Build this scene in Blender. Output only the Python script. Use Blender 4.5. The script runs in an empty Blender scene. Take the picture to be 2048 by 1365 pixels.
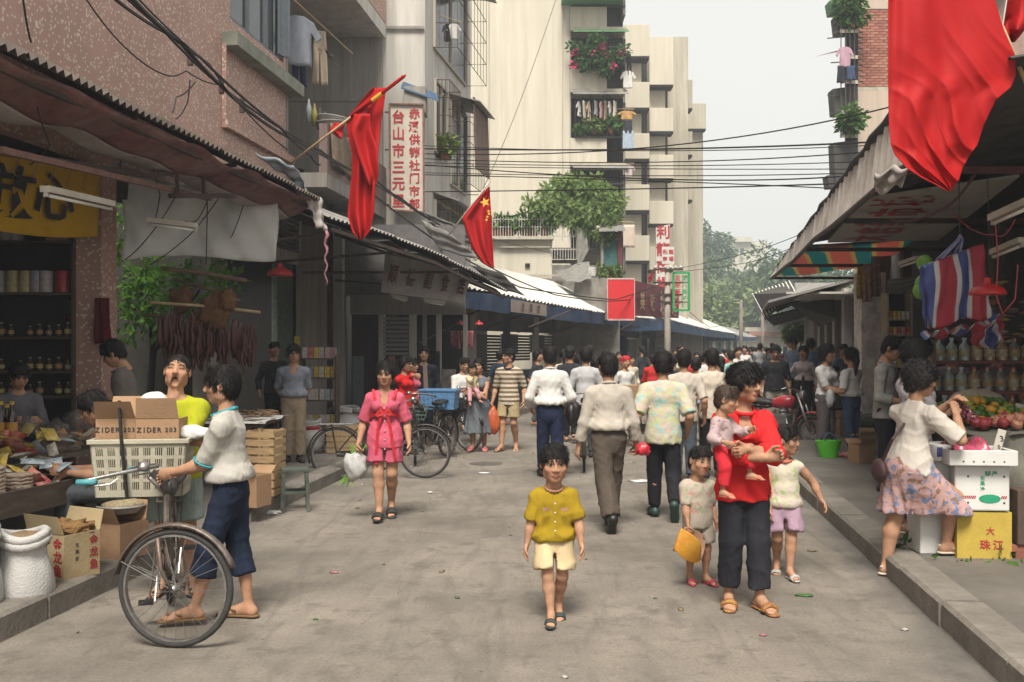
import bpy,bmesh,math,random
import numpy as np
from mathutils import Vector,Matrix,Euler
R=math.radians
rnd=random.Random(7)
SC=bpy.context.scene
COL=SC.collection
# ---------------------------------------------------------------- camera
CAMZ,FPX,HOR=1.68,1991.0,695.0
cam_d=bpy.data.cameras.new('camera');cam=bpy.data.objects.new('camera',cam_d);COL.objects.link(cam)
cam.location=(0,0,CAMZ);cam.rotation_euler=(R(90),0,0)
cam_d.sensor_width=36.0;cam_d.lens=35.0;cam_d.shift_y=(HOR-682.5)/2048.0
cam_d.clip_start=0.05;cam_d.clip_end=2000.0
SC.camera=cam
# ---------------------------------------------------------------- sky and sun: bright hazy overcast
SUN_EL,SUN_AZ=56.0,186.0
world=bpy.data.worlds.new('World');SC.world=world;world.use_nodes=True
_nt=world.node_tree;_nt.nodes.clear()
_out=_nt.nodes.new('ShaderNodeOutputWorld');_bg=_nt.nodes.new('ShaderNodeBackground')
_sky=_nt.nodes.new('ShaderNodeTexSky');_sky.sky_type='NISHITA';_sky.sun_disc=False
_sky.sun_elevation=R(SUN_EL);_sky.sun_rotation=R(SUN_AZ);_sky.dust_density=6.0;_sky.air_density=1.5;_sky.ozone_density=1.0
_mx=_nt.nodes.new('ShaderNodeMix');_mx.data_type='RGBA';_mx.inputs[0].default_value=0.93
_mx.inputs[7].default_value=(5.75,5.7,5.4,1) # the even veil of cloud and haze
_nt.links.new(_sky.outputs[0],_mx.inputs[6]);_nt.links.new(_mx.outputs[2],_bg.inputs[0])
_bg.inputs[1].default_value=0.1
_nt.links.new(_bg.outputs[0],_out.inputs[0])
_sd=bpy.data.lights.new('sun','SUN');_sd.energy=3.5;_sd.angle=R(22);_sd.color=(1.0,0.95,0.86)
sun=bpy.data.objects.new('sun',_sd);COL.objects.link(sun)
_az,_el=R(SUN_AZ),R(SUN_EL)
_sv=Vector((math.sin(_az)*math.cos(_el),math.cos(_az)*math.cos(_el),math.sin(_el)))
sun.rotation_euler=_sv.to_track_quat('Z','Y').to_euler();sun.location=(0,0,30)
SC.view_settings.view_transform='Standard';SC.view_settings.look='None'
SC.view_settings.exposure=0.78;SC.view_settings.gamma=1.0
SC.render.engine='CYCLES'
SC.cycles.use_denoising=True;SC.cycles.use_adaptive_sampling=True;SC.cycles.adaptive_threshold=0.02
SC.cycles.max_bounces=5;SC.cycles.diffuse_bounces=2;SC.cycles.glossy_bounces=2;SC.cycles.transmission_bounces=4
SC.cycles.transparent_max_bounces=8;SC.cycles.volume_bounces=0
SC.cycles.caustics_reflective=False;SC.cycles.caustics_refractive=False

# ---------------------------------------------------------------- helpers: places
def P(px,py,Y):
    """world point seen at photo pixel (2048 wide) at depth Y"""
    return Vector(((px-1024)/FPX*Y,Y,CAMZ-(py-HOR)/FPX*Y))
def G(px,py,z=0.0):
    Y=(CAMZ-z)*FPX/(py-HOR)
    return Vector(((px-1024)/FPX*Y,Y,z))
def V(*a):return Vector(a)
# ---------------------------------------------------------------- helpers: objects
def tag(o,label=None,cat=None,group=None,kind=None):
    if label:o['label']=label
    if cat:o['category']=cat
    if group:o['group']=group
    if kind:o['kind']=kind
    return o
def thing(name,label,cat,loc=(0,0,0),rz=0.0,group=None):
    o=bpy.data.objects.new(name,None);COL.objects.link(o)
    o.empty_display_size=0.1
    o.location=loc;o.rotation_euler=(0,0,rz)
    return tag(o,label,cat,group)
def mw(o):
    m=Matrix.LocRotScale(o.location,o.rotation_euler,o.scale)
    return mw(o.parent)@m if o.parent else m
def link(name,me,mat=None,parent=None,loc=None,rot=None,scale=None):
    o=bpy.data.objects.new(name,me);COL.objects.link(o)
    if mat is not None and len(me.materials)==0:
        for m in(mat if isinstance(mat,(list,tuple))else[mat]):me.materials.append(m)
    if parent:o.parent=parent
    if loc is not None:o.location=loc
    if rot is not None:o.rotation_euler=rot
    if scale is not None:o.scale=scale
    return o
def copy_tree(o,parent=None):
    c=o.copy();COL.objects.link(c);c.parent=parent
    for ch in list(o.children):copy_tree(ch,c)
    return c
class MB:
    """collects faces; build() links them as one mesh object"""
    def __init__(s):s.v,s.f,s.m,s.mi=[],[],[],0
    def add(s,vs,fs):
        n=len(s.v);s.v+=[tuple(v)for v in vs]
        s.f+=[tuple(i+n for i in f)for f in fs];s.m+=[s.mi]*len(fs);return s
    def box(s,c,d,rz=0.0,M=None):
        """centre, full dims"""
        hx,hy,hz=d[0]/2,d[1]/2,d[2]/2
        vs=[Vector((x,y,z))for x in(-hx,hx)for y in(-hy,hy)for z in(-hz,hz)]
        Mr=M if M is not None else Matrix.Rotation(rz,3,'Z')
        c=Vector(c);vs=[Mr@v+c for v in vs]
        return s.add(vs,[(0,1,3,2),(4,6,7,5),(0,4,5,1),(2,3,7,6),(0,2,6,4),(1,5,7,3)])
    def bar(s,a,b,w,h=None,up=(0,0,1)):
        """rectangular bar from a to b"""
        a,b=Vector(a),Vector(b);h=h or w
        z=(b-a).normalized();u=Vector(up)
        if abs(z.dot(u))>0.98:u=Vector((0,1,0))
        x=z.cross(u).normalized();y=x.cross(z)
        vs=[]
        for p in(a,b):
            for sx,sy in((-1,-1),(1,-1),(1,1),(-1,1)):vs.append(p+x*sx*w/2+y*sy*h/2)
        return s.add(vs,[(3,2,1,0),(4,5,6,7),(0,1,5,4),(1,2,6,5),(2,3,7,6),(3,0,4,7)])
    def quad(s,a,b,c,d):return s.add([a,b,c,d],[(0,1,2,3)])
    def slab(s,pts,off):
        """closed plate: polygon pts extruded by vector off"""
        n=len(pts);off=Vector(off);pts=[Vector(p)for p in pts]
        return s.add(pts+[p+off for p in pts],[tuple(range(n))[::-1],tuple(range(n,2*n))]+[(i,(i+1)%n,n+(i+1)%n,n+i)for i in range(n)])
    def rings(s,rs,close=True,caps=True):
        n=len(rs[0]);vs=[p for r in rs for p in r];fs=[]
        for k in range(len(rs)-1):
            for i in range(n if close else n-1):
                j=(i+1)%n;fs.append((k*n+i,k*n+j,(k+1)*n+j,(k+1)*n+i))
        if caps and close:fs+=[tuple(range(n))[::-1],tuple(range((len(rs)-1)*n,len(rs)*n))]
        return s.add(vs,fs)
    def tube(s,pts,r,n=6,caps=True,closed=False):
        pts=[Vector(p)for p in pts];m=len(pts);rs=[]
        rr=r if isinstance(r,(list,tuple))else[r]*m
        nrm=None
        for i,p in enumerate(pts):
            if closed:t=(pts[(i+1)%m]-pts[i-1])
            else:t=pts[min(i+1,m-1)]-pts[max(i-1,0)]
            t=t.normalized()if t.length>1e-9 else Vector((0,0,1))
            if nrm is None:
                nrm=t.orthogonal().normalized()if abs(t.z)>0.9 else Vector((0,0,1)).cross(t).normalized()
            nrm=(nrm-t*nrm.dot(t)).normalized();b=t.cross(nrm)
            rs.append([p+(nrm*math.cos(2*math.pi*k/n)+b*math.sin(2*math.pi*k/n))*rr[i]for k in range(n)])
        if closed:rs.append(rs[0]);caps=False
        return s.rings(rs,True,caps)
    def lathe(s,prof,c=(0,0,0),n=16,M=None):
        c=Vector(c);rs=[]
        for r,z in prof:
            ring=[Vector((r*math.cos(2*math.pi*k/n),r*math.sin(2*math.pi*k/n),z))for k in range(n)]
            rs.append([(M@p if M is not None else p)+c for p in ring])
        return s.rings(rs)
    def grid(s,fn,nu,nv):
        vs=[fn(i/nu,j/nv)for i in range(nu+1)for j in range(nv+1)]
        return s.add(vs,[(i*(nv+1)+j,(i+1)*(nv+1)+j,(i+1)*(nv+1)+j+1,i*(nv+1)+j+1)for i in range(nu)for j in range(nv)])
    def mesh(s,name,mats=None,smooth=False,thick=None):
        me=bpy.data.meshes.new(name);me.from_pydata(s.v,[],s.f);me.update()
        for m in(mats if isinstance(mats,(list,tuple))else[mats]if mats else[]):me.materials.append(m)
        if max(s.m,default=0)>0:me.polygons.foreach_set('material_index',s.m)
        bm=bmesh.new();bm.from_mesh(me)
        if thick:
            bmesh.ops.solidify(bm,geom=bm.faces[:],thickness=thick)
        bmesh.ops.recalc_face_normals(bm,faces=bm.faces[:]);bm.to_mesh(me);bm.free()
        if smooth:me.shade_smooth()
        if smooth=='auto':me.set_sharp_from_angle(angle=R(40))
        return me
    def build(s,name,mat,parent=None,smooth=False,local=False,label=None,cat=None,group=None,kind=None,thick=None,bev=0.0):
        if parent is None:
            a=np.array(s.v);base=Vector(((a[:,0].min()+a[:,0].max())/2,(a[:,1].min()+a[:,1].max())/2,a[:,2].min()))
            s.v=[tuple(Vector(v)-base)for v in s.v]
        elif not local:
            inv=mw(parent).inverted();s.v=[tuple(inv@Vector(v))for v in s.v]
        me=s.mesh(name,mat,smooth,thick)
        o=link(name,me,None,parent)
        if parent is None:o.location=base
        if bev:
            b=o.modifiers.new('bevel','BEVEL');b.width=bev;b.segments=2;b.limit_method='ANGLE'
        return tag(o,label,cat,group,kind)
# ---------------------------------------------------------------- helpers: materials
MATS={}
def nd(nt,t,**kw):
    n=nt.nodes.new(t)
    for k,v in kw.items():setattr(n,k,v)
    return n
def mat(name,col,rough=0.8,var=0.25,scale=8.0,stretch=(1,1,1),dirt=None,dirt_amt=0.45,dirt_scale=2.0,bump=0.15,bump_scale=60.0,metal=0.0,alpha=None,trans=0.0,spec=0.4,coat=0.0,sheen=0.0,translucent=0.0,attr=None,ridged=False,bump_dist=0.02):
    if name in MATS:return MATS[name]
    m=bpy.data.materials.new(name);m.use_nodes=True;nt=m.node_tree;L=nt.links.new
    bs=nt.nodes['Principled BSDF'];MATS[name]=m
    tc=nd(nt,'ShaderNodeTexCoord');mp=nd(nt,'ShaderNodeMapping');mp.inputs['Scale'].default_value=stretch
    L(tc.outputs['Object'],mp.inputs[0])
    n1=nd(nt,'ShaderNodeTexNoise');n1.inputs['Scale'].default_value=scale;n1.inputs['Detail'].default_value=5;n1.inputs['Roughness'].default_value=0.65
    L(mp.outputs[0],n1.inputs['Vector'])
    rp=nd(nt,'ShaderNodeMapRange');rp.inputs[1].default_value=0.3;rp.inputs[2].default_value=0.7
    rp.inputs[3].default_value=1-var;rp.inputs[4].default_value=1+var*0.6
    L(n1.outputs[0],rp.inputs[0])
    mul=nd(nt,'ShaderNodeMix',data_type='RGBA',blend_type='MULTIPLY');mul.inputs[0].default_value=1.0
    if attr:
        at=nd(nt,'ShaderNodeAttribute',attribute_name=attr);L(at.outputs[0],mul.inputs[6])
    else:mul.inputs[6].default_value=(*col[:3],1)
    L(rp.outputs[0],mul.inputs[7]);last=mul.outputs[2]
    if dirt is not None:
        n2=nd(nt,'ShaderNodeTexNoise');n2.inputs['Scale'].default_value=dirt_scale;n2.inputs['Detail'].default_value=7;n2.inputs['Roughness'].default_value=0.7
        L(mp.outputs[0],n2.inputs['Vector'])
        r2=nd(nt,'ShaderNodeMapRange');r2.inputs[1].default_value=0.42;r2.inputs[2].default_value=0.72;r2.inputs[3].default_value=0;r2.inputs[4].default_value=dirt_amt
        L(n2.outputs[0],r2.inputs[0])
        mx=nd(nt,'ShaderNodeMix',data_type='RGBA');L(r2.outputs[0],mx.inputs[0]);L(last,mx.inputs[6]);mx.inputs[7].default_value=(*dirt[:3],1);last=mx.outputs[2]
    L(last,bs.inputs['Base Color'])
    bs.inputs['Roughness'].default_value=rough;bs.inputs['Metallic'].default_value=metal;bs.inputs['Specular IOR Level'].default_value=spec
    if coat:bs.inputs['Coat Weight'].default_value=coat
    if sheen:bs.inputs['Sheen Weight'].default_value=sheen
    if trans:bs.inputs['Transmission Weight'].default_value=trans
    if alpha is not None:bs.inputs['Alpha'].default_value=alpha
    if bump:
        n3=nd(nt,'ShaderNodeTexNoise');n3.inputs['Scale'].default_value=bump_scale;n3.inputs['Detail'].default_value=4
        L(mp.outputs[0],n3.inputs['Vector'])
        if ridged:n3.inputs['Detail'].default_value=2.5;n3.inputs['Distortion'].default_value=1.6;n3.inputs['Roughness'].default_value=.45
        bp=nd(nt,'ShaderNodeBump');bp.inputs['Strength'].default_value=bump;bp.inputs['Distance'].default_value=bump_dist
        L(n3.outputs[0],bp.inputs['Height']);L(bp.outputs[0],bs.inputs['Normal'])
    if translucent:
        tr=nd(nt,'ShaderNodeBsdfTranslucent');L(last,tr.inputs[0]);ms=nd(nt,'ShaderNodeMixShader');ms.inputs[0].default_value=translucent
        out=[n for n in nt.nodes if n.type=='OUTPUT_MATERIAL'][0]
        L(bs.outputs[0],ms.inputs[1]);L(tr.outputs[0],ms.inputs[2]);L(ms.outputs[0],out.inputs[0])
    return m
def mat_nodes(name,col,**kw):
    """material whose base colour the caller rewires: returns (material, node_tree, coord node, bsdf, base output socket)"""
    m=mat(name,col,**kw);nt=m.node_tree;bs=nt.nodes['Principled BSDF']
    tc=[n for n in nt.nodes if n.type=='TEX_COORD'][0]
    return m,nt,tc,bs,bs.inputs['Base Color'].links[0].from_socket
def ramp(nt,src,stops,interp='LINEAR'):
    r=nd(nt,'ShaderNodeValToRGB');r.color_ramp.interpolation=interp
    el=r.color_ramp.elements
    while len(el)<len(stops):el.new(0.5)
    for e,(p,c)in zip(el,stops):e.position=p;e.color=(*c[:3],1)
    nt.links.new(src,r.inputs[0]);return r.outputs[0]
def mixc(nt,fac,a,b,blend='MIX'):
    m=nd(nt,'ShaderNodeMix',data_type='RGBA',blend_type=blend)
    for s,v in((m.inputs[0],fac),(m.inputs[6],a),(m.inputs[7],b)):
        if isinstance(v,(int,float)):s.default_value=v
        elif isinstance(v,(tuple,list)):s.default_value=(*v[:3],1)
        else:nt.links.new(v,s)
    return m.outputs[2]
def sRGB(r,g,b):
    f=lambda c:((c/255+0.055)/1.055)**2.4 if c>10 else c/255/12.92
    return(f(r),f(g),f(b))
# writing: glyphs are read once, while the scene is still empty; one mesh object per line of writing
GLYPH={}
def load_glyphs(chars):
    for ch in dict.fromkeys(chars):
        if ch in GLYPH or ch.isspace():continue
        for key,off in((ch,0.0),(ch+'#',0.022)):
            c=bpy.data.curves.new('t','FONT');c.body=ch;c.size=1;c.resolution_u=2;c.offset=off
            o=bpy.data.objects.new('t',c);COL.objects.link(o);bpy.context.view_layer.update()
            me=bpy.data.meshes.new_from_object(o);a=np.array([v.co[:]for v in me.vertices]).reshape(-1,3)
            if len(a):a=a-(a.min(0)+a.max(0))/2
            GLYPH[key]=(a,[tuple(p.vertices)for p in me.polygons])
            bpy.data.meshes.remove(me);bpy.data.objects.remove(o);bpy.data.curves.remove(c)
load_glyphs('台山市三元里赤溪供销社门部利龍商場放心金龙鱼顺德副食店发廊城酒楼美味餐饭烟茶珠江大减价药ZIDERCH0123456789小品净量生果特产批')
def text(body,size,mat_,parent,origin,ux,uy,sx=1.0,bold=True,name='lettering',adv=None,vertical=False):
    ux,uy=Vector(ux).normalized(),Vector(uy).normalized()
    vs,fs=[],[];adv=adv or size*1.05;n=len(body)
    for i,ch in enumerate(body):
        if ch.isspace():continue
        a,polys=GLYPH[ch+('#' if bold else '')];k=(n-1)/2-i if vertical else i-(n-1)/2;b=len(vs)
        for v in a:
            x,y=v[0]*size*sx,v[1]*size
            if vertical:y+=k*adv
            else:x+=k*adv
            vs.append(Vector(origin)+ux*x+uy*y)
        fs+=[tuple(b+q for q in p)for p in polys]
    inv=mw(parent).inverted()
    me=bpy.data.meshes.new(name);me.from_pydata([tuple(inv@v)for v in vs],[],fs);me.materials.append(mat_)
    return link(name,me,None,parent)
# ================================================================ people
class SDF:
    def __init__(s,lo,hi,res):
        s.res=res;s.lo=np.array(lo,float)-2*res
        n=np.ceil((np.array(hi,float)+2*res-s.lo)/res).astype(int)+1
        s.ax=[(s.lo[i]+np.arange(n[i])*res).astype(np.float32)for i in range(3)]
        s.val=np.full(n,0.5,np.float32)
    def _sub(s,lo,hi):
        sl=[]
        for i in range(3):
            a=max(0,int((lo[i]-s.lo[i])/s.res)-1);b=min(len(s.ax[i]),int((hi[i]-s.lo[i])/s.res)+3)
            if b-a<2:return None,None,None,None
            sl.append(slice(a,b))
        return tuple(sl),s.ax[0][sl[0]][:,None,None],s.ax[1][sl[1]][None,:,None],s.ax[2][sl[2]][None,None,:]
    def _join(s,sl,d,k,op):
        v=s.val[sl]
        if op=='sub':
            h=np.clip(0.5-0.5*(v+d)/k,0,1);s.val[sl]=v*(1-h)+(-d)*h+k*h*(1-h)
        else:
            h=np.clip(0.5+0.5*(v-d)/k,0,1);s.val[sl]=v*(1-h)+d*h-k*h*(1-h)
    def cone(s,a,b,ra,rb,k=0.02,flat=None,cap=False,op='add'):
        """tapered capsule a-b; flat=(dir, factor) squashes it along dir; cap: flat end at b"""
        a,b=np.array(a,float),np.array(b,float);m=max(ra,rb)+k+0.03
        sl,X,Y,Z=s._sub(np.minimum(a,b)-m,np.maximum(a,b)+m)
        if sl is None:return
        x,y,z=X-a[0],Y-a[1],Z-a[2];ab=b-a;L2=max(ab@ab,1e-9)
        t0=(x*ab[0]+y*ab[1]+z*ab[2])/L2;t=np.clip(t0,0,1)
        x,y,z=x-t*ab[0],y-t*ab[1],z-t*ab[2];f=1.0
        if flat is not None:
            n=np.array(flat[0],float);n/=np.linalg.norm(n);f=flat[1]
            q=(x*n[0]+y*n[1]+z*n[2])*(1/f-1);x,y,z=x+q*n[0],y+q*n[1],z+q*n[2]
        d=np.sqrt(x*x+y*y+z*z)-(ra+(rb-ra)*t)
        if f<1:d=d*(0.5+0.5*f)
        if cap:d=np.maximum(d,(t0-1)*math.sqrt(L2))
        s._join(sl,d,k,op)
    def ell(s,c,r,M=None,k=0.02,op='add'):
        c=np.array(c,float);r=np.array(r,float);m=r.max()+k+0.02
        sl,X,Y,Z=s._sub(c-m,c+m)
        if sl is None:return
        x,y,z=X-c[0],Y-c[1],Z-c[2]
        if M is not None:x,y,z=[M[0][i]*x+M[1][i]*y+M[2][i]*z for i in range(3)]
        x,y,z=x/r[0],y/r[1],z/r[2]
        k0=np.sqrt(x*x+y*y+z*z);k1=np.sqrt((x/r[0])**2+(y/r[1])**2+(z/r[2])**2)+1e-6
        s._join(sl,np.where(k0<1e-3,-r.min(),k0*(k0-1)/k1),k,op)
    def cut(s,p,n,lo=None,hi=None):
        n=np.array(n,float);n/=np.linalg.norm(n)
        X,Y,Z=s.ax[0][:,None,None],s.ax[1][None,:,None],s.ax[2][None,None,:]
        s.val=np.maximum(s.val,(X-p[0])*n[0]+(Y-p[1])*n[1]+(Z-p[2])*n[2]).astype(np.float32)
    def warp(s,fn):
        X,Y,Z=s.ax[0][:,None,None],s.ax[1][None,:,None],s.ax[2][None,None,:]
        near=np.abs(s.val)<0.06
        s.val=(s.val+np.where(near,fn(X,Y,Z),0)).astype(np.float32)
    def nets(s):
        v=s.val;b=v<0;sx,sy,sz=[n-1 for n in v.shape]
        cnt=np.zeros((sx,sy,sz),np.int8)
        for i in(0,1):
            for j in(0,1):
                for k in(0,1):cnt+=b[i:sx+i,j:sy+j,k:sz+k]
        I=np.argwhere((cnt>0)&(cnt<8))
        if not len(I):return np.zeros((0,3)),np.zeros((0,4),int)
        idx=np.full((sx,sy,sz),-1,np.int32);idx[tuple(I.T)]=np.arange(len(I))
        acc=np.zeros((len(I),3));num=np.zeros(len(I))
        for ax in range(3):
            o=[a for a in range(3)if a!=ax]
            for i in(0,1):
                for j in(0,1):
                    A=I.copy();A[:,o[0]]+=i;A[:,o[1]]+=j;B=A.copy();B[:,ax]+=1
                    va,vb=v[tuple(A.T)],v[tuple(B.T)];m=(va<0)!=(vb<0)
                    t=va/np.where(m,va-vb,1);p=A.astype(float);p[:,ax]+=t
                    acc[m]+=p[m];num[m]+=1
        verts=s.lo+acc/num[:,None]*s.res;quads=[]
        for ax in range(3):
            o=[(ax+1)%3,(ax+2)%3]
            sa=[slice(0,n)for n in v.shape];sb=list(sa);sa[ax]=slice(0,v.shape[ax]-1);sb[ax]=slice(1,None)
            E=np.argwhere(b[tuple(sa)]!=b[tuple(sb)]);E=E[(E[:,o[0]]>0)&(E[:,o[1]]>0)&(E[:,o[0]]<v.shape[o[0]]-1)&(E[:,o[1]]<v.shape[o[1]]-1)]
            if not len(E):continue
            q=[]
            for d0,d1 in((1,1),(0,1),(0,0),(1,0)):
                C=E.copy();C[:,o[0]]-=d0;C[:,o[1]]-=d1;q.append(idx[tuple(C.T)])
            q=np.stack(q,1);fl=~b[tuple(E.T)];q[fl]=q[fl][:,::-1];quads.append(q)
        return verts,np.concatenate(quads)
def np_mesh(name,parts,mats,colors=None):
    """parts: list of (verts, quads)"""
    off,vs,qs=0,[],[]
    for v,q in parts:
        if len(v):vs.append(v);qs.append(q+off);off+=len(v)
    v=np.concatenate(vs);q=np.concatenate(qs);me=bpy.data.meshes.new(name)
    me.vertices.add(len(v));me.vertices.foreach_set('co',v.astype(np.float32).ravel())
    me.loops.add(q.size);me.loops.foreach_set('vertex_index',q.astype(np.int32).ravel())
    me.polygons.add(len(q));me.polygons.foreach_set('loop_start',np.arange(0,q.size,4,dtype=np.int32))
    me.update(calc_edges=True);me.shade_smooth()
    for m in mats:me.materials.append(m)
    if colors is not None:
        a=me.color_attributes.new('Col','FLOAT_COLOR','POINT');a.data.foreach_set('color',colors.astype(np.float32).ravel())
    return me
def ik(a,b,l1,l2,hint):
    a,b=np.array(a,float),np.array(b,float);d=b-a;L=np.linalg.norm(d);mx=(l1+l2)*0.998
    if L>mx:b=a+d/L*mx;d=b-a;L=mx
    u=d/L;h=np.array(hint,float);h=h-u*(h@u);h/=np.linalg.norm(h)+1e-9
    x=(l1*l1-l2*l2+L*L)/(2*L);y=math.sqrt(max(l1*l1-x*x,0))
    return a+u*x+h*y,b
def cloth_fold(A,ph,f=1.0):
    rg=lambda q:(1-np.abs(np.sin(q)))**2
    def fn(X,Y,Z):
        m1=0.5+0.5*np.sin(Z*5*f+3*X+ph*3);m2=0.5+0.5*np.sin(X*9*f-Z*4+ph*5)
        v=rg((X*15+Y*12)*f+1.6*np.sin(Z*6*f+ph))*m1
        d=rg((Z*15+X*10)*f+1.4*np.sin(X*11*f+Y*8+ph))*m2
        e=rg((Z*22-X*14+Y*9)*f+1.5*np.sin(Z*9*f-ph))*(1-m2)*0.8
        return A*(0.8-1.5*v-1.3*d-e)
    return fn
def M_skin():
    return mat('skin',(0.5,0.3,0.2),attr='Col',rough=0.68,var=0.2,scale=18,bump=0.12,bump_scale=120,spec=0.22)
HAIRM=lambda:mat('black_hair',(0.012,0.010,0.010),rough=0.65,var=0.5,scale=40,stretch=(1,1,0.25),bump=0.25,bump_scale=110,spec=0.22)
def cloth(name,col,**kw):
    d=dict(rough=0.9,var=0.14,scale=7,bump=0.5,bump_scale=7,bump_dist=.024,spec=0.2,ridged=True,stretch=(1.5,1.5,.6));d.update(kw)
    return mat(name,col,**d)
SKIN=(0.42,0.23,0.142)
def person(label,loc,yaw,H,top=None,bottom=None,shoes=None,hair=None,pose=None,sex='m',hc=None,res=0.0155,hres=0.0055,skin=SKIN,build=1.0,group=None,mouth=0.0,name='person',extra=None,seed=0,lids=False):
    """front is local -Y, the figure's left is local +X; lengths in pose are fractions of H"""
    p=dict(pel=(0,0),lean=(0,0),twist=0,hipz=None,hL=None,hR=None,eL=(0.3,1,-0.2),eR=(-0.3,1,-0.2),fL=None,fR=None,kL=(0.1,-1,0),kR=(-0.1,-1,0),tL=12,tR=-12,pL=0,pR=0,head=(0,0,0),gL=0.35,gR=0.35,fdL=None,fdR=None)
    p.update(pose or{});pr=random.Random(seed+int(H*1000));ph=pr.random()*6
    hc=hc or(6.85 if sex=='m' else 6.45);kid=hc<6
    hh=H/hc;W=build
    hipz=(p['hipz']if p['hipz']is not None else(0.505 if not kid else 0.455))*H
    legL=(0.505 if not kid else 0.455)*H-0.045*H
    up,lo_=legL*0.5,legL*0.5
    pel=np.array([p['pel'][0]*H,p['pel'][1]*H,hipz]);nkf=1.19 if kid else 1.26;tl=H-hh*nkf-(0.505 if not kid else 0.455)*H
    lean=np.array([p['lean'][0]*H,p['lean'][1]*H]);tz=math.sqrt(max(tl*tl-lean@lean,0.01))
    nk=pel+np.array([lean[0],lean[1],tz]) # base of the neck
    tw=R(p['twist']);rt=np.array([math.cos(tw),math.sin(tw),0]);fw=np.array([math.sin(tw),-math.cos(tw),0])
    ax=(nk-pel)/np.linalg.norm(nk-pel)
    sw=(0.098 if sex=='m' else 0.088)*H*W if not kid else 0.095*H*W
    shz=-0.048*H
    sh={1:nk+rt*sw+ax*shz,-1:nk-rt*sw+ax*shz}
    ua,fa=(0.168*H,0.142*H)if not kid else(0.15*H,0.125*H)
    A,Lg={},{}
    for sd,c in((1,'L'),(-1,'R')):
        h=p['h'+c]
        h=np.array([sd*0.155,-0.02,0.49 if not kid else 0.46])*H if h is None else np.array(h)*H
        e,w=ik(sh[sd],h,ua,fa,p['e'+c]);A[sd]=(sh[sd],e,w)
        hip=pel+np.array([sd*(0.044*W if not kid else .05)*H,0,0]);f=p['f'+c]
        f=np.array([sd*0.052,0.0,0.045])*H if f is None else np.array(f)*H
        kn,an=ik(hip,f,up,lo_,p['k'+c]);Lg[sd]=(hip,kn,an)
    root=thing(name,label,'person',loc,R(yaw),group)
    skin_m=M_skin()
    def bounds(m=0.0):
        pts=[pel,nk+np.array([0,0,0.02]),nk-[0,0,0],pel-[0,0,.1*H]]+[q for d in(A,Lg)for t in(d[1],d[-1])for q in t]
        pts=np.array(pts);return pts.min(0)-0.13*H-m,pts.max(0)+0.13*H+m
    fat=1.0+(W-1)*0.8
    def torso(S,e,k=0.03,z0=0.0):
        cw,ww,hw=(0.084,0.068,0.080)if sex=='m' else(0.076,0.059,0.083)
        if kid:cw,ww,hw=0.082,0.080,0.080
        cw,ww,hw=[q*H*fat+e for q in(cw,ww,hw)]
        wst=pel+(nk-pel)*0.34;ch=pel+(nk-pel)*0.74;fl=0.70
        S.cone(pel-ax*0.02*H,wst,hw,ww,k,(fw,fl));S.cone(wst,ch,ww,cw,k,(fw,fl));S.cone(ch,nk-ax*0.045*H,cw,cw*0.72,k,(fw,fl))
        for sd in(1,-1):S.cone(nk-ax*0.012*H,sh[sd],0.028*H+e*.5,0.032*H*fat+e*.6,k)
        if sex=='f' and not kid:
            for sd in(1,-1):S.ell(ch+rt*sd*0.042*H+fw*0.052*H-ax*0.015*H,(0.036*H+e,)*3,k=0.03)
    # ---- body
    lo,hi=bounds();lo[2]=min(lo[2],-0.02);S=SDF(lo,hi,res)
    torso(S,-0.012)
    for sd in(1,-1):
        a,e,w=A[sd];q=fat*.93 if not kid else 1.0
        S.cone(a,a+(e-a)*.5,0.033*H*q,0.029*H*q,.02);S.cone(a+(e-a)*.4,e,0.029*H*q,0.025*H*q,.015)
        S.cone(e,e+(w-e)*.35,0.026*H*q,0.0265*H*q,.015);S.cone(e+(w-e)*.3,w,0.0265*H*q,0.017*H*q,.015)
        hp,kn,an=Lg[sd];q=(1.0 if sex=='m' else 1.05)*(fat if not kid else 0.98)*(.86 if bottom and bottom.get('len',0)>.6 else 1);fq=.84 if shoes and shoes['kind']=='shoe' else 1
        S.cone(hp,kn,0.050*H*q,0.033*H*q,.02)
        m=kn+(an-kn)*.32+np.array([0,.010*H,0]);S.cone(kn,m,0.033*H*q,0.0345*H*q,.02);S.cone(m,an,0.0335*H*q,0.0195*H*q,.02)
        c='L' if sd>0 else 'R';ta=R(p['t'+c]);fp=R(p['p'+c])
        td=np.array([math.sin(ta)*math.cos(fp),-math.cos(ta)*math.cos(fp),-math.sin(fp)]) # toe direction
        un=np.array([math.sin(ta)*math.sin(fp),-math.cos(ta)*math.sin(fp),math.cos(fp)])
        FL=0.148*H*(1 if not kid else 1.02);heel=an-un*0.022*H-td*0.016*H
        A['foot',sd]=(an,td,un,FL,heel)
        S.cone(an,heel,0.02*H*fq,0.02*H*fq,.015)
        ball=heel+td*FL*.62-un*0.007*H;toe=heel+td*FL*.86-un*0.011*H
        S.cone(an-un*0.006*H+td*0.012*H,ball,0.021*H*fq,0.018*H*fq,.015);S.cone(heel,ball,0.018*H*fq,0.016*H*fq,.02)
        sdv=np.cross(td,un)
        if fq<1:pass
        elif res<0.016:
            for i,(o,L)in enumerate(((-.018,.98),(-.006,.97),(.004,.93),(.013,.88),(.021,.82))):
                rr=0.0085 if i==0 else 0.0065
                S.cone(ball+sdv*o*H*.9*-sd,heel+td*FL*L*.93+sdv*o*H*-sd-un*0.0125*H,0.010*H,rr*H,.008)
        else:S.cone(ball,toe,0.02*H,0.013*H,.015,(un,.6))
    S.cone(nk-ax*0.06*H,nk+np.array([0,0,hh*.25]),0.034*H,0.031*H,.02)
    parts=[S.nets()]
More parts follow.
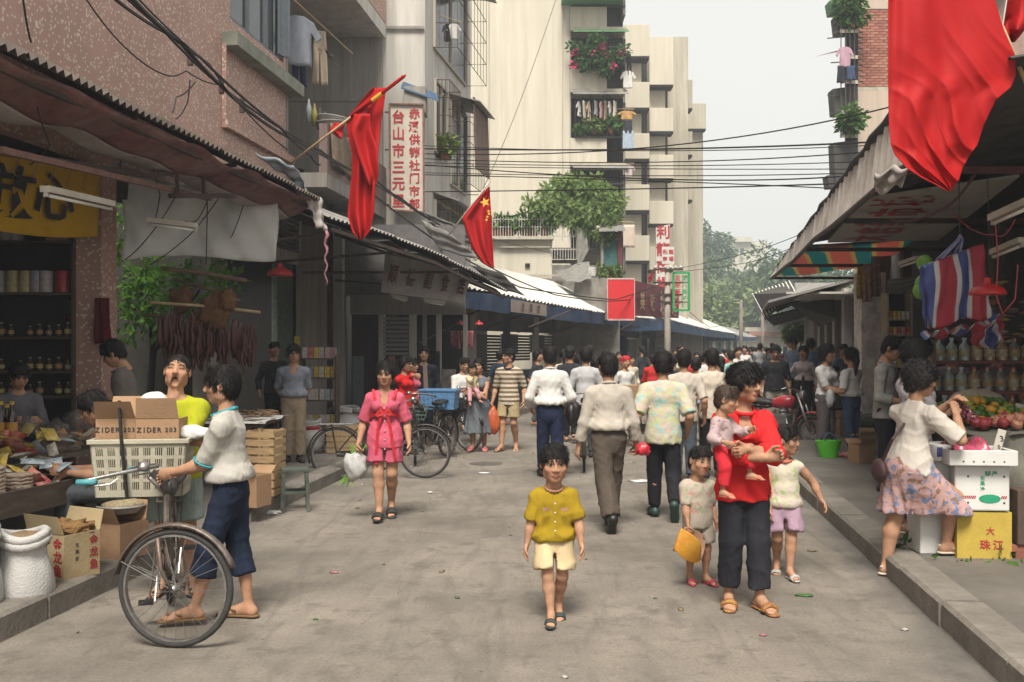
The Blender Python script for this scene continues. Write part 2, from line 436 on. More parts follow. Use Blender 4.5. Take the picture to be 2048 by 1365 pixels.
    # ---- hands
    for sd,c in((1,'L'),(-1,'R')):
        a,e,w=A[sd];d=p['fd'+c];d=(w-e)if d is None else np.array(d,float);d=d/np.linalg.norm(d)
        inn=-rt*sd+fw*0.25;inn=inn-d*(inn@d)
        if np.linalg.norm(inn)<.3:inn=fw-d*(fw@d)
        inn/=np.linalg.norm(inn);wd=np.cross(d,inn)*sd # wd points to the thumb side (roughly forward)
        if wd@fw<0 and abs(d[2])>.5:wd=-wd
        hl=0.104*H;g=p['g'+c]
        lo2=w-hl*1.25;hi2=w+hl*1.25;hs=min(res,0.0056 if res<.012 else .008);S2=SDF(lo2,hi2,hs)
        S2.cone(w-d*hl*.18,w+d*hl*.12,0.0165*H,0.018*H,.008,(inn,.75))
        S2.cone(w+d*hl*.1,w+d*hl*.42,0.021*H,0.0245*H,.008,(inn,.5))
        for i,(o,L)in enumerate(((.0185,.46),(.0065,.52),(-.006,.48),(-.0175,.38))):
            b0=w+d*hl*.42+wd*o*H;a1=g*0.9;d1=d*math.cos(a1)+inn*math.sin(a1);a2=g*2.2;d2=d*math.cos(a2)+inn*math.sin(a2)
            b1=b0+d1*hl*L*.5;b2=b1+d2*hl*L*.5
            S2.cone(b0,b1,0.0068*H,0.0060*H,.004);S2.cone(b1,b2,0.0060*H,0.0048*H,.004)
        t0=w+d*hl*.14+wd*.017*H;t1=t0+(d*.62+wd*.62+inn*.3)*hl*.28;t2=t1+(d*.85+wd*.2+inn*(.2+g))*hl*.26
        S2.cone(t0,t1,0.0095*H,0.0072*H,.008);S2.cone(t1,t2,0.0072*H,0.0055*H,.004)
        parts.append(S2.nets())
    nbody=sum(len(v)for v,q in parts)
    # ---- head
    hy,hp_,hr=[R(q)for q in p['head']]
    MH=np.array((Matrix.Rotation(tw*.6+hy,3,'Z')@Matrix.Rotation(hp_,3,'X')@Matrix.Rotation(hr,3,'Y')))
    hb=nk+np.array([0,0,hh*(nkf-1.0)])+fw*hh*.06;hcn=hb+MH@np.array([0,-.04,.47])*hh
    S3=SDF((-.55,-.62,-.85),(.55,.62,.62),(hres if res<.012 else hres*1.7)/hh)
    k=.06;fem=sex=='f'
    S3.ell((0,.07,.13),(.345,.415,.365),k=k);S3.ell((0,-.09,-.13),(.275,.29,.36),k=.1)
    S3.ell((0,-.235,-.385),(.115,.105,.09),k=.1)
    for sd in(1,-1):
        S3.ell((sd*.185,-.235,-.09),(.105,.095,.10),k=.08);S3.ell((sd*.24,.02,-.26),(.06,.13,.13),k=.1)
        S3.ell((sd*.145,-.425,.035),(.088,.075,.052),k=.04,op='sub');S3.ell((sd*.142,-.315,.03),(.072,.052,.042),k=.015)
        S3.ell((sd*.35,.03,-.02),(.04,.085,.125),k=.03);S3.ell((sd*.385,.0,-.01),(.018,.045,.07),k=.02,op='sub')
        S3.ell((sd*.058,-.395,-.125),(.042,.045,.033),k=.03)
    S3.cone((-.15,-.325,.115),(.15,-.325,.115),.05,.05,.06)
    nl=1.0 if not kid else .75
    S3.cone((0,-.36,.06),(0,-.36-.075*nl,-.10),.035,.055*(1 if not kid else .9),.04)
    if mouth:
        S3.ell((0,-.36,-.30-mouth*.06),(.105+.01*mouth,.17,.05+mouth*.10),k=.03,op='sub')
        for i in range(12):
            t=2*math.pi*i/12;t2=2*math.pi*(i+1)/12;ra,rb=.115,.06+mouth*.10
            S3.cone((ra*math.cos(t),-.335+.05*abs(math.cos(t)),-.30-mouth*.06+rb*math.sin(t)),(ra*math.cos(t2),-.335+.05*abs(math.cos(t2)),-.30-mouth*.06+rb*math.sin(t2)),.017,.017,.02)
    else:
        S3.cone((-.085,-.345,-.25),(.085,-.345,-.25),.022,.022,.03);S3.ell((0,-.365,-.245),(.085,.035,.024),k=.02);S3.ell((0,-.36,-.292),(.072,.035,.026),k=.02)
    S3.cone((0,.07,-.22),(0,.12,-.85),.205,.215 if not fem else .19,.08)
    hv,hq=S3.nets()
    Hs,Lp=np.array(skin),np.array((0.36,0.12,0.10))
    colr=np.ones((nbody+len(hv),4));colr[:,:3]=Hs
    x,y,z=np.abs(hv[:,0]),hv[:,1],hv[:,2];hcx=colr[nbody:,:3]
    bl=np.clip(1-((x-.20)/.12)**2-((z+.10)/.13)**2,0,1)[:,None]*(y<-.1)[:,None];hcx[:]=hcx*(1-.35*bl)+np.array((.50,.22,.15))*.35*bl
    front=y<-.25
    if mouth:
        inside=front&((x/.10)**2+((z+.30+mouth*.06)/(.045+mouth*.09))**2<1);lipr=front&~inside&((x/.145)**2+((z+.30+mouth*.06)/(.085+mouth*.10))**2<1)
        hcx[lipr]=Lp*.6+Hs*.4;hcx[inside]=(0.03,0.007,0.007)
    else:
        lp=front&((x/.095)**2+((z+.268)/.048)**2<1);hcx[lp]=Lp;hcx[front&(x<.09)&(np.abs(z+.268)<.008)]*=.4
    if not lids:
        ey=front&(((x-.145)/.072)**2+((z-.03)/.026)**2<1);hcx[ey]=(.40,.35,.31)
        hcx[front&(((x-.142)/.032)**2+((z-.03)/.030)**2<1)]=(.012,.008,.006)
        hcx[front&(np.abs(x-.145)<.085)&(np.abs(z-.06+(x-.145)**2*2.2)<.011)]=(.03,.018,.012)
    else:hcx[front&(np.abs(x-.145)<.085)&(np.abs(z-.02)<.014)]=(.05,.03,.02)
    br=front&(x>.05)&(x<.25)&(np.abs(z-.128+.25*(x-.15)**2*4)<(.022 if not fem else .014));hcx[br]=hcx[br]*.15+np.array((.02,.015,.012))*.85
    parts.append(((MH@(hv*hh).T).T+hcn,hq))
    link('body',np_mesh('body',parts,[skin_m],colr),None,root)
    # ---- hair
    hd=dict(kind='short',mat=None);hd.update(hair or{})
    if hd['kind']!='none':
        kd=hd['kind'];S4=SDF((-.62,-.62,-1.5),(.62,.75,.66),(0.009 if res<.012 else .014)/hh)
        vol=hd.get('vol',1.0);e=.026*vol
        S4.ell((0,.08,.15),(.345+e,.42+e,.365+e*1.2),k=.05)
        if kd in('short','crop'):
            S4.ell((0,.22,-.12),(.31+e*.6,.27+e*.4,.28),k=.08)
            if kd=='short':
              for sd in(1,-1):S4.ell((sd*.305,-.01,.12),(.05+e*.3,.16,.18),k=.05)
            S4.ell((0,-.47,-.22),(.42,.33,.43 if kd=='short' else .50),k=.03,op='sub');S4.cut((0,.22,-.33),(0,-.35,-1))
            for sd in(1,-1):S4.ell((sd*.40,.03,-.13),(.09,.16,.17),k=.03,op='sub')
        else:
            ln=hd.get('len',.45)
            for sd in(1,-1):S4.cone((sd*.28,.05,.1),(sd*.30,.08,-ln*.75),.14+e*.4,.10+e*.4,.08)
            S4.cone((0,.25,.1),(0,.26,-ln),.27+e*.5,.2+e*.4,.1)
            S4.ell((0,-.50,-.24),(.285,.42,.43),k=.03,op='sub')
            if kd=='pony':S4.cone((0,.45,.05),(0,.50,-.25),.13,.15,.06);S4.cone((0,.50,-.25),(hd.get('side',0),.42,-1.2),.15,.07,.06)
            if kd=='bun':S4.ell((0,.5,-.05),(.14,.12,.14),k=.05)
        if hd.get('fringe',.5):
            f=hd.get('fringe',.5)
            for i in range(7):
                xx=(i-3)*.085;S4.cone((xx*.8,-.16,.46),(xx*1.12,-.345+abs(xx)*.28,.30-f*.16-.03*((i*7)%3)),.085,.05,.05)
        if kd=='curly' or hd.get('curl'):
            q=hd.get('curl',.03);S4.warp(lambda X,Y,Z:q*(np.sin(X*26+2*np.sin(Z*17))*np.sin(Y*24+2*np.sin(X*15))*np.sin(Z*27+ph)))
        def strands(X,Y,Z):
            an=np.arctan2(X,Y-.05)+0.3*np.sin(Z*9);return .006*np.sin(an*34+2*np.sin(Z*6+ph))+.005*np.sin(an*71+Z*9+3*np.sin(X*11))+.008*np.sin(an*9+Z*5)
        S4.warp(strands)
        v,q=S4.nets();hp_=[((MH@(v*hh).T).T+hcn,q)]
        if res<.017: # loose strands over the cap of hair
            g_=np.random.default_rng(seed+5);nS=int((1700 if res<.012 else 600)*(1.6 if kd in('long','curly','pony')else 1));s0=v[g_.integers(0,len(v),nS)];n_=s0-np.array([0,.06,.05]);n_/=np.linalg.norm(n_,axis=1)[:,None]
            t_=s0-np.array([0,.12,.62])+g_.normal(size=s0.shape)*(.14 if kd!='curly' else .6);t_-=n_*(t_*n_).sum(1)[:,None];t_/=np.linalg.norm(t_,axis=1)[:,None]+1e-6;w_=np.cross(n_,t_)*(.0055+.005*g_.random((nS,1)));L_=(.10+.16*g_.random((nS,1)))*(.6 if kd in('crop','curly')else 1);o_=.012+.03*g_.random((nS,1))
            P0,P1,P2=s0-n_*.01,s0+t_*L_*.5+n_*o_,s0+t_*L_+n_*o_*(g_.random((nS,1))*1.6-.2);sv=np.stack([P0-w_,P0+w_,P1+w_,P1-w_,P2+w_*.3,P2-w_*.3],1).reshape(-1,3);b_=np.arange(nS)[:,None]*6
            hp_.append(((MH@(sv*hh).T).T+hcn,np.concatenate([b_+np.array([[0,1,2,3]]),b_+np.array([[3,2,4,5]])])))
        link('hair',np_mesh('hair',hp_,[hd['mat']or HAIRM()]),None,root)
    # ---- bottom
    bt=bottom
    if bt:
        cres=bt.get('res',res);lo,hi=bounds(.06);S=SDF(lo,hi,cres);e=bt.get('ease',.012);wz=bt.get('waist',.19)*tl
        hw=(0.083 if sex=='m' else 0.086)*H*fat if not kid else .083*H;ww=(0.074 if sex=='m' else 0.066)*H*fat if not kid else .083*H
        wst=pel+ax*wz
        if bt['kind']=='skirt':
            S.cone(wst,pel,ww+e,hw+e,.03,(fw,.75));hz=bt['hem']*H;fl=bt.get('flare',.03)*H
            for sd in(1,-1):
                hp,kn,an=Lg[sd];tt=(hp[2]-hz)/max(hp[2]-kn[2],.05)
                end=hp+(kn-hp)*tt if tt<=1 else kn+(an-kn)*(hp[2]-hz-(hp[2]-kn[2]))/max(kn[2]-an[2],.05)
                S.cone(hp,end,.062*H+e,.05*H+e+fl,.10)
            for sd in(.5,0,-.5):
                e0,e1=Lg[1][1],Lg[-1][1];S.cone(pel,(e0*(.5+sd)+e1*(.5-sd))*np.array([1,1,0])+np.array([0,0,hz]),hw*.8,.06*H+fl,.08)
            S.cut((0,0,hz),(0,0,-1));pl=bt.get('pleat',.010)
            S.warp(lambda X,Y,Z:pl*np.sin(np.arctan2(X-pel[0],Y-pel[1])*11+ph+2*np.sin(Z*6))*np.clip((hipz+.05-Z)/(hipz-hz),0,1))
        else:
            S.cone(wst,pel-ax*.01*H,ww+e,hw+e,.03,(fw,.74));S.cut(wst,ax)
            ln=bt['len'];we=bt.get('wide',.0)
            for sd in(1,-1):
                hp,kn,an=Lg[sd];hp=hp+np.array([0,0,.015*H]);r0=(.050 if not kid else .044)*H*fat+e;r1=.039*H*fat+e+we;r2=(bt.get('cuff',.031))*H+e
                if ln<=.5:end=hp+(kn-hp)*ln*2;S.cone(hp,end,r0,r0+(r1-r0)*ln*1.2+we,.014,cap=True)
                else:
                    end=kn+(an-kn)*(ln-.5)*2;S.cone(hp,kn,r0,r1,.014);S.cone(kn,end,r1,r2,.014,cap=True)
                    if bt.get('roll'):
                        d=(an-kn)/np.linalg.norm(an-kn);S.cone(end-d*.05,end,r2+.012,r2+.014,.006,cap=True)
        if bt['kind']=='shorts':
            c_=(Lg[1][0]+Lg[-1][0])/2*(1-bt['len'])+(Lg[1][1]+Lg[-1][1])/2*bt['len']-np.array([0,0,bt['len']*.08*H]);S.ell(c_,(.005*H+.003,.3,.05*H),k=.012,op='sub')
        S.warp(cloth_fold(bt.get('fold',.006)*.85,ph+1,bt.get('ff',1.6)))
        link({'skirt':'skirt'}.get(bt['kind'],bt['kind']),np_mesh('bottom',[S.nets()],[bt['mat']]),None,root)
    # ---- top
    tp=top
    if tp:
        cres=tp.get('res',res);lo,hi=bounds(.05);S=SDF(lo,hi,cres);e=tp.get('ease',.016)*.62
        torso(S,e,.03)
        hem=tp.get('hem',0.02) # fraction of H above (+) or below (-) the hip joints
        hw=(.090 if not kid else .088)*H*(fat if not kid else 1.0)+e+tp.get('flare',.0)
        S.cone(pel+(nk-pel)*.36,pel,(.080 if kid or sex=='m' else .072)*H*fat+e+.006,hw+.006,.03,(fw,.78))
        if hem<0:S.cone(pel+ax*.02*H,pel+ax*hem*H,hw,hw+.012,.03,(fw,.76))
        if tp.get('blouse'):
            b=pel+ax*(hem*H+.035);S.cone(b+rt*.03*H,b-rt*.03*H,hw*.86+tp['blouse']*.5,hw*.86+tp['blouse']*.5,.04,(ax,.55))
        S.cut(pel+ax*hem*H,-ax+fw*tp.get('hemtilt',0))
        S.cut(nk+ax*tp.get('neckcut',.006)*H,ax+fw*tp.get('necktilt',.45))
        sl=tp.get('sleeve',.6);sr=tp.get('sr',1.0);slw=tp.get('sw',0.0)
        for sd in(1,-1):
            a,el,w=A[sd];s_=sl[0 if sd>0 else 1]if isinstance(sl,tuple)else sl
            r0=(.035*H*fat+e*.7)*sr;r1=(.027*H*fat+e*.8)*sr
            if s_<=0:continue
            if s_<=1:S.cone(a,a+(el-a)*s_,r0,r0*(1-s_*.10)+slw,.03,cap=True)
            else:S.cone(a,el,r0,r1+slw*.6,.03);S.cone(el,el+(w-el)*(s_-1),r1+slw,(.025*H+e)*sr+slw*.7,.02,cap=True)
        if tp.get('vent'):S.cone(pel+fw*.14*H-ax*.0*H,pel+fw*.14*H+ax*(hem-.03)*H,.004,.05*H,.01,op='sub')
        if tp.get('vneck'):S.ell(nk+fw*.085*H-ax*.035*H,(.034*H,.06*H,.062*H*tp['vneck']),k=.01,op='sub')
        S.warp(cloth_fold(tp.get('fold',.006)*.85,ph,tp.get('ff',1.7)))
        link(tp.get('name','shirt'),np_mesh('top',[S.nets()],[tp['mat']]),None,root)
        if tp.get('collar'):
            S=SDF(nk-.16,nk+.16,0.006 if res<.012 else .010);hx=.047*H*(1 if not kid else 1.08)
            for i in range(14):
                t0,t1=[2*math.pi*(j/14)for j in(i,i+1)]
                q=[nk+rt*hx*math.sin(t)*.95-fw*hx*math.cos(t)*1.0+ax*(.030*H*math.cos(t)*.55+.004)+fw*.008*H for t in(t0,t1)]
                S.cone(q[0],q[1],.0075*H,.0075*H,.006)
            link('collar',np_mesh('collar',[S.nets()],[tp['collar']]),None,root)
    # ---- shoes
    if shoes:
        for sd in(1,-1):
            an,td,un,FL,heel=A['foot',sd];S=SDF(an-FL*1.25,an+FL*1.25,0.006 if res<.012 else .011);sdv=np.cross(td,un)
            b0=heel-un*.018*H;b1=heel+td*FL*.86-un*.020*H;mid=(b0+b1)/2
            kd=shoes['kind']
            if kd=='shoe':
                S.cone(an+un*.012*H*shoes.get('hi',0.2),heel,.026*H,.026*H,.02);S.cone(heel,heel+td*FL*.6-un*.003*H,.027*H,.025*H,.02);S.cone(heel+td*FL*.5-un*.003*H,b1+un*.010*H,.026*H,.019*H,.02)
                S.cut(heel-un*.024*H,-un);S.cut(an+un*.015*H,un)
            else:
                S.cone(b0-td*.004*H,mid,.026*H,.022*H,.012,(un,.30));S.cone(mid,b1,.022*H,.027*H,.012,(un,.30))
                if shoes.get('heel'):S.cone(b0,b0-un*shoes['heel'],.020*H,.016*H,.01)
                def strap(f,hgt,r=.008):
                    c=heel+td*FL*f-un*.010*H;w_=.028*H
                    ps=[c+sdv*w_*math.cos(t)+un*hgt*H*math.sin(t)for t in np.linspace(0,math.pi,7)]
                    for q0,q1 in zip(ps[:-1],ps[1:]):S.cone(q0,q1,r*H,r*H,.004)
                if kd=='flipflop':
                    tip=heel+td*FL*.78+un*.004*H
                    for o in(1,-1):S.cone(tip,heel+td*FL*.42+sdv*o*.025*H+un*.004*H,.005*H,.005*H,.003)
                else:
                    for f,h_ in shoes.get('straps',((.62,.022),(.72,.018))):strap(f,h_)
                    if shoes.get('back'):
                        for o in(1,-1):S.cone(heel+td*FL*.45+sdv*o*.024*H,heel-td*.018*H+un*.014*H,.006*H,.006*H,.004)
            o_=link('shoe' if kd=='shoe' else 'sandal',np_mesh('shoe',[S.nets()],[shoes['mat']]),None,root)
    root['_A']=0;del root['_A']
    INFO[root.name]=dict(A=A,Lg=Lg,nk=nk,pel=pel,hcn=hcn,hh=hh,MH=MH,M=mw(root),rt=rt,fw=fw,ax=ax)
    if 'adult' not in root:pass
    return root
INFO={}
def hand_pt(root,sd,f=.45):
    i=INFO[root.name];a,e,w=i['A'][sd];d=(w-e)/np.linalg.norm(w-e)
    return i['M']@Vector(w+d*f*.1*1.5)
# ================================================================ the street
def lerp_line(pts,Y):
    for(x0,y0),(x1,y1)in zip(pts[:-1],pts[1:]):
        if Y<=y1 or(x1,y1)==pts[-1]:return x0+(x1-x0)*(Y-y0)/(y1-y0)
KL=[(-3.6,-1.5),(-2.906,5.65),(-2.455,10.1),(-1.85,15.5),(-0.9,20.5),(0.3,25),(5.2,44),(17,81),(26,108)]
KR=[(1.55,-1.5),(2.633,6.456),(3.315,11.56),(4.45,19),(7.6,33),(12.3,50),(22.5,81),(31,108)]
XL=lambda Y:lerp_line(KL,Y);XR=lambda Y:lerp_line(KR,Y)
PZ=0.15
def M_road():
    m,nt,tc,bs,base=mat_nodes('road_dusty_concrete',(0.228,0.198,0.163),rough=0.85,var=0.22,scale=0.9,dirt=(0.10,0.09,0.078),dirt_amt=0.85,dirt_scale=0.7,bump=0.25,bump_scale=35)
    L=nt.links.new
    mp=nd(nt,'ShaderNodeMapping');mp.inputs['Rotation'].default_value=(0,0,R(7));mp.inputs['Scale'].default_value=(1.9,0.34,1)
    L(tc.outputs['Object'],mp.inputs[0])
    n=nd(nt,'ShaderNodeTexNoise');n.inputs['Scale'].default_value=1.6;n.inputs['Detail'].default_value=6;n.inputs['Distortion'].default_value=2.2;L(mp.outputs[0],n.inputs['Vector'])
    f=ramp(nt,n.outputs[0],[(0.50,(0,0,0)),(0.70,(0.55,0.55,0.55))]);c=mixc(nt,f,base,(0.105,0.093,0.08))
    # tyre streaks
    w=nd(nt,'ShaderNodeTexNoise');w.inputs['Scale'].default_value=4;w.inputs['Detail'].default_value=6;w.inputs['Roughness'].default_value=.6;w.inputs['Distortion'].default_value=2.6;L(mp.outputs[0],w.inputs['Vector'])
    f2=ramp(nt,w.outputs[0],[(0.60,(0,0,0)),(0.72,(0.5,0.5,0.5))]);c=mixc(nt,f2,c,(0.10,0.09,0.08))
    # grit
    g=nd(nt,'ShaderNodeTexNoise');g.inputs['Scale'].default_value=55;g.inputs['Detail'].default_value=3;L(tc.outputs['Object'],g.inputs['Vector'])
    c=mixc(nt,0.6,c,ramp(nt,g.outputs[0],[(0.32,(0.72,0.72,0.72)),(0.66,(1.18,1.17,1.15))]),'MULTIPLY')
    sp=nd(nt,'ShaderNodeTexVoronoi');sp.inputs['Scale'].default_value=5.5;L(tc.outputs['Object'],sp.inputs['Vector'])
    c=mixc(nt,ramp(nt,sp.outputs[0],[(0.045,(0.75,0.75,0.75)),(0.075,(0,0,0))]),c,(0.075,0.066,0.055))
    st2=nd(nt,'ShaderNodeTexNoise');st2.inputs['Scale'].default_value=3.2;st2.inputs['Detail'].default_value=8;st2.inputs['Roughness'].default_value=.75;L(tc.outputs['Object'],st2.inputs['Vector'])
    c=mixc(nt,ramp(nt,st2.outputs[0],[(0.53,(0,0,0)),(0.64,(0.8,0.8,0.8))]),c,(0.115,0.098,0.082))
    # wet strip along the right-hand gutter, an irregular puddle edge
    sx=nd(nt,'ShaderNodeSeparateXYZ');L(tc.outputs['Object'],sx.inputs[0])
    a=nd(nt,'ShaderNodeMath',operation='MULTIPLY_ADD');L(sx.outputs[1],a.inputs[0]);a.inputs[1].default_value=-0.14;L(sx.outputs[0],a.inputs[2]) # x - .14 y
    n4=nd(nt,'ShaderNodeTexNoise');n4.inputs['Scale'].default_value=0.8;n4.inputs['Detail'].default_value=5;L(tc.outputs['Object'],n4.inputs['Vector'])
    b=nd(nt,'ShaderNodeMath',operation='MULTIPLY_ADD');L(n4.outputs[0],b.inputs[0]);b.inputs[1].default_value=1.8;L(a.outputs[0],b.inputs[2])
    wet=ramp(nt,b.outputs[0],[(0.0,(0,0,0)),(1.0,(1,1,1))])
    mr=nd(nt,'ShaderNodeMapRange');mr.inputs[1].default_value=2.35;mr.inputs[2].default_value=2.62;L(b.outputs[0],mr.inputs[0])
    c=mixc(nt,mr.outputs[0],c,mixc(nt,0.55,c,(0.10,0.095,0.09)))
    mr2=nd(nt,'ShaderNodeMapRange');mr2.inputs[1].default_value=2.4;mr2.inputs[2].default_value=2.7;mr2.inputs[3].default_value=0.85;mr2.inputs[4].default_value=0.38;L(b.outputs[0],mr2.inputs[0])
    L(mr2.outputs[0],bs.inputs['Roughness']);L(c,bs.inputs['Base Color'])
    return m
mb=MB();mb.grid(lambda u,v:(-150+300*u,-6+306*v,0),30,30);mb.v=[(x,y,0)for x,y,z in mb.v]
road=mb.build('road',M_road(),kind='structure')
road.location=(0,0,0);road.data.transform(Matrix.Translation((0,147,0)))
M_pave=mat('pavement_concrete',(0.155,0.138,0.118),rough=0.85,var=0.3,scale=1.4,dirt=(0.075,0.066,0.056),dirt_amt=0.8,dirt_scale=0.9,bump=0.35,bump_scale=30)
M_kerb=mat('kerb_stone',(0.215,0.19,0.162),rough=0.85,var=0.3,scale=3,dirt=(0.10,0.09,0.075),dirt_amt=0.7,dirt_scale=2.2,bump=0.4,bump_scale=25)
M_edge=mat('kerb_face',(0.12,0.105,0.088),rough=0.9,var=0.4,scale=4,dirt=(0.05,0.045,0.038),dirt_amt=0.8,bump=0.4,bump_scale=20)
def pavement(name,line,side):
    mb=MB();ys=[-1.5+i*1.0 for i in range(0,31)]+[33,38,44,52,60,70,81,95,108]
    for a,b in zip(ys[:-1],ys[1:]):
        o,w=0.20*side,14*side
        xa,xb=line(a),line(b)
        mb.add([(xa+o,a,0),(xb+o,b,0),(xa+o,a,PZ),(xb+o,b,PZ),(xa+w,a,PZ),(xb+w,b,PZ)],[(0,1,3,2),(2,3,5,4)])
    return mb.build(name,M_pave,kind='structure')
pavement('pavement_left',XL,-1);pavement('pavement_right',XR,1)
def kerb(name,line,side,y1):
    root=thing(name,None,None,(line(0),0,0));root['kind']='structure';y=-1.2
    while y<y1:
        L=0.95+rnd.random()*0.25;a,b=Vector((line(y),y,0)),Vector((line(y+L),y+L,0));d=(b-a).normalized();n=Vector((d.y,-d.x,0))*side
        h=PZ+0.010+rnd.uniform(-.006,.006);j=rnd.uniform(-.010,.010);g=0.008;ch=0.022
        a2,b2=a+d*g+n*j,b-d*g+n*j
        pr=[(0,0),(0,h-ch),(ch,h),(0.235,h),(0.235,0)]
        ra=[a2+n*u+Vector((0,0,v))for u,v in pr];rb=[b2+n*u+Vector((0,0,v))for u,v in pr]
        MB().rings([ra,rb]).build('kerb_stone',M_kerb,root);y+=L
kerb('kerb_right',XR,1,30);kerb('kerb_left',XL,-1,26)
# sky-side ground far left/right is the same road sheet; a drain grate at the bottom right
dg_=thing('drain_grate','dark iron drain grate set in the road in front of the pavement','drain',G(1705,1385))
M_iron=mat('cast_iron',(0.045,0.042,0.04),rough=0.6,var=0.4,metal=0.4)
c0=G(1705,1385)
MB().box(c0+V(0,0,.004),(.40,.26,.008)).build('frame',M_iron,dg_)
for i in range(9):MB().box(c0+V(-.17+i*.0425,0,.012),(.018,.22,.010)).build('bar',mat('worn_iron',(.16,.15,.14),rough=.55,var=.4,metal=.3),dg_)
c0=G(972,928);MB().lathe([(.24,0),(.24,.003),(.22,.004),(.0,.004)],c0+V(0,0,.001),28).build('manhole_cover',mat('manhole_iron',(.10,.088,.076),rough=.8,var=.4),label='round dark manhole cover in the road before the strolling mother',cat='manhole cover')

# ---------------------------------------------------------------- shared building materials
def M_tile():
    """small brownish-pink mosaic with scattered pale chips"""
    m,nt,tc,bs,base=mat_nodes('pink_mosaic_tile',(0.43,0.255,0.205),rough=0.6,var=0.15,scale=1.2,dirt=(0.24,0.16,0.13),dirt_amt=0.4,dirt_scale=0.7,bump=0.1)
    L=nt.links.new
    sp=nd(nt,'ShaderNodeSeparateXYZ');L(tc.outputs['Object'],sp.inputs[0]);cb=nd(nt,'ShaderNodeCombineXYZ')
    mm=nd(nt,'ShaderNodeMath',operation='ADD');L(sp.outputs[0],mm.inputs[0]);L(sp.outputs[1],mm.inputs[1])
    L(mm.outputs[0],cb.inputs[0]);L(sp.outputs[2],cb.inputs[1])
    def snap(src,sc):
        s=nd(nt,'ShaderNodeVectorMath',operation='MULTIPLY');L(src,s.inputs[0]);s.inputs[1].default_value=sc
        f=nd(nt,'ShaderNodeVectorMath',operation='FLOOR');L(s.outputs[0],f.inputs[0]);return s.outputs[0],f.outputs[0]
    s0,f0=snap(cb.outputs[0],(40,44,1))
    wn=nd(nt,'ShaderNodeTexWhiteNoise');wn.noise_dimensions='3D';L(f0,wn.inputs['Vector'])
    chip=ramp(nt,wn.outputs['Value'],[(0.885,(0,0,0)),(0.89,(1,1,1))])
    c=mixc(nt,chip,base,(0.60,0.50,0.40))
    s1,f1=snap(cb.outputs[0],(32,32,1));fr=nd(nt,'ShaderNodeVectorMath',operation='FRACTION');L(s0,fr.inputs[0])
    se=nd(nt,'ShaderNodeSeparateXYZ');L(fr.outputs[0],se.inputs[0])
    g=ramp(nt,se.outputs[1],[(0.0,(0.72,0.72,0.72)),(0.14,(1,1,1)),(0.86,(1,1,1)),(1.0,(0.72,0.72,0.72))])
    L(mixc(nt,0.8,c,g,'MULTIPLY'),bs.inputs['Base Color'])
    return m
MT=M_tile()
streak=(3.2,3.2,0.22)
MCREAM=mat('cream_render',(0.58,0.53,0.43),rough=0.9,var=0.07,scale=1.3,stretch=streak,dirt=(0.40,0.36,0.285),dirt_amt=0.6,dirt_scale=.8,bump=0.1)
MCREAM2=mat('cream_render_stained',(0.47,0.425,0.34),rough=0.9,var=0.2,scale=1.5,stretch=streak,dirt=(0.25,0.215,0.16),dirt_amt=0.7,dirt_scale=1.3,bump=0.1)
MGREY=mat('grey_render',(0.33,0.30,0.27),rough=0.9,var=0.2,scale=1.6,stretch=streak,dirt=(0.15,0.135,0.12),dirt_amt=0.7,dirt_scale=1.2,bump=0.15)
MPALE=mat('pale_grey_render',(0.56,0.53,0.48),rough=0.9,var=0.12,scale=1.5,stretch=streak,dirt=(0.24,0.215,0.19),dirt_amt=0.6,dirt_scale=1.2,bump=0.1)
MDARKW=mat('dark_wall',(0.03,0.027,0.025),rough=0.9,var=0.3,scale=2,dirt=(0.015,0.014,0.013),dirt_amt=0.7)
MCONC=mat('bare_concrete',(0.27,0.25,0.22),rough=0.9,var=0.3,scale=2.5,dirt=(0.10,0.095,0.085),dirt_amt=0.75,dirt_scale=1.5,bump=0.3)
MGLASS=mat('dark_window_glass',(0.035,0.04,0.045),rough=0.12,var=0.2,bump=0.02,spec=0.6)
MSTEEL=mat('rusty_steel',(0.055,0.04,0.034),rough=0.75,var=0.5,scale=12,dirt=(0.12,0.055,0.03),dirt_amt=0.5)
MSHUT=mat('grey_shutter',(0.14,0.135,0.13),rough=0.6,var=0.25,scale=3,dirt=(0.07,0.062,0.055),dirt_amt=0.6,metal=0.2)
MWOOD=mat('old_wood',(0.16,0.10,0.06),rough=0.8,var=0.4,scale=6,stretch=(1,1,6),dirt=(0.06,0.045,0.03),dirt_amt=0.6)
MBAMBOO=mat('bamboo_pole',(0.42,0.30,0.16),rough=0.6,var=0.3,scale=9)
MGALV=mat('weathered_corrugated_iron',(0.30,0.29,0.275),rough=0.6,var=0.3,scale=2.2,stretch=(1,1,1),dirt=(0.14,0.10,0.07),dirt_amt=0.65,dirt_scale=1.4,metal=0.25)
MGALVW=mat('white_corrugated_sheet',(0.66,0.64,0.58),rough=0.6,var=0.12,scale=1.5,dirt=(0.36,0.32,0.26),dirt_amt=0.5,dirt_scale=1.2)
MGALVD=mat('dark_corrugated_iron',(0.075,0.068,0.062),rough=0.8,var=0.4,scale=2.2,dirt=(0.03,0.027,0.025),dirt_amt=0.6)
MRED=mat('flag_red_satin',(0.50,0.014,0.015),rough=0.62,var=0.08,scale=3,bump=0.12,bump_scale=14,spec=0.25,translucent=0.3)
MYEL=mat('yellow_print',(0.75,0.42,0.05),rough=0.7,var=0.05)
MWIRE=mat('black_cable',(0.012,0.011,0.011),rough=0.6,var=0.2,bump=0)
MREDP=mat('red_paint',(0.42,0.022,0.03),rough=0.7,var=0.2,scale=14,dirt=(0.30,0.08,0.06),dirt_amt=.4)
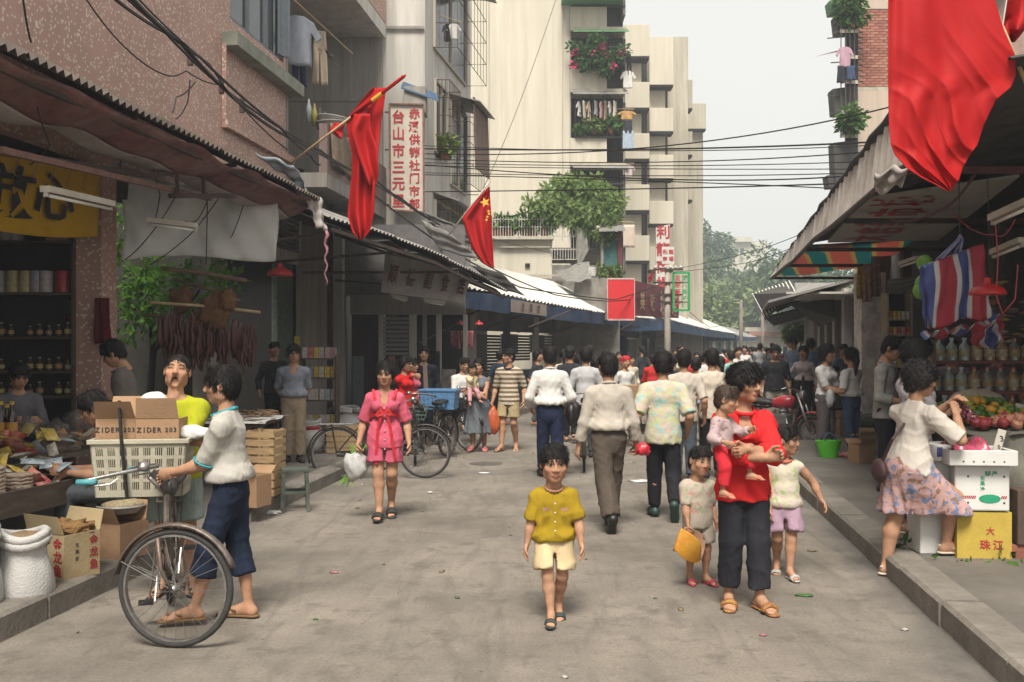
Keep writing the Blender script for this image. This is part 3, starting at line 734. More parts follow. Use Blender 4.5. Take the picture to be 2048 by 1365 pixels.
MWPAINT=mat('white_sign_paint',(0.60,0.56,0.50),rough=0.6,var=0.12,scale=3,dirt=(0.33,0.20,0.12),dirt_amt=0.5,dirt_scale=3)
def corrugated(mb,o,u,v,nu_waves,amp=0.022,seg=4,nv=4,sag=None):
    """sheet spanned by u (across the corrugations) and v (along them) from o"""
    o,u,v=Vector(o),Vector(u),Vector(v);n=u.cross(v).normalized()
    def f(a,b):
        p=o+u*a+v*b+n*amp*math.sin(a*nu_waves*2*math.pi)
        if sag:p=p+Vector((0,0,sag(a,b)))
        return p
    return mb.grid(f,nu_waves*seg,nv)
def wire(label,pts,r=0.010,group='overhead wires',sag=0.0,n=10,mat_=None,name='cable'):
    ps=[]
    for a,b in zip(pts[:-1],pts[1:]):
        a,b=Vector(a),Vector(b)
        for i in range(n):t=i/n;ps.append(a.lerp(b,t)-Vector((0,0,sag*4*t*(1-t))))
    ps.append(Vector(pts[-1]));mb=MB();mb.tube(ps,r,5)
    return mb.build(name,mat_ or MWIRE,label=label,cat='cable',group=group)
def frame_rect(mb,a,b,c,d,w,dep):
    for p,q in((a,b),(b,c),(c,d),(d,a)):mb.bar(p,q,w,dep)
# ================================================================ prop makers
def blob_mesh(name,r,mat_,seed=0,amp=0.12,freq=3.0,n=3,flat=None,cre=0.0):
    bm=bmesh.new();bmesh.ops.create_icosphere(bm,subdivisions=n,radius=1.0);q=random.Random(seed);o=Vector((q.random()*9,q.random()*9,q.random()*9))
    from mathutils import noise as mn
    for v in bm.verts:
        d=1+amp*mn.noise(v.co*freq*0.5+o)*2+amp*.5*mn.noise(v.co*freq+o)*2
        if cre:d-=cre*abs(mn.noise(v.co*freq*1.7+o))
        v.co=Vector((v.co.x*r[0],v.co.y*r[1],v.co.z*r[2]))*d
        if flat is not None and v.co.z<-r[2]*flat:v.co.z=-r[2]*flat
    me=bpy.data.meshes.new(name);bm.to_mesh(me);bm.free();me.shade_smooth();me.materials.append(mat_);return me
def put(name,me,loc,label=None,cat=None,group=None,parent=None,rz=0.0,sc=1.0):
    o=link(name,me,None,parent);o.scale=(sc,sc,sc)if not isinstance(sc,tuple)else sc
    if parent is not None:o.location=mw(parent).inverted()@Vector(loc)
    else:o.location=loc
    o.rotation_euler=(0,0,rz);return tag(o,label,cat,group)
MCARD=mat('brown_cardboard',(0.36,0.22,0.125),rough=0.85,var=0.15,scale=3,dirt=(0.22,0.13,0.075),dirt_amt=0.5,dirt_scale=4)
MCARDY=mat('yellow_cardboard',(0.50,0.36,0.06),rough=0.8,var=0.15,scale=3,dirt=(0.30,0.2,0.05),dirt_amt=0.5,dirt_scale=4)
MCARDP=mat('pale_cardboard',(0.45,0.35,0.20),rough=0.85,var=0.15,scale=3,dirt=(0.25,0.17,0.09),dirt_amt=0.5,dirt_scale=4)
MINK=mat('print_black',(0.03,0.028,0.03),rough=0.8,var=0.2)
MINKR=mat('print_red',(0.38,0.025,0.03),rough=0.8,var=0.2)
MINKG=mat('print_green',(0.02,0.27,0.14),rough=0.8,var=0.2)
def carton(label,loc,d,rz,m=None,open_=True,group=None,cat='carton',name='carton'):
    """open or closed cardboard box standing on loc"""
    m=m or MCARD;t=thing(name,label,cat,loc,rz,group);w,l,h=d;th=.006
    mb=MB()
    for c,s in(((0,-l/2+th/2,h/2),(w,th,h)),((0,l/2-th/2,h/2),(w,th,h)),((-w/2+th/2,0,h/2),(th,l-2.2*th,h)),((w/2-th/2,0,h/2),(th,l-2.2*th,h)),((0,0,th/2),(w-.02,l-.02,th))):mb.box(c,s)
    mb.build('box_wall',m,t,local=True)
    if open_:
        for s,a in((-1,rnd.uniform(15,60)),(1,rnd.uniform(15,60))):
            mb=MB();fl=l*.46;A=R(a);mb.slab([(-w/2,s*l/2,h+.001),(w/2,s*l/2,h+.001),(w/2-.01,s*(l/2+fl*math.sin(A)),h+fl*math.cos(A)),(-w/2+.01,s*(l/2+fl*math.sin(A)),h+fl*math.cos(A))],(0,s*.004,.004));mb.build('flap',m,t,local=True)
    else:
        for s in(-1,1):MB().box((0,s*l/4,h+th/2),(w,l/2-.004,th)).build('flap',m,t,local=True)
    return t
def face_text(t,s,size,m,x,z,d,face='front',**kw):
    """writing on a carton face in the carton's own axes (front = local -y, right = local +x)"""
    M=mw(t)
    if face=='front':o=M@Vector((x,-d[1]/2-.003,z));ux=M.to_3x3()@Vector((1,0,0))
    elif face=='right':o=M@Vector((d[0]/2+.003,x,z));ux=M.to_3x3()@Vector((0,1,0))
    else:o=M@Vector((-d[0]/2-.003,x,z));ux=M.to_3x3()@Vector((0,-1,0))
    return text(s,size,m,t,o,ux,(0,0,1),**kw)
def lathe_mesh(name,prof,mats,n=14,smooth=True,split=None):
    mb=MB()
    if split is None:mb.lathe(prof,n=n)
    else:
        for i,(a,b)in enumerate(split):mb.mi=i;mb.lathe(prof[a:b],n=n)
    return mb.mesh(name,mats,smooth='auto')
def bottle_mesh(name,m,mcap,mlab,h=.28,r=.035):
    mb=MB();mb.mi=0;mb.lathe([(0.0,0),(r,.004),(r,h*.6),(r*.5,h*.75),(r*.38,h*.8),(r*.38,h*.93)],n=10)
    mb.mi=1;mb.lathe([(r*.45,h*.92),(r*.45,h),(0,h)],n=8);mb.mi=2;mb.lathe([(r*1.03,h*.18),(r*1.03,h*.5)],n=10)
    return mb.mesh(name,[m,mcap,mlab],smooth='auto')
def cloth_sheet(fn,nu,nv,thick=0.004):
    mb=MB();mb.grid(fn,nu,nv);return mb
MCHROME=mat('dull_chrome',(0.36,0.35,0.34),rough=0.42,var=0.2,scale=20,metal=0.9,dirt=(0.16,0.10,0.06),dirt_amt=.5,dirt_scale=14)
MTYRE=mat('dusty_tyre',(0.045,0.042,0.040),rough=0.9,var=0.3,scale=14)
MBLACK=mat('black_enamel',(0.014,0.013,0.013),rough=0.35,var=0.4,scale=18,dirt=(0.10,0.075,0.055),dirt_amt=.55,dirt_scale=6)
MVINYL=mat('black_vinyl',(0.02,0.019,0.018),rough=0.5,var=0.3)
def bicycle(label,loc,rz,group='bicycles',steer=0.0,grip=None,stand=True,crate=False,basket=False,m=None):
    """roadster bicycle; local +X is forward, wheels touch z=0; steer in degrees"""
    m=m or MBLACK;grip=grip or MVINYL;t=thing('bicycle',label,'bicycle',loc,rz,group);rw=0.335;wb=0.56
    Q=Matrix.Rotation(R(steer),4,'Z')
    fx=wb;hx=fx-0.055
    def S(p): # steered point about the head axis
        return Vector((hx,0,0))+Q.to_3x3()@(Vector(p)-Vector((hx,0,0)))
    def wheel(cx,steered):
        f=S if steered else Vector;w=thing('wheel',None,None);w.parent=t;w['label']='front wheel' if steered else 'rear wheel';del w['label']
        N=36;c=lambda r,a,y=0:f((cx+r*math.cos(a),y,rw+r*math.sin(a)))
        MB().tube([c(rw-.019,2*math.pi*i/N)for i in range(N)],.019,7,closed=True).build('tyre',MTYRE,w,smooth=True,local=True)
        mb=MB();rs=[[c(rw-.034-dz,2*math.pi*i/N,y)for y,dz in((-.016,0),(.016,0),(.016,.012),(-.016,.012))]for i in range(N+1)];mb.rings(rs,True,False);mb.build('rim',MCHROME,w,local=True)
        mb=MB()
        for i in range(28):
            a=2*math.pi*i/28;s=1 if i%2 else-1;b=a+(.9 if(i//2)%2 else-.9);mb.tube([c(.022,b,s*.028),c(rw-.045,a,s*.004)],.0016,3,caps=False)
        mb.build('spokes',MCHROME,w,local=True)
        MB().tube([f((cx,-.05,rw)),f((cx,-.03,rw)),f((cx,.03,rw)),f((cx,.05,rw))],[.01,.024,.024,.01],8).build('hub',MCHROME,w,local=True,smooth=True)
        return w
    wheel(fx,True);wheel(-wb,False)
    seat,bb,hd,hd2=Vector((-.20,0,.80)),Vector((-.05,0,.29)),Vector((hx-.085,0,.84)),Vector((hx-.045,0,.66))
    mb=MB()
    for a,b,r in((seat,bb,.015),(hd,seat-V(0,0,.03),.015),(hd2,bb,.017),(hd+V(-.01,0,.03),hd2+V(.006,0,-.03),.019)):mb.tube([a,b],r,8)
    for s in(-1,1):mb.tube([bb+V(0,s*.03,0),V(-wb,s*.06,rw)],.009,6);mb.tube([seat-V(0,0,.04)+V(0,s*.02,0),V(-wb,s*.06,rw)],.008,6)
    mb.build('frame',m,t,local=True,smooth='auto')
    mb=MB();mb.tube([hd2+V(.008,0,-.02),S((hx-.03,0,.60))],.02,8)
    for s in(-1,1):mb.tube([S((hx-.035,s*.035,.62)),S((hx-.01,s*.05,.45)),S((fx,s*.052,rw))],[.013,.012,.009],7)
    mb.build('fork',m,t,local=True,smooth=True)
    mb=MB();mb.tube([hd,S((hx-.10,0,.95))],.012,8);mb.tube([S((hx-.10+.05*math.cos(q)-.28*abs(math.sin(q))**1.5,.30*math.sin(q),.985+.03*math.cos(2*q)))for q in[R(-80+i*16)for i in range(11)]],.011,8);mb.build('handlebar',MCHROME,t,local=True,smooth=True)
    for s in(-1,1):MB().tube([S((hx-.36,s*.293,.958)),S((hx-.25,s*.296,.962))],.0165,8).build('grip',grip,t,local=True,smooth=True)
    for s in(-1,1):MB().tube([S((hx-.17,s*.22,.97)),S((hx-.20,s*.24,.945)),S((hx-.33,s*.27,.925))],.005,5).build('brake_lever',MCHROME,t,local=True)
    MB().lathe([(0,.045),(.022,.042),(.034,.02),(.036,0),(.0,-.004)],S((hx-.09,-.09,1.005)),12).build('bell',MCHROME,t,local=True,smooth=True)
    MB().lathe([(0,-.07),(.03,-.05),(.05,.0),(.052,.012),(0,.016)],S((hx+.03,0,.90)),12,Q.to_3x3()@Matrix.Rotation(R(90),3,'Y')).build('headlamp',MBLACK,t,local=True,smooth=True)
    rs=[]
    for i in range(9):
        u=i/8;w=.10*(1-u)**.6+.022;x=-.36+.29*u;z=.865+.02*math.cos(u*5)
        rs.append([V(x,w*math.cos(q),z+.028*math.sin(q)-.012)for q in[2*math.pi*k/10 for k in range(10)]])
    MB().rings(rs).build('saddle',MVINYL,t,local=True,smooth=True)
    MB().tube([seat,seat+V(-.012,0,.055)],.012,7).build('seat_post',MCHROME,t,local=True)
    for cx,a0,a1,st in((fx,20,170,True),(-wb,-10,200,False)):
        f=S if st else Vector;rs=[]
        for i in range(19):
            a=R(a0+(a1-a0)*i/18);rs.append([f((cx+(rw+.022+d)*math.cos(a),y,rw+(rw+.022+d)*math.sin(a)))for y,d in((-.03,-.012),(-.02,.004),(0,.010),(.02,.004),(.03,-.012),(.02,.0),(0,.006),(-.02,.0))])
        MB().rings(rs).build('mudguard',m,t,local=True,smooth=True)
        for s in(-1,1):mb=MB();a=R(a1-12 if not st else a1-15);mb.tube([f((cx,s*.05,rw)),f((cx+(rw+.02)*math.cos(a),s*.02,rw+(rw+.02)*math.sin(a)))],.003,4);mb.build('stay',mat('dull_stay',(.12,.11,.10),rough=.6,bump=0),t,local=True)
    MB().lathe([(.095,-.003),(.095,.003)],bb+V(0,-.05,0),20,Matrix.Rotation(R(90),3,'X')).build('chainring',MCHROME,t,local=True)
    MB().slab([bb+V(.09,-.062,.05),bb+V(.10,-.062,-.05),V(-wb,-.062,rw-.035),V(-wb,-.062,rw+.035),bb+V(-.02,-.062,.09)],(0,.012,0)).build('chain_guard',m,t,local=True)
    for s,q in((-1,R(-60)),(1,R(120))):
        e=bb+V(.165*math.cos(q),s*.075,.165*math.sin(q));MB().tube([bb+V(0,s*.06,0),e],.008,6).build('crank',MCHROME,t,local=True);MB().box(e+V(0,s*.05,0),(.06,.085,.022)).build('pedal',MVINYL,t,local=True)
    mb=MB();z=.705
    for y in(-.07,0,.07):mb.tube([V(-.27,y,z),V(-.78,y,z)],.006,5)
    for x in(-.27,-.45,-.62,-.78):mb.tube([V(x,-.075,z),V(x,.075,z)],.006,5)
    for s in(-1,1):mb.tube([V(-.62,s*.075,z),V(-wb,s*.065,rw)],.006,5)
    mb.build('rack',m,t,local=True)
    if stand:
        mb=MB();mb.tube([V(-wb,.09,rw),V(-wb-.06,.13,.0)],.008,5);mb.tube([V(-wb,-.09,rw),V(-wb-.06,-.13,.0)],.008,5);mb.tube([V(-wb-.06,-.13,.005),V(-wb-.06,.13,.005)],.008,5);mb.build('kickstand',MCHROME,t,local=True)
    if basket:
        mb=MB()
        for k in range(4):
            z=.66+k*.06;g=.10+.012*k;ps=[S((hx+.17+g*1.0*a,g*1.35*b,z))for a,b in((-1,-1),(1,-1),(1,1),(-1,1))];mb.tube(ps,.004,4,closed=True)
        for i in range(7):
            for s in(-1,1):
                u=(i-3)/3;mb.tube([S((hx+.17+s*.10,u*.13,.66)),S((hx+.17+s*.136,u*.18,.84))],.003,4);mb.tube([S((hx+.17+u*.10,s*.135,.66)),S((hx+.17+u*.136,s*.183,.84))],.003,4)
        mb.build('wire_basket',mat('green_wire',(.05,.09,.07),rough=.5),t,local=True)
    return t
def plastic_crate(label,loc,rz,d,m,slots=(7,3),group=None,name='plastic_crate'):
    """slotted plastic crate: rim, floor and slatted sides"""
    t=thing(name,label,'crate',loc,rz,group);w,l,h=d;mb=MB();mb.box((0,0,.012),(w*.9,l*.9,.024))
    mb.build('floor',m,t,local=True)
    for face in range(4):
        L=w if face%2==0 else l;D=l if face%2==0 else w;A=Matrix.Rotation(R(90)*face,3,'Z');mb=MB()
        def q(x,y,z):return A@Vector((x,y,z))
        tp=lambda z:.90+.10*z/h
        def plate(x0,x1,z0,z1):
            f0,f1=tp(z0),tp(z1);y0,y1=-D/2*f0,-D/2*f1
            mb.slab([q(x0*f0,y0,z0),q(x1*f0,y0,z0),q(x1*f1,y1,z1),q(x0*f1,y1,z1)],q(0,.008,0))
        n,r_=slots;n=max(3,int(n*L/w));zs=[.0,.05]
        zz=[h*.06+(h*.80)*k/r_ for k in range(r_+1)];plate(-L/2,L/2,0,zz[0])
        for k in range(r_):
            z0,z1=zz[k],zz[k+1];bz=z0+(z1-z0)*.3;plate(-L/2,L/2,z0,bz)
            for i in range(n):
                x0=-L/2+L*i/n;plate(x0,x0+L/n*.42,bz,z1)
                for j in range(3):xx=x0+L/n*(.50+.165*j);plate(xx,xx+L/n*.07,bz,z1)
            plate(L/2-.02,L/2,bz,z1)
        plate(-L/2,L/2,zz[-1],h);mb.build('side',m,t,local=True)
    mb=MB()
    for s in(-1,1):mb.box((0,s*l/2,h-.012),(w+.03,.026,.03));mb.box((s*w/2,0,h-.0125),(.026,l-.03,.029))
    mb.build('rim',m,t,local=True,bev=.004);return t
def lamp_shade(label,loc,d,group='red lamp shades over the stalls',drop=1.0):
    t=thing('pendant_lamp',label,'lamp',loc,0,group);m=mat('red_enamel',(.40,.02,.018),rough=.4,var=.15,spec=.4);r=d/2
    MB().lathe([(r,0),(r*.98,r*.1),(r*.82,r*.35),(r*.45,r*.55),(r*.2,r*.62),(r*.2,r*.85),(r*.14,r*.95),(0,r*.95)],n=24).build('shade',m,t,local=True,smooth=True)
    MB().lathe([(0,r*.05),(r*.2,r*.15),(r*.22,r*.3),(r*.12,r*.5),(0,r*.5)],n=12).build('bulb',mat('unlit_bulb',(.7,.68,.6),rough=.2,var=.02),t,local=True,smooth=True)
    MB().tube([(0,0,r*.95),(.01,0,drop*.5),(0,0,drop)],.004,5).build('cord',MWIRE,t,local=True)
    return t
def tube_lamp(label,a,b,group='fluorescent lamps under the canopies'):
    a,b=Vector(a),Vector(b);t=thing('fluorescent_lamp',label,'lamp',(a+b)/2,0,group)
    MB().bar(a,b,.075,.045).build('housing',mat('lamp_housing',(.42,.38,.31),rough=.5,var=.2,dirt=(.2,.15,.1),dirt_amt=.5),t)
    d=(b-a).normalized();MB().tube([a+d*.03-V(0,0,.042),b-d*.03-V(0,0,.042)],.014,8).build('tube',mat('lamp_tube',(.72,.70,.64),rough=.3,var=.05),t,smooth=True)
    for p in(a+d*.02,b-d*.02):MB().box(p-V(0,0,.038),(.03,.03,.035)).build('socket',mat('lamp_socket',(.4,.36,.3)),t)
    return t
# foliage ---------------------------------------------------------
def leaf_mat(name,col,tr=.3):return mat(name,col,rough=.55,var=.45,scale=3.5,bump=0,spec=.3,translucent=tr)
def leaves(name,clumps,n,size,m,seed=0,parent=None,aspect=.45,droop=.4):
    """n leaf-shaped quads spread through ellipsoid clumps [(centre, radii)]"""
    q=np.random.default_rng(seed);w=np.array([r[0]*r[1]*r[2]for c,r in clumps])**.67;pick=q.choice(len(clumps),n,p=w/w.sum())
    C=np.array([c for c,r in clumps])[pick];Rr=np.array([r for c,r in clumps])[pick]
    d=q.normal(size=(n,3));d/=np.linalg.norm(d,axis=1)[:,None];rad=q.random(n)**.38
    pos=C+d*Rr*rad[:,None]*(1+q.normal(size=(n,1))*.08)
    t=d*.7+q.normal(size=(n,3))*.6;t[:,2]-=droop;t/=np.linalg.norm(t,axis=1)[:,None]
    u=np.cross(t,q.normal(size=(n,3)));u/=np.linalg.norm(u,axis=1)[:,None];s=size*(0.6+.8*q.random(n))[:,None]
    nn=np.cross(u,t)
    v=np.stack([pos,pos+t*s*.5+u*s*aspect*.5+nn*s*.06,pos+t*s,pos+t*s*.5-u*s*aspect*.5+nn*s*.06],1).reshape(-1,3)
    if parent is not None:
        iv=np.array(mw(parent).inverted());v=v@iv[:3,:3].T+iv[:3,3]
    me=np_mesh(name,[(v,np.arange(4*n).reshape(-1,4))],[m]);me.shade_flat()
    return link(name,me,None,parent)
def tree(name,label,base,crown_c,crown_r,n,size,m,seed,group=None,trunk=True,tr=.12,nclump=14,cat='tree'):
    t=thing(name,label,cat,base,0,group);q=random.Random(seed);cl=[];cc=Vector(crown_c)
    for i in range(nclump):
        d=Vector((q.gauss(0,1),q.gauss(0,1),q.gauss(0,.8))).normalized()*q.uniform(.35,.82);s=q.uniform(.26,.46)
        cl.append((cc+Vector((d.x*crown_r[0],d.y*crown_r[1],d.z*crown_r[2])),tuple(s*x for x in crown_r)))
    if trunk:
        mb=MB();b=Vector(base);mb.tube([b,b.lerp(cc,.5)+V(.05,0,0),cc],[tr,tr*.75,tr*.4],8)
        for c,r in cl[:9]:mb.tube([b.lerp(cc,.55),Vector(c).lerp(cc,.4),c],[tr*.45,tr*.3,tr*.1],5)
        mb.build('trunk',mat('bark',(.10,.08,.06),rough=.95,var=.4,scale=8),t,smooth=True)
    leaves('crown',cl,n,size,m,seed,t);return t
# ================================================================ left side of the street
WL=lambda Y:-5.74+0.11*Y
def wallp(Y,z,out=0.0):return Vector((WL(Y)+out,Y,z))
def wall_piece(mb,y0,y1,z0,z1,th=.25,out=0.0):
    """upright slab in the left facade plane"""
    mb.slab([wallp(y0,z0,out),wallp(y1,z0,out),wallp(y1,z1,out),wallp(y0,z1,out)],(-th,0,0))
b1=thing('tiled_building','pink mosaic-tiled building with a projecting loggia above the stalls','building',(WL(12)-2,12,0))
mb=MB()
wall_piece(mb,1,14.6,3.65,14);wall_piece(mb,16.9,17.15,3.65,14);wall_piece(mb,14.6,16.9,3.65,6.5);wall_piece(mb,14.6,16.9,9.2,14)
mb.build('upper_wall',MT,b1)
MB().slab([wallp(17.15,3.65,.0),wallp(17.15,3.65,-2.6),wallp(17.15,14,-2.6),wallp(17.15,14,0)],(0,-.12,0)).build('corner_wall',MGREY,b1)
MB().bar(wallp(14.3,6.12,.10),wallp(17.3,6.12,.10),.26,.20).build('window_ledge',mat('mossy_ledge',(.26,.27,.22),rough=.9,var=.3,dirt=(.09,.10,.07),dirt_amt=.8,dirt_scale=4),b1)
MB().bar(wallp(14.3,4.9,.04),wallp(17.2,4.9,.04),.10,.12).build('string_course',MT,b1)
MB().bar(wallp(14.32,4.95,.03),wallp(14.32,6.05,.03),.06,.05).build('pilaster',MT,b1)
# upper window: frame, mullions, glass, sash opened to the street
w=thing('window',None,None);w.parent=b1;w.location=wallp(15.75,6.5)-b1.location
MALU=mat('blue_grey_window_frame',(.13,.145,.165),rough=.5,var=.2,metal=.3)
mb=MB()
for y in(14.65,15.4,16.15,16.85):mb.bar(wallp(y,6.5,-.06),wallp(y,9.2,-.06),.07,.06)
for z in(6.54,8.4,9.16):mb.bar(wallp(14.6,z,-.065),wallp(16.9,z,-.065),.06,.055)
mb.build('frame',MALU,w)
for y in(14.68,15.43,16.18):MB().slab([wallp(y,6.55,-.07),wallp(y+.68,6.55,-.07),wallp(y+.68,9.15,-.07),wallp(y,9.15,-.07)],(-.008,0,0)).build('pane',MGLASS,w)
mb=MB();a,b=wallp(16.70,6.6,.0),wallp(16.86,6.6,.10)
frame_rect(mb,a,b,b+V(0,0,2.4),a+V(0,0,2.4),.05,.04);mb.build('sash',MALU,w)
MB().slab([a,b,b+V(0,0,2.4),a+V(0,0,2.4)],(0,.008,0)).build('pane',mat('dusty_glass',(.10,.115,.13),rough=.2,spec=.5),w)
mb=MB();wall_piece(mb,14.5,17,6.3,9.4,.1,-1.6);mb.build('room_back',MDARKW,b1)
# ground-floor piers, lintel
for y0,y1,m_ in((10.95,11.28,MT),(4.6,4.95,MT)):
    mb=MB();wall_piece(mb,y0,y1,PZ,3.65,.30,.02);mb.build('pier',m_,b1)
MB().bar(wallp(1,3.52,-.1),wallp(13.9,3.52,-.1),.22,.26).build('lintel',mat('dark_beam',(.05,.04,.036),rough=.9,var=.4),b1)
# shop room behind the stalls
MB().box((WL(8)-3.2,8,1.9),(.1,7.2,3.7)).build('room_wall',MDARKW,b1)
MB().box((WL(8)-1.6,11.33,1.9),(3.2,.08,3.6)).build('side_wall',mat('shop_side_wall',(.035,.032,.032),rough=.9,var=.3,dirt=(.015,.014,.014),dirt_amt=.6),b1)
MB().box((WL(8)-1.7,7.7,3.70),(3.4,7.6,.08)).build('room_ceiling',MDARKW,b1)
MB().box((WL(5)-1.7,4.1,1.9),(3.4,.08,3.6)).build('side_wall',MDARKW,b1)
# soffit over the alley and its flanks
MB().slab([wallp(11.3,3.66,0),wallp(13.9,3.66,0),wallp(13.9,3.66,-.6),wallp(11.3,3.66,-.6)],(0,0,.12)).build('soffit',MGREY,b1)
# ---- loggia
BL=lambda Y,z,o=0.0:Vector((WL(Y)+.65+o,Y,z))
lg=b1
def bal(name,pts,off,m):mb=MB();mb.slab(pts,off);return mb.build(name,m,lg)
bal('balcony_slab',[BL(17.2,8.35),BL(21.5,8.35),BL(21.5,8.35,-3.2),BL(17.2,8.35,-3.2)],(0,0,.30),MPALE)
bal('balcony_fascia',[BL(17.2,8.66,.005),BL(21.5,8.66,.005),BL(21.5,10.2,.005),BL(17.2,10.2,.005)],(-.15,0,0),MT)
bal('balcony_slab',[BL(17.2,4.45),BL(21.5,4.45),BL(21.5,4.45,-3.2),BL(17.2,4.45,-3.2)],(0,0,.25),MGREY)
bal('parapet',[BL(17.2,4.7,.004),BL(21.5,4.7,.004),BL(21.5,5.55,.004),BL(17.2,5.55,.004)],(-.14,0,0),mat('stained_pink_render',(.27,.19,.17),rough=.9,var=.25,stretch=streak,dirt=(.12,.09,.08),dirt_amt=.7))
bal('loggia_wall',[BL(17.3,4.7,-2.3),BL(21.5,4.7,-2.3),BL(21.5,8.35,-2.3),BL(17.3,8.35,-2.3)],(-.1,0,0),mat('dim_grey_wall',(.21,.195,.18),rough=.9,var=.2,dirt=(.1,.09,.08),dirt_amt=.5))
bal('loggia_wall',[BL(21.45,4.7,-2.3),BL(21.45,4.7,-.06),BL(21.45,8.35,-.06),BL(21.45,8.35,-2.3)],(0,.1,0),MGREY)
MB().bar(BL(21.44,7.0,-2.3),BL(21.44,7.0,-.1),.03,.05).build('string_course',MGREY,b1)
MB().box(BL(18.5,5.9,-2.2),(.04,1.0,2.3)).build('doorway',mat('black_doorway',(.02,.019,.018),rough=.9),b1)
# laundry pole and garments in the loggia
pole_a,pole_b=P(560,-25,17.0),P(705,108,19.3)
MB().tube([pole_a,pole_b],.016,6).build('laundry_pole',MBAMBOO,label='bamboo laundry pole under the loggia ceiling',cat='pole')
def garment(label,c,w,h,m,kind='shirt',rz=0.0,group='laundry on the balconies',amp=.03,name=None):
    """hanging garment: shirt, trousers or towel, real thickness, hung at c (top centre)"""
    c=Vector(c);t=MB();Mz=Matrix.Rotation(rz,3,'Z');q=random.Random(int(abs(c.x*97+c.z*31+w*7)*100));p1,p2=q.random()*6,q.random()*6
    if kind=='shirt':out=[(-.16,0),(.16,0),(.42,-.10),(.66,-.42),(.52,-.50),(.36,-.30),(.37,-1),(-.37,-1),(-.36,-.30),(-.52,-.50),(-.66,-.42),(-.42,-.10)];cells=[(0,1,2,11),(11,2,5,8),(2,3,4,5),(11,8,9,10),(8,5,6,7)]
    elif kind=='trousers':out=[(-.30,0),(.30,0),(.36,-.3),(.40,-1),(.10,-1),(0,-.34),(-.10,-1),(-.40,-1),(-.36,-.3)];cells=[(0,1,2,8),(8,2,5,5),(5,2,3,4),(8,5,6,7)]
    else:out=[(-.5,0),(.5,0),(.5,-1),(-.5,-1)];cells=[(0,1,2,3)]
    for cell in cells:
        A=[out[i]for i in cell]
        def f(u,v,A=A):
            x=(A[0][0]*(1-u)+A[1][0]*u)*(1-v)+(A[3][0]*(1-u)+A[2][0]*u)*v;z=(A[0][1]*(1-u)+A[1][1]*u)*(1-v)+(A[3][1]*(1-u)+A[2][1]*u)*v
            return c+Mz@Vector((x*w,amp*math.sin(x*11+p1+z*3)*(.3-z),z*h))
        t.grid(f,6,8)
    for i,v in enumerate(t.v):pass
    me_v={}
    o=t.build(name or{'shirt':'hanging_shirt','trousers':'hanging_trousers'}.get(kind,'hanging_towel'),m,smooth=True,label=label,cat={'shirt':'shirt','trousers':'trousers'}.get(kind,'towel'),group=group)
    bm=bmesh.new();bm.from_mesh(o.data);bmesh.ops.remove_doubles(bm,verts=bm.verts[:],dist=.004);bmesh.ops.recalc_face_normals(bm,faces=bm.faces[:]);bmesh.ops.solidify(bm,geom=bm.faces[:],thickness=.012);bm.to_mesh(o.data);bm.free();o.data.shade_smooth()
    return o
garment('grey checked shirt drying in the loggia of the pink building',P(598,32,17.6),.62,.88,cloth('grey_check',(.25,.26,.30)),rz=R(25))
garment('beige trousers hanging beside the grey checked shirt',P(640,62,18.2),.34,.98,cloth('beige_cloth',(.50,.40,.30)),'trousers',rz=R(25))
garment('dark green jacket hanging at the loggia corner behind the window sash',P(560,30,17.3),.3,.9,cloth('dark_green_cloth',(.05,.055,.04)),'towel',rz=R(40))
garment('blue denim trousers hanging below the grey checked shirt',P(598,105,17.9),.34,.62,cloth('denim_blue',(.025,.035,.08)),'trousers',rz=R(20))
# things on the parapet
t=thing('enamel_basin','two nested grey basins on the loggia parapet','basin',BL(18.0,5.56,-.1));prof=[(.0,0),(.22,.01),(.33,.16),(.35,.165),(.335,.15),(.225,.025),(0,.02)]
MB().lathe(prof,n=20).build('lower_basin',mat('grey_basin',(.38,.37,.34),rough=.5),t,local=True,smooth=True)
MB().lathe([(r,z+.09)for r,z in prof],n=20,M=Matrix.Rotation(R(9),3,'Y')).build('upper_basin',mat('pale_basin',(.50,.49,.46),rough=.5),t,local=True,smooth=True)
MB().grid(lambda u,v:BL(17.3+2.1*u,5.58-.75*v,.02+.05*math.sin(u*9)+.05*v+.03*math.sin(u*23)),24,8).build('sacking',mat('jute_sacking',(.20,.15,.10),rough=1,var=.4,scale=12),thick=.012,smooth=True,label='brown sacking draped over the loggia parapet',cat='sacking')
MB().grid(lambda u,v:BL(19.5+1.0*u,5.57-.62*v,.03+.03*math.sin(u*14)),14,6).build('hanging_rag',cloth('mauve_rag',(.28,.21,.22)),thick=.01,smooth=True,label='mauve rag over the loggia parapet below the flag pole',cat='rag')
hg=thing('clothes_hanger_rack','round rack of pink and yellow clothes hangers in the loggia','hanger rack',BL(20.3,5.9,-.35))
for i,c in enumerate(((.5,.18,.2),(.45,.38,.05),(.5,.18,.2),(.42,.12,.15),(.5,.4,.1))):
    mb=MB();o=BL(20.0+i*.12,5.95+.05*(i%2),-.35);mb.tube([o+V(-.2,0,0),o+V(.2,.05,0),o+V(0,0,.15),o+V(-.2,0,0)],.010,5);mb.tube([o+V(0,0,.15),o+V(0,0,.22),o+V(.03,0,.26),o+V(.05,0,.22)],.008,5);mb.build('hanger',mat('hanger_%d'%(i%3),c,rough=.4),hg)
for i in range(6):
    mb=MB();o=BL(17.8+i*.32,5.95,-.5);mb.lathe([(.0,0),(.045,.01),(.05,.26),(.02,.36),(.015,.42),(0,.42)],o-V(0,0,.25),8);mb.build('bottle',mat('bottle_%d'%(i%3),((.30,.33,.32),(.35,.30,.06),(.10,.13,.12))[i%3],rough=.25),smooth=True,label='bottle standing on the loggia parapet behind the basins',cat='bottle',group='bottles on the loggia parapet')
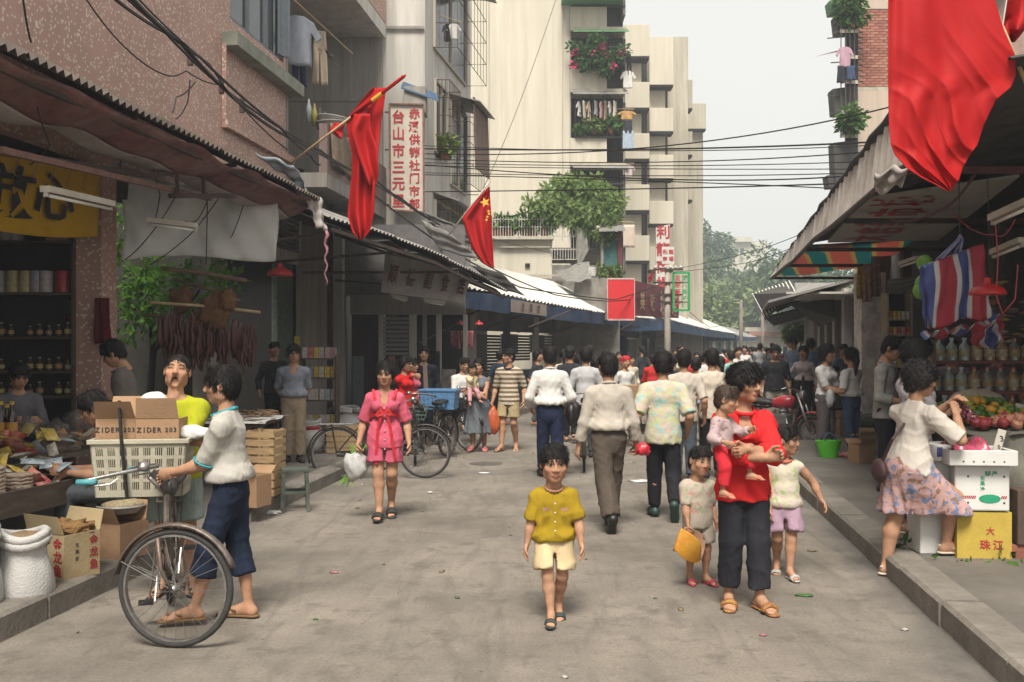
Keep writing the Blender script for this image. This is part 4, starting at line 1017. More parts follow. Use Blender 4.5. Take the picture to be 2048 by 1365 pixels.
# ---------------------------------------------------------------- ground-floor facade beyond the alley
b1b=thing('shop_row','grey concrete shopfronts with a roller shutter and a dark doorway under the loggia','building',(WL(17.5),17.5,0))
def lw(name,y0,y1,z0,z1,m,th=.25,out=0.0):mb=MB();wall_piece(mb,y0,y1,z0,z1,th,out);return mb.build(name,m,b1b)
lw('pier',13.9,14.5,PZ,3.65,MGREY);lw('pier',17.7,19.3,PZ,4.45,MGREY,.3,.04);lw('pier',20.3,21.7,PZ,4.45,MPALE,.3,.05)
lw('lintel',14.5,17.7,3.15,3.35,MPALE);lw('side_panel',16.9,17.7,PZ,3.15,mat('green_distemper',(.12,.15,.12),rough=.9,var=.3),.1,-.1)
lw('side_panel',19.3,20.3,PZ,4.45,mat('dim_plaster',(.12,.11,.10),rough=.9,var=.3),.1,-.2);lw('downpipe',19.25,19.33,PZ,4.6,MSTEEL,.08,.14)
mb=MB()
for i in range(14):mb.bar(wallp(14.5,3.37+i*.075,.0),wallp(17.7,3.37+i*.075,.0),.03,.05)
mb.build('roller_shutter',MSHUT,b1b)
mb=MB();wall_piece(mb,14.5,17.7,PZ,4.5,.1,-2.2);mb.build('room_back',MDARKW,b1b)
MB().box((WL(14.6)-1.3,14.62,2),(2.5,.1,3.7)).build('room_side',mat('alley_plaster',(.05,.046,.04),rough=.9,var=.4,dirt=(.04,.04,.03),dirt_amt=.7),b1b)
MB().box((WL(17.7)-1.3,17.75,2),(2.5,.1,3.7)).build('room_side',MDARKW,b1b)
# ---------------------------------------------------------------- canopy 1
EO=lambda Y:Vector((-3.30+.1177*(Y-6.42),Y,3.62))
c1=thing('corrugated_canopy','long corrugated iron canopy with faded red lining over the stalls by the pink building','canopy',EO(8)-V(.8,0,0))
y0,y1=3.4,12.96
def sheets(root,ya,yb,outer,inner,n,m,waves,amp=.022,sag=None,name='iron_sheet'):
    for i in range(n):
        a,b=ya+(yb-ya)*i/n,ya+(yb-ya)*(i+1)/n+.06
        mb=MB();u0,u1,i0,i1=outer(a),outer(b),inner(a),inner(b);nrm=(u1-u0).cross(i0-u0).normalized();W=waves;lift=.012*(i%2)+rnd.uniform(-.008,.008)
        def f(s,t):p=u0.lerp(u1,s).lerp(i0.lerp(i1,s),t)+nrm*(amp*math.sin(s*W*2*math.pi))+V(0,0,lift);return p+(Vector((0,0,sag(s,t)))if sag else Vector())
        mb.grid(f,W*4,3);mb.build(name,m,root,thick=.004)
sheets(c1,y0,y1,lambda Y:EO(Y)+V(.06,0,-.02),lambda Y:wallp(Y,4.5,.02),9,mat('rusty_dark_iron',(.11,.085,.07),rough=.8,var=.4,scale=3,dirt=(.05,.035,.03),dirt_amt=.6),11)
MTARPR=mat('faded_red_lining',(.17,.065,.06),rough=.9,var=.5,scale=5,dirt=(.24,.18,.16),dirt_amt=.75,dirt_scale=2.2);MTARPW=mat('grubby_white_lining',(.36,.32,.29),rough=.9,var=.2,scale=3,dirt=(.16,.12,.1),dirt_amt=.6)
def lining(v0,v1,m,nm):
    mb=MB()
    def f(u,v):
        Y=y0+(y1-y0)*u;v=v0+(v1-v0)*v;o=EO(Y);i=o+V(-.56,0,0)
        return o.lerp(i,v)+V(0,0,-.05-.17*math.sin(v*1.5)+.035*math.sin(u*43+v*3)*math.sin(u*11)-.03*abs(math.sin(u*20)))
    mb.grid(f,90,8);mb.build(nm,m,c1,thick=.006,smooth=True)
lining(0,.66,MTARPR,'red_lining');lining(.66,1.0,MTARPW,'white_lining')
mb=MB()
for Y in(4.2,6.3,8.3,10.3,12.3):mb.bar(EO(Y)+V(-.05,0,-.02),wallp(Y,4.42,.05),.05,.05)
mb.bar(EO(3.4)+V(-.1,0,-.10),EO(12.9)+V(-.1,0,-.10),.05,.05);mb.build('frame',MSTEEL,c1)
for i,(a,b)in enumerate(((P(-30,300,7.2),P(300,352,9.4)),(P(0,300,6.6),P(420,398,10.9)),(P(300,352,9.4),P(470,330,10.6)),(P(340,392,9.8),P(470,392,10.6)))):MB().bar(a,b,.045,.045).build('brace',MSTEEL if i!=1 else mat('rusty_pipe',(.16,.08,.06),rough=.8,var=.4),c1)
for i,(a,b)in enumerate(((P(350,300,9.6),P(356,395,9.8)),(P(405,330,10.2),P(408,392,10.3)),(P(205,250,8.6),P(72,230,8.6)))):MB().bar(a,b,.035,.035).build('hanger_rod',MSTEEL,c1)
for i in range(6): # s-hooks along the pipe
    p=P(0,300,6.6).lerp(P(420,398,10.9),.05+i*.06);MB().tube([p+V(0,0,.02),p+V(.02,0,-.02),p+V(0,0,-.08),p+V(-.02,0,-.14),p+V(.01,0,-.16)],.004,4).build('hook',MSTEEL,c1)
# torn tarpaulin at the canopy's end
def tatter(label,pts,m,name='torn_tarpaulin',amp=.03):
    """quad patch from 4 corner points, rippled"""
    a,b,c,d=[Vector(p)for p in pts];n=(b-a).cross(d-a).normalized();mb=MB();s_=rnd.random()*6
    mb.grid(lambda u,v:a.lerp(b,u).lerp(d.lerp(c,u),v)+n*amp*(math.sin(u*9+v*5+s_)+.5*math.sin(v*17+s_)),12,12)
    return mb.build(name,m,thick=.006,smooth=True,label=label,cat='tarpaulin')
MTB=mat('blue_white_tarp',(.42,.45,.47),rough=.7,var=.3,scale=3,stretch=(1,1,3),dirt=(.09,.17,.24),dirt_amt=.8,dirt_scale=5)
tatter('blue and white torn tarpaulin over the canopy end below the balcony',[P(512,306,12.6),P(588,330,12.6),P(618,388,12.9),P(596,372,12.9)],MTB)
tatter('ragged grey tarpaulin strip hanging from the canopy corner',[P(610,398,12.7),P(640,396,12.9),P(655,462,12.9),P(632,455,12.7)],mat('ragged_grey_tarp',(.42,.38,.35),rough=.8,var=.3,dirt=(.15,.12,.10),dirt_amt=.7))
mb=MB();ps=[P(652,462,12.9)+V(.02*math.sin(i*1.7),0,-i*.055)for i in range(14)];mb.tube(ps,[.02,.028,.02,.014,.022,.016,.01,.014,.01,.012,.008,.01,.008,.006],5);mb.build('plastic_string',mat('pink_plastic_string',(.40,.16,.20),rough=.6),smooth=True,label='pink plastic string dangling from the ragged tarpaulin',cat='string')
# white cloth, banner, lamps under canopy 1
MSHEET=mat('white_cotton_sheet',(.88,.88,.85),rough=.95,var=.06,scale=3,dirt=(.55,.54,.51),dirt_amt=.4,translucent=.5,bump=.3,bump_scale=8)
mb=MB();a,b,c,d=P(240,342,11.5),P(556,395,12.3),P(552,515,12.3),P(248,522,11.5)
mb.grid(lambda u,v:a.lerp(b,u).lerp(d.lerp(c,u),v)+V(0,.05*math.sin(u*12+v*4)+.03*math.sin(u*29-v*7),-.06*math.sin(u*math.pi)*(1-v)+.05*math.sin(u*5)*v),40,16)
mb.build('cloth_sheet',MSHEET,thick=.004,smooth=True,label='white cloth sheet strung up as a sunshade beside the tiled pier',cat='cloth')
bn=thing('banner','yellow cloth banner with large black characters over the shop','banner',P(80,472,9.7));MYB=mat('yellow_banner_cloth',(.62,.36,.012),rough=.9,var=.12,scale=3,bump=.3,bump_scale=10,translucent=.15)
a,b,c,d=[p_+V(.20,-.12,0)for p_ in(P(-110,290,8.5),P(172,338,10.85),P(170,476,10.85),P(-110,452,8.5))]
MB().grid(lambda u,v:a.lerp(b,u).lerp(d.lerp(c,u),v)+V(.012*math.sin(u*14+v*3),0,-.05*math.sin(u*math.pi)*v),30,10).build('cloth',MYB,bn,thick=.004,smooth=True)
ux=(b-a).normalized();uy=Vector((0,0,1));nrm=ux.cross(uy)
for ch,px,py in(('放',22,384),('心',104,402)):
    u=min((k_/200 for k_ in range(201)),key=lambda u_:abs(1024+FPX*a.lerp(b,u_).x/a.lerp(b,u_).y-px));text(ch,.50,MINK,bn,a.lerp(b,u).lerp(d.lerp(c,u),.52)+nrm*.035,ux,uy,sx=1.5)
tube_lamp('long white fluorescent lamp hanging in front of the yellow banner',P(90,378,7.0),P(222,408,8.1))
tube_lamp('short brown fluorescent fitting hanging before the white cloth',P(296,440,9.5),P(394,452,9.5))
# thin wires dangling below the canopy
for i,pts in enumerate(([P(75,215,7),P(100,290,7.4),P(60,330,7.4)],[P(250,270,9),P(240,330,9.2),P(250,400,9.3)],[P(300,300,9.5),P(320,390,9.5),P(310,440,9.5)],[P(420,390,10.5),P(395,440,9.6),P(370,442,9.6)],[P(350,395,9.8),P(300,470,10.3),P(250,520,11)],[P(440,392,10.5),P(380,470,11),P(300,530,11.4)],[P(490,400,11.8),P(465,470,12),P(420,540,12.2)],[P(525,420,12.2),P(500,470,12.2),P(490,530,12.2)],[P(415,380,11.3),P(414,450,11.4),P(412,530,11.4)])):
    wire('thin black wire drooping under the iron canopy',pts,.006,'thin wires under the iron canopy',.02,6,name='wire')
# ================================================================ stalls of the left side
MSACK=mat('white_woven_sack',(.52,.50,.48),rough=.75,var=.12,scale=6,dirt=(.33,.30,.27),dirt_amt=.4,bump=.35,bump_scale=80)
def sack(label,loc,r,h,m=None,fill=None,seed=0,group=None):
    """open-topped grain sack with a rolled rim"""
    t=thing('sack',label,'sack',loc,0,group);q=random.Random(seed);p=[q.random()*6 for _ in range(4)];rs=[]
    for k in range(13):
        v=k/12;rr=r*(0.90+.22*math.sin(min(v*1.35,1)*math.pi)-.10*v);z=h*v
        rs.append([V(rr*(1+.05*math.sin(3*a+p[0]+v*2)+.03*math.sin(7*a+p[1]-v*6))*math.cos(a),rr*(1+.05*math.sin(2*a+p[2]+v*3))*math.sin(a),z+.02*math.sin(2*a+p[3])*v)for a in[2*math.pi*i/22 for i in range(22)]])
    mb=MB();mb.rings(rs,True,False);mb.add(rs[0],[tuple(range(22))]);mb.build('sack_wall',m or MSACK,t,local=True,smooth=True)
    mb=MB();mb.tube([V(p_.x*1.01,p_.y*1.01,p_.z-.005)for p_ in rs[-1]],.028,7,closed=True);mb.tube([V(p_.x*1.03,p_.y*1.03,p_.z-.045)for p_ in rs[-1]],.030,7,closed=True);mb.build('rolled_rim',m or MSACK,t,local=True,smooth=True)
    me=blob_mesh('contents',(r*.9,r*.9,h*.12),fill or mat('brown_grain',(.30,.20,.11),var=.4,scale=60,bump=.8,bump_scale=120),seed,.08,4);o=link('contents',me,None,t);o.location=(0,0,h-.05)
    return t
def kerb_g(px,py,z=PZ):return G(px,py,z)
# two white sacks standing at the kerb, bottom left (in the gutter)
sack('large white woven sack with rolled rim at the kerb',G(45,1235),.165,.52,seed=2)
sack('white woven sack cut by the frame edge beside the rolled-rim sack',G(-62,1262),.17,.60,seed=5)
# low display table with tray
MTRAY=mat('dark_tray_wood',(.10,.075,.055),rough=.8,var=.4,scale=5,stretch=(1,1,5),dirt=(.045,.035,.028),dirt_amt=.6)
tb=thing('display_table','low dark wooden tray table heaped with packets at the kerb','table',(-3.55,7.0,PZ))
A_=P(0,1030,6.55);B_=P(196,1000,7.6);nin=Vector((-.97,.22,0))
A_,B_=Vector((A_.x,A_.y,.60)),Vector((B_.x,B_.y,.60));A_=A_+(A_-B_)*.7
def tray_pt(u,w,z=0.0):return A_.lerp(B_,u)+nin*w+V(0,0,z)
MB().slab([tray_pt(0,0),tray_pt(1,0),tray_pt(1,1.0),tray_pt(0,1.0)],(0,0,.02)).build('board',MTRAY,tb)
for a,b in(((0,0),(1,0)),((1,.012),(1,.99)),((0,1.0),(1,1.0)),((0,.012),(0,.99))):MB().bar(tray_pt(*a,.03),tray_pt(*b,.03),.022,.17).build('rim_board',MTRAY,tb)
for u,w in((.06,.06),(.94,.06),(.06,.94),(.94,.94)):MB().bar(tray_pt(u,w,-.0),Vector((*tray_pt(u,w).xy,PZ)),.05,.05).build('leg',MTRAY,tb)
# noodles and packets on the tray
def pillow_mesh(name,w,l,h,seed,m):
    q_=random.Random(seed);p_=[q_.random()*6 for _ in range(3)];mb=MB()
    for s in(1,-1):mb.grid(lambda u,v:V((u-.5)*2*w*(1-.06*math.sin(v*3.14)),(v-.5)*2*l,s*(.001+h*(max(0,math.sin(u*3.14))*max(0,math.sin(v*3.14)))**.6*(1+.25*math.sin(u*13+p_[0])*math.sin(v*11+p_[1])))),8,6)
    return mb.mesh(name,[m],True)
MNOOD=mat('noodle_bundle',(.50,.38,.29),rough=.8,var=.3,scale=30,stretch=(1,1,4),bump=.9,bump_scale=70);
nood=MB();[nood.tube([V((.085-.02*j)*(1+.04*math.sin(5*t_+j))*math.cos(t_),(.085-.02*j)*math.sin(t_),.024*k_-.036+.004*math.sin(7*t_+k_))for t_ in[2*math.pi*i/14 for i in range(14)]],.014,5,closed=True)for j in range(4)for k_ in range(4 if j==0 else 1 if j else 1)];[nood.tube([V((.085-.02*j)*math.cos(t_),(.085-.02*j)*math.sin(t_),.036)for t_ in[2*math.pi*i/14 for i in range(14)]],.013,5,closed=True)for j in(1,2,3)];nood=nood.mesh('noodle_bundle',[MNOOD],True)
k=0
for u,w in((.44,.12),(.60,.13),(.50,.33),(.30,.14)):
    for j in range(3 if u<.58 else 2):put('noodle_bundle',nood,tray_pt(u,w,.075+j*.082),'round bundle of dried noodles stacked on the tray table','noodles','noodle bundles on the tray table',rz=k);k+=1
pk_cols=[(.62,.42,.02),(.60,.50,.10),(.50,.05,.05),(.55,.55,.52),(.30,.38,.46),(.55,.30,.10),(.62,.58,.48),(.42,.28,.30)]
PK=[pillow_mesh('snack_packet',.085,.055,.018,i,mat('packet_foil_%d'%i,c,rough=.3,var=.5,scale=25,spec=.6,dirt=(.5,.1,.08)if i%2 else(.7,.65,.5),dirt_amt=.6,dirt_scale=16))for i,c in enumerate(pk_cols)]
pkn=['yellow','golden','red','white','pale blue','orange','cream','mauve']
q=random.Random(4)
for i in range(46):
    u,w=q.uniform(.62,.98),q.uniform(.05,.8);c=q.choice([0,0,1,1,3,4,5,6])if u<.86 else q.choice([3,4,6,3,5]);
    if u<.74 and w<.15:c=2
    o=put('snack_packet',PK[c],tray_pt(u,w,.06+.17*q.random()*(1-abs(u-.8))+w*.12),'%s foil snack packet in the heap on the tray table'%pkn[c],'packet','%s packets on the tray table'%pkn[c]);o.rotation_euler=(q.uniform(-.7,.7),q.uniform(-.7,.7),q.random()*6)
# higher stand behind, with basins, bags and dried goods
tb2=thing('market_stand','dark plank stand of dried goods and bagged wares inside the shop edge','stand',(-4.25,8.2,PZ))
S_=lambda x,y,z:Vector((-4.05+x+.11*y,7.2+y,z))
MB().slab([S_(-1.2,-.6,.78),S_(.35,-.6,.78),S_(.35,2.4,.78),S_(-1.2,2.4,.78)],(0,0,.03)).build('board',MTRAY,tb2)
for x,y in((-1.1,-.5),(.3,-.5),(.3,2.3),(-1.1,2.3)):MB().bar(S_(x,y,PZ),S_(x,y,.78),.06,.06).build('leg',MTRAY,tb2)
MCLEAR=mat('cloudy_plastic_bag',(.30,.26,.24),rough=.12,var=.4,scale=20,spec=.9,alpha=.22)
for i,(x,y,s,m_,nm)in enumerate(((-.55,.2,.16,mat('brown_dried_goods',(.12,.075,.045),var=.5,scale=30,bump=.9,bump_scale=60),'brown dried mushrooms'),(-.1,.35,.15,mat('tan_dried_goods',(.24,.16,.09),var=.5,scale=30,bump=.9,bump_scale=60),'tan dried shrimp'),(-.8,.9,.18,mat('red_dates',(.14,.03,.022),var=.5,scale=40,bump=.9,bump_scale=60),'dark red dates'),(-.3,1.0,.17,mat('brown_dried_goods',(1,1,1)),'dark dried fungus'),(.1,1.2,.16,mat('tan_dried_goods',(1,1,1)),'dried bean curd'))):
    t=thing('dried_goods_heap','heap of %s in a cloudy plastic bag on the shop stand'%nm,'dried goods',S_(x,y,.81));o=link('heap',blob_mesh('heap',(s,s,s*.6),m_,i,.18,5,3,.3),None,t);o.location=(0,0,s*.2);o=link('bag',blob_mesh('bag',(s*1.2,s*1.2,s*.9),MCLEAR,i+9,.22,4,3,.3,.2),None,t);o.location=(0,0,s*.28)
def basin(label,loc,r,h,m,rz=0):mb=MB();mb.lathe([(0,0),(r*.72,0),(r,h),(r*1.06,h+.006),(r*1.06,h-.008),(r*.98,h-.012),(r*.70,.012),(0,.012)],n=24);o=mb.build('plastic_basin',m,smooth='auto',label=label,cat='basin');o.location=loc;return o
basin('pink plastic basin on the stand behind the bicycle basket',P(178,962,7.9),.20,.10,mat('pink_plastic',(.46,.10,.14),rough=.4))
basin('dark red plastic basin beside the pink basin',P(92,948,8.0),.19,.09,mat('dark_red_plastic',(.25,.02,.03),rough=.4))
me=blob_mesh('green_netting',(.20,.14,.05),mat('green_net',(.03,.16,.03),rough=.5,var=.4,scale=30,bump=.6),3,.15,4);put('green_netting',me,P(65,924,8.2),'bright green netting bundle lying among the bagged goods','netting')
me=blob_mesh('plastic_bag',(.15,.12,.10),MCLEAR,8,.25,5,3,.7,.25)
for i,(px,py,Y)in enumerate(((55,855,8.6),(112,862,8.9),(160,842,9.2),(30,902,8.3))):put('plastic_bag',me,P(px,py,Y),'clear plastic bag of dried goods in the dim shop','plastic bag','clear bags on the shop stand',rz=i*1.3,sc=.8+.15*(i%3))
for i in range(90):
    c=q.choice([0,1,2,3,4,5,6,7]);x_,y_=q.uniform(-1.0,.34),q.uniform(-.55,1.6);o=put('goods_packet',PK[c],S_(x_,y_,.83+.16*q.random()),'%s packet in the clutter on the plank stand'%pkn[c],'packet','%s packets on the plank stand'%pkn[c],sc=q.uniform(.7,1.2));o.rotation_euler=(q.uniform(-.9,.9),q.uniform(-.9,.9),q.random()*6)
# soy bottles at the frame edge
MB_SOY=bottle_mesh('sauce_bottle',mat('dark_sauce_glass',(.02,.008,.005),rough=.1,spec=.7),mat('gold_cap',(.5,.32,.05),rough=.4),mat('gold_label',(.5,.30,.05),rough=.6,dirt=(.4,.04,.03),dirt_amt=.7,dirt_scale=20),.34,.042)
for i,px in enumerate((2,14,24,-10)):put('sauce_bottle',MB_SOY,P(px,886+(i%2)*4,8.2+(i%2)*.15),'dark sauce bottle with yellow label on the shop stand','bottle','sauce bottles on the stand')
# cartons under the tables
d=(.36,.28,.30);ct=carton('cardboard carton printed with red and black characters at the kerb',Vector((*G(128,1150,PZ).xy,PZ)),d,R(-28),MCARDP)
face_text(ct,'金龙鱼',.085,MINKR,.12,.155,d,vertical=True,adv=.085);face_text(ct,'净',.03,MINK,-.03,.26,d);face_text(ct,'品小量',.026,MINK,-.05,.22,d);face_text(ct,'特产',.035,MINKR,-.10,.10,d)
face_text(ct,'金龙鱼',.07,MINKR,.09,.16,d,'right',vertical=True,adv=.08);face_text(ct,'生果批',.03,MINK,-.04,.18,d,'right',vertical=True,adv=.045)
me=blob_mesh('dried_fungus',(.16,.12,.06),mat('orange_fungus',(.26,.14,.05),var=.6,scale=25,bump=.9,bump_scale=40),6,.3,6,3);put('dried_fungus',me,ct.location+V(.03,.02,.31),'curly orange-brown dried fungus heaped in the printed carton','dried goods')
carton('open brown carton behind the printed carton',Vector((*G(232,1112,PZ).xy,PZ)),(.34,.30,.26),R(-20),MCARD)
basin('shallow white basin of peanuts on the open carton',Vector((*G(225,1112,PZ).xy,PZ+.30))+V(.02,.12,0),.17,.06,mat('white_enamel',(.5,.49,.46),rough=.4))
put('peanuts',blob_mesh('peanuts',(.15,.15,.045),mat('peanut_heap',(.42,.33,.20),var=.5,scale=60,bump=.9,bump_scale=90),2,.05,4),Vector((*G(225,1112,PZ).xy,PZ+.36))+V(.02,.12,0),'pale peanuts heaped in the white basin','peanuts')
# ---------------------------------------------------------------- dim shop interior
sh=thing('shop_shelf','dark wall shelf of cans and jars inside the shop behind the banner','shelf',(WL(10.9)-1.0,10.95,PZ))
for z in(.75,1.15,1.42,1.80,2.28,2.85):MB().box((WL(11)-.95,11.08,z-.015),(1.35,.36,.025)).build('shelf_board',MTRAY,sh)
for x in(-1.62,-.28):MB().box((WL(11)+x,11.08,1.55),(.03,.36,2.75)).build('upright',MTRAY,sh)
can_cols=[('white and yellow',(.45,.40,.22)),('white',(.42,.40,.40)),('red',(.35,.03,.04)),('blue-lidded white',(.38,.38,.42))]
CAN=[lathe_mesh('can',[(0,0),(.085,0),(.085,.24),(.08,.25),(.0,.25)],[mat('can_%d'%i,c,rough=.4,var=.4,scale=18,dirt=(.45,.30,.05)if i==0 else(.3,.05,.05),dirt_amt=.5 if i!=1 else .2,dirt_scale=9)],14)for i,(n,c)in enumerate(can_cols)]
for i,(px,k)in enumerate(((22,0),(48,0),(88,1),(122,2),(70,3),(-6,1))):put('can',CAN[k],Vector((P(px,590,10.95).x,11.0,2.285)),'%s can on the upper shop shelf%s'%(can_cols[k][0],'' if k>1 else ' left of the red can'),'can','%s cans on the shop shelf'%can_cols[k][0],sc=.95)
JAR=[bottle_mesh('jar',mat('jar_dark_%d'%i,c,rough=.2),mat('jar_lid_%d'%i,l,rough=.4),mat('jar_label_%d'%i,b,rough=.6,var=.3,scale=30),.13,.035)for i,(c,l,b)in enumerate((((.10,.05,.03),(.35,.30,.25),(.42,.36,.12)),((.20,.12,.05),(.4,.05,.04),(.38,.33,.30)),((.06,.06,.06),(.4,.36,.1),(.4,.2,.08))))]
q=random.Random(9)
for z in(1.155,1.425,1.805):
    for i in range(12):
        if q.random()<.85:put('jar',JAR[q.randrange(3)],(WL(11)-1.52+i*.105,10.98,z),'small labelled jar on the dim shop shelf','jar','jars on the dim shop shelf',sc=.85+q.random()*.3)
for i,px in enumerate((10,28)):me=CAN[1];put('can',me,Vector((P(px,520,10.95).x,11.0,2.855)),'pale can on the topmost shop shelf under the banner','can','cans on the topmost shop shelf')
carton('brown carton stored on the top shelf under the banner',Vector((P(115,520,10.95).x,11.05,2.856)),(.24,.24,.34),0,MCARD,False)
fan=thing('wall_telephone','dark rounded wall box with a yellow plate on the shop side wall','wall box',(P(142,590,11.2).x,11.27,2.2));me=blob_mesh('casing',(.13,.05,.18),mat('dark_casing',(.02,.02,.024),rough=.4),2,.02,2,3);o=link('casing',me,None,fan);o.location=(0,0,.18);MB().box((0,-.06,.18),(.10,.02,.12)).build('plate',mat('yellow_plate',(.4,.3,.05)),fan,local=True)
garment('dark red garment hung on the shop side wall',Vector((P(150,630,11.2).x,11.2,2.05)),.22,.62,cloth('dark_red_cloth',(.10,.008,.012)),'towel',group='clothes in the dim shop')
garment('orange strip hung beside the dark red garment',Vector((P(172,628,11.2).x,11.15,2.06)),.06,.44,cloth('orange_cloth',(.35,.12,.02)),'towel',group='clothes in the dim shop')
garment('crimson garment hanging on the tiled pier',Vector((P(205,595,10.9).x,10.9,2.22)),.16,.50,cloth('crimson_cloth',(.10,.01,.015)),'towel',group='clothes in the dim shop')
# ---------------------------------------------------------------- alley behind: greenery and dried meats
LG1=leaf_mat('bright_alley_leaf',(.13,.28,.04),.5)
al=thing('alley_shrub','bright green shrub in the alley behind the dried meats','shrub',(-5.0,13.6,PZ))
cl=[(P(px,py,Y-1.5),(r*.8,r*.6,r*.7))for px,py,Y,r in((262,555,15,.45),(300,590,15,.55),(350,560,15.5,.5),(410,545,15.5,.4),(250,480,15,.35),(245,420,15.3,.3),(340,640,15,.5),(450,560,15,.35),(260,640,15,.4),(400,620,15.5,.5),(300,545,15.2,.4))]
leaves('foliage',cl,1100,.13,LG1,3,al,.5);mb=MB();mb.tube([(-5.0,13.6,PZ),(-4.9,13.6,1.6),P(300,590,13.5)],[.06,.05,.02],6);mb.tube([(-4.9,13.6,1.6),P(400,580,13.8)],[.03,.012],5);mb.build('stem',mat('bark',(0,0,0)),al)
MB().slab([(-12,18.5,0),(-3.9,18.5,0),(-3.9,18.5,5),(-12,18.5,5)],(0,.2,0)).build('alley_wall',MDARKW,label='dark wall closing the alley behind the shrub',cat='wall')
MB().slab([(-7.2,11.4,0),(-6.9,14.5,0),(-6.9,14.5,3.2),(-7.2,11.4,3.2)],(-.2,0,0)).build('alley_side_wall',mat('alley_plaster',(0,0,0)),label='dark side wall of the alley behind the tiled pier',cat='wall')
POLES=[(P(325,537,11.6),P(492,562,12.4)),(P(350,560,12.0),P(480,602,12.2)),(P(300,605,11.4),P(520,625,12.4)),(P(285,630,11.8),P(400,645,12.1))]
for i,(a,b)in enumerate(POLES):MB().tube([a,a.lerp(b,.5)+V(0,0,.015),b],.02 if i else .03,6).build('wooden_pole',MBAMBOO if i==2 else MWOOD,smooth=True,label=('thick branch pole below the white cloth','thin branch pole above the hanging pelts','straight bamboo pole carrying the dried meats','short wooden pole beside the tiled pier')[i],cat='pole')
MMEAT=mat('dark_cured_meat',(.075,.018,.014),rough=.45,var=.6,scale=14,spec=.5);MPELT=mat('brown_pelt',(.16,.075,.03),rough=.9,var=.5,scale=20,bump=.8)
sau=MB();sau.tube([V(.015*math.sin(i),.01*math.cos(i*2),-.06*i)for i in range(9)],[.012,.02,.022,.018,.023,.021,.017,.02,.008],6);sau_me=sau.mesh('sausage',[MMEAT],True)
q=random.Random(12)
for i in range(44):
    u=q.uniform(.12,.95);a,b=POLES[2];p=a.lerp(b,u)+V(q.uniform(-.03,.03),q.uniform(-.2,.25),-.05-.30*q.random());put('dried_sausage',sau_me,p,'dark dried sausage hanging from the bamboo pole','sausage','dried sausages on the bamboo pole',rz=q.random()*6,sc=q.uniform(.8,1.25))
for i in range(14):
    u=q.uniform(.1,.9);a,b=POLES[2];p=a.lerp(b,u)+V(0,q.uniform(-.15,.2),-.30-q.random()*.2);put('cured_meat',blob_mesh('cured_meat',(.05,.035,.19),MMEAT,i,.2,4,2),p,'dark strip of cured meat hanging under the bamboo pole','meat','cured meat strips on the bamboo pole',rz=q.random()*6)
for i,(px,py,r)in enumerate(((365,600,.13),(430,625,.17),(395,650,.12),(455,600,.10))):put('dried_pelt',blob_mesh('dried_pelt',(r,.035,r*1.25),MPELT,i+3,.25,4,3),P(px,py,11.9),'brown dried pelt hanging %s'%('above the left end of the bamboo pole','at the right end of the poles','between the dried sausages','just under the thin branch')[i],'pelt','dried pelts',rz=.2*i)
bc=thing('birdcage','small yellow wire cage hung at the end of the bamboo pole','cage',P(492,702,12.4));mb=MB();
for i in range(6):mb.bar(V(-.07+.028*i,-.06,0),V(-.05+.02*i,-.04,.2),.006);mb.bar(V(-.07+.028*i,.06,0),V(-.05+.02*i,.04,.2),.006)
mb.box((0,0,0),(.16,.14,.012));mb.build('bars',mat('yellow_cane',(.40,.27,.07)),bc,local=True);MB().tube([(0,0,.2),(0,.01,.3),(.02,0,.38)],.004,4).build('hook',MSTEEL,bc,local=True)
lamp_shade('small red lamp shade over the doorway beyond the white cloth',P(560,552,13.6),.36,drop=.8)
# stall beyond: low counter with cloth of dried roots, crates, cartons, stool
st=thing('root_stall','low counter of dried roots and herbs behind the man with the bicycle','stall',G(510,1010,PZ));base=G(505,985,PZ)
a0=Vector((base.x-.55,base.y+.05,.86));MB().box((a0.x,a0.y+.5,.86),(1.25,1.2,.04)).build('board',MTRAY,st);MB().grid(lambda u,v:V(a0.x-.64+1.3*u+.02*math.sin(v*20),a0.y-.13+1.28*v,.884+.012*math.sin(u*17)*math.sin(v*13)),16,12).build('sacking_cover',MSACK,st,thick=.005,smooth=True)
for x,y in((-.55,0),(.55,0),(.55,1.0),(-.55,1.0)):MB().bar((a0.x+x,a0.y+y,PZ),(a0.x+x,a0.y+y,.84),.05).build('leg',MTRAY,st)
q=random.Random(3);MROOT=mat('dried_root',(.20,.12,.07),rough=.9,var=.6,scale=12);ROOT=[MB().tube([V(-.12,0,0),V(-.04,.02,.01),V(.05,-.015,0),V(.13,.01,.012)],[.006,.012,.010,.004],5).mesh('dried_root',[MROOT],True)]
for i in range(60):o=put('dried_root',ROOT[0],(a0.x+q.uniform(-.55,.58),a0.y+q.uniform(-.08,.9),.905+.05*q.random()),'thin dried root lying on the root stall','root','dried roots on the root stall',rz=q.random()*6,sc=q.uniform(.7,1.3))
def slat_crate(label,loc,d,rz,n=6,group='wooden slat crates',m=None):
    t=thing('wooden_crate',label,'crate',loc,rz,group);w,l,h=d
    for x in(-1,1):
        for y in(-1,1):MB().box((x*(w/2-.03),y*(l/2-.03),h/2),(.04,.04,h)).build('post',m or MCARDP,t,local=True)
    for k in range(n):
        z=h*(k+.5)/n
        for s in(-1,1):MB().box((0,s*(l/2-.004),z),(w,.012,h/n*.72)).build('slat',m or MCARDP,t,local=True);MB().box((s*(w/2-.004),0,z),(.012,l-.03,h/n*.72)).build('slat',m or MCARDP,t,local=True)
    return t
MSLAT=mat('pale_crate_wood',(.40,.27,.14),rough=.85,var=.3,scale=7,stretch=(1,1,5))
slat_crate('tall wooden slat crate under the root stall',Vector((*G(532,990,PZ).xy,PZ)),(.30,.34,.68),R(-8),8,m=MSLAT)
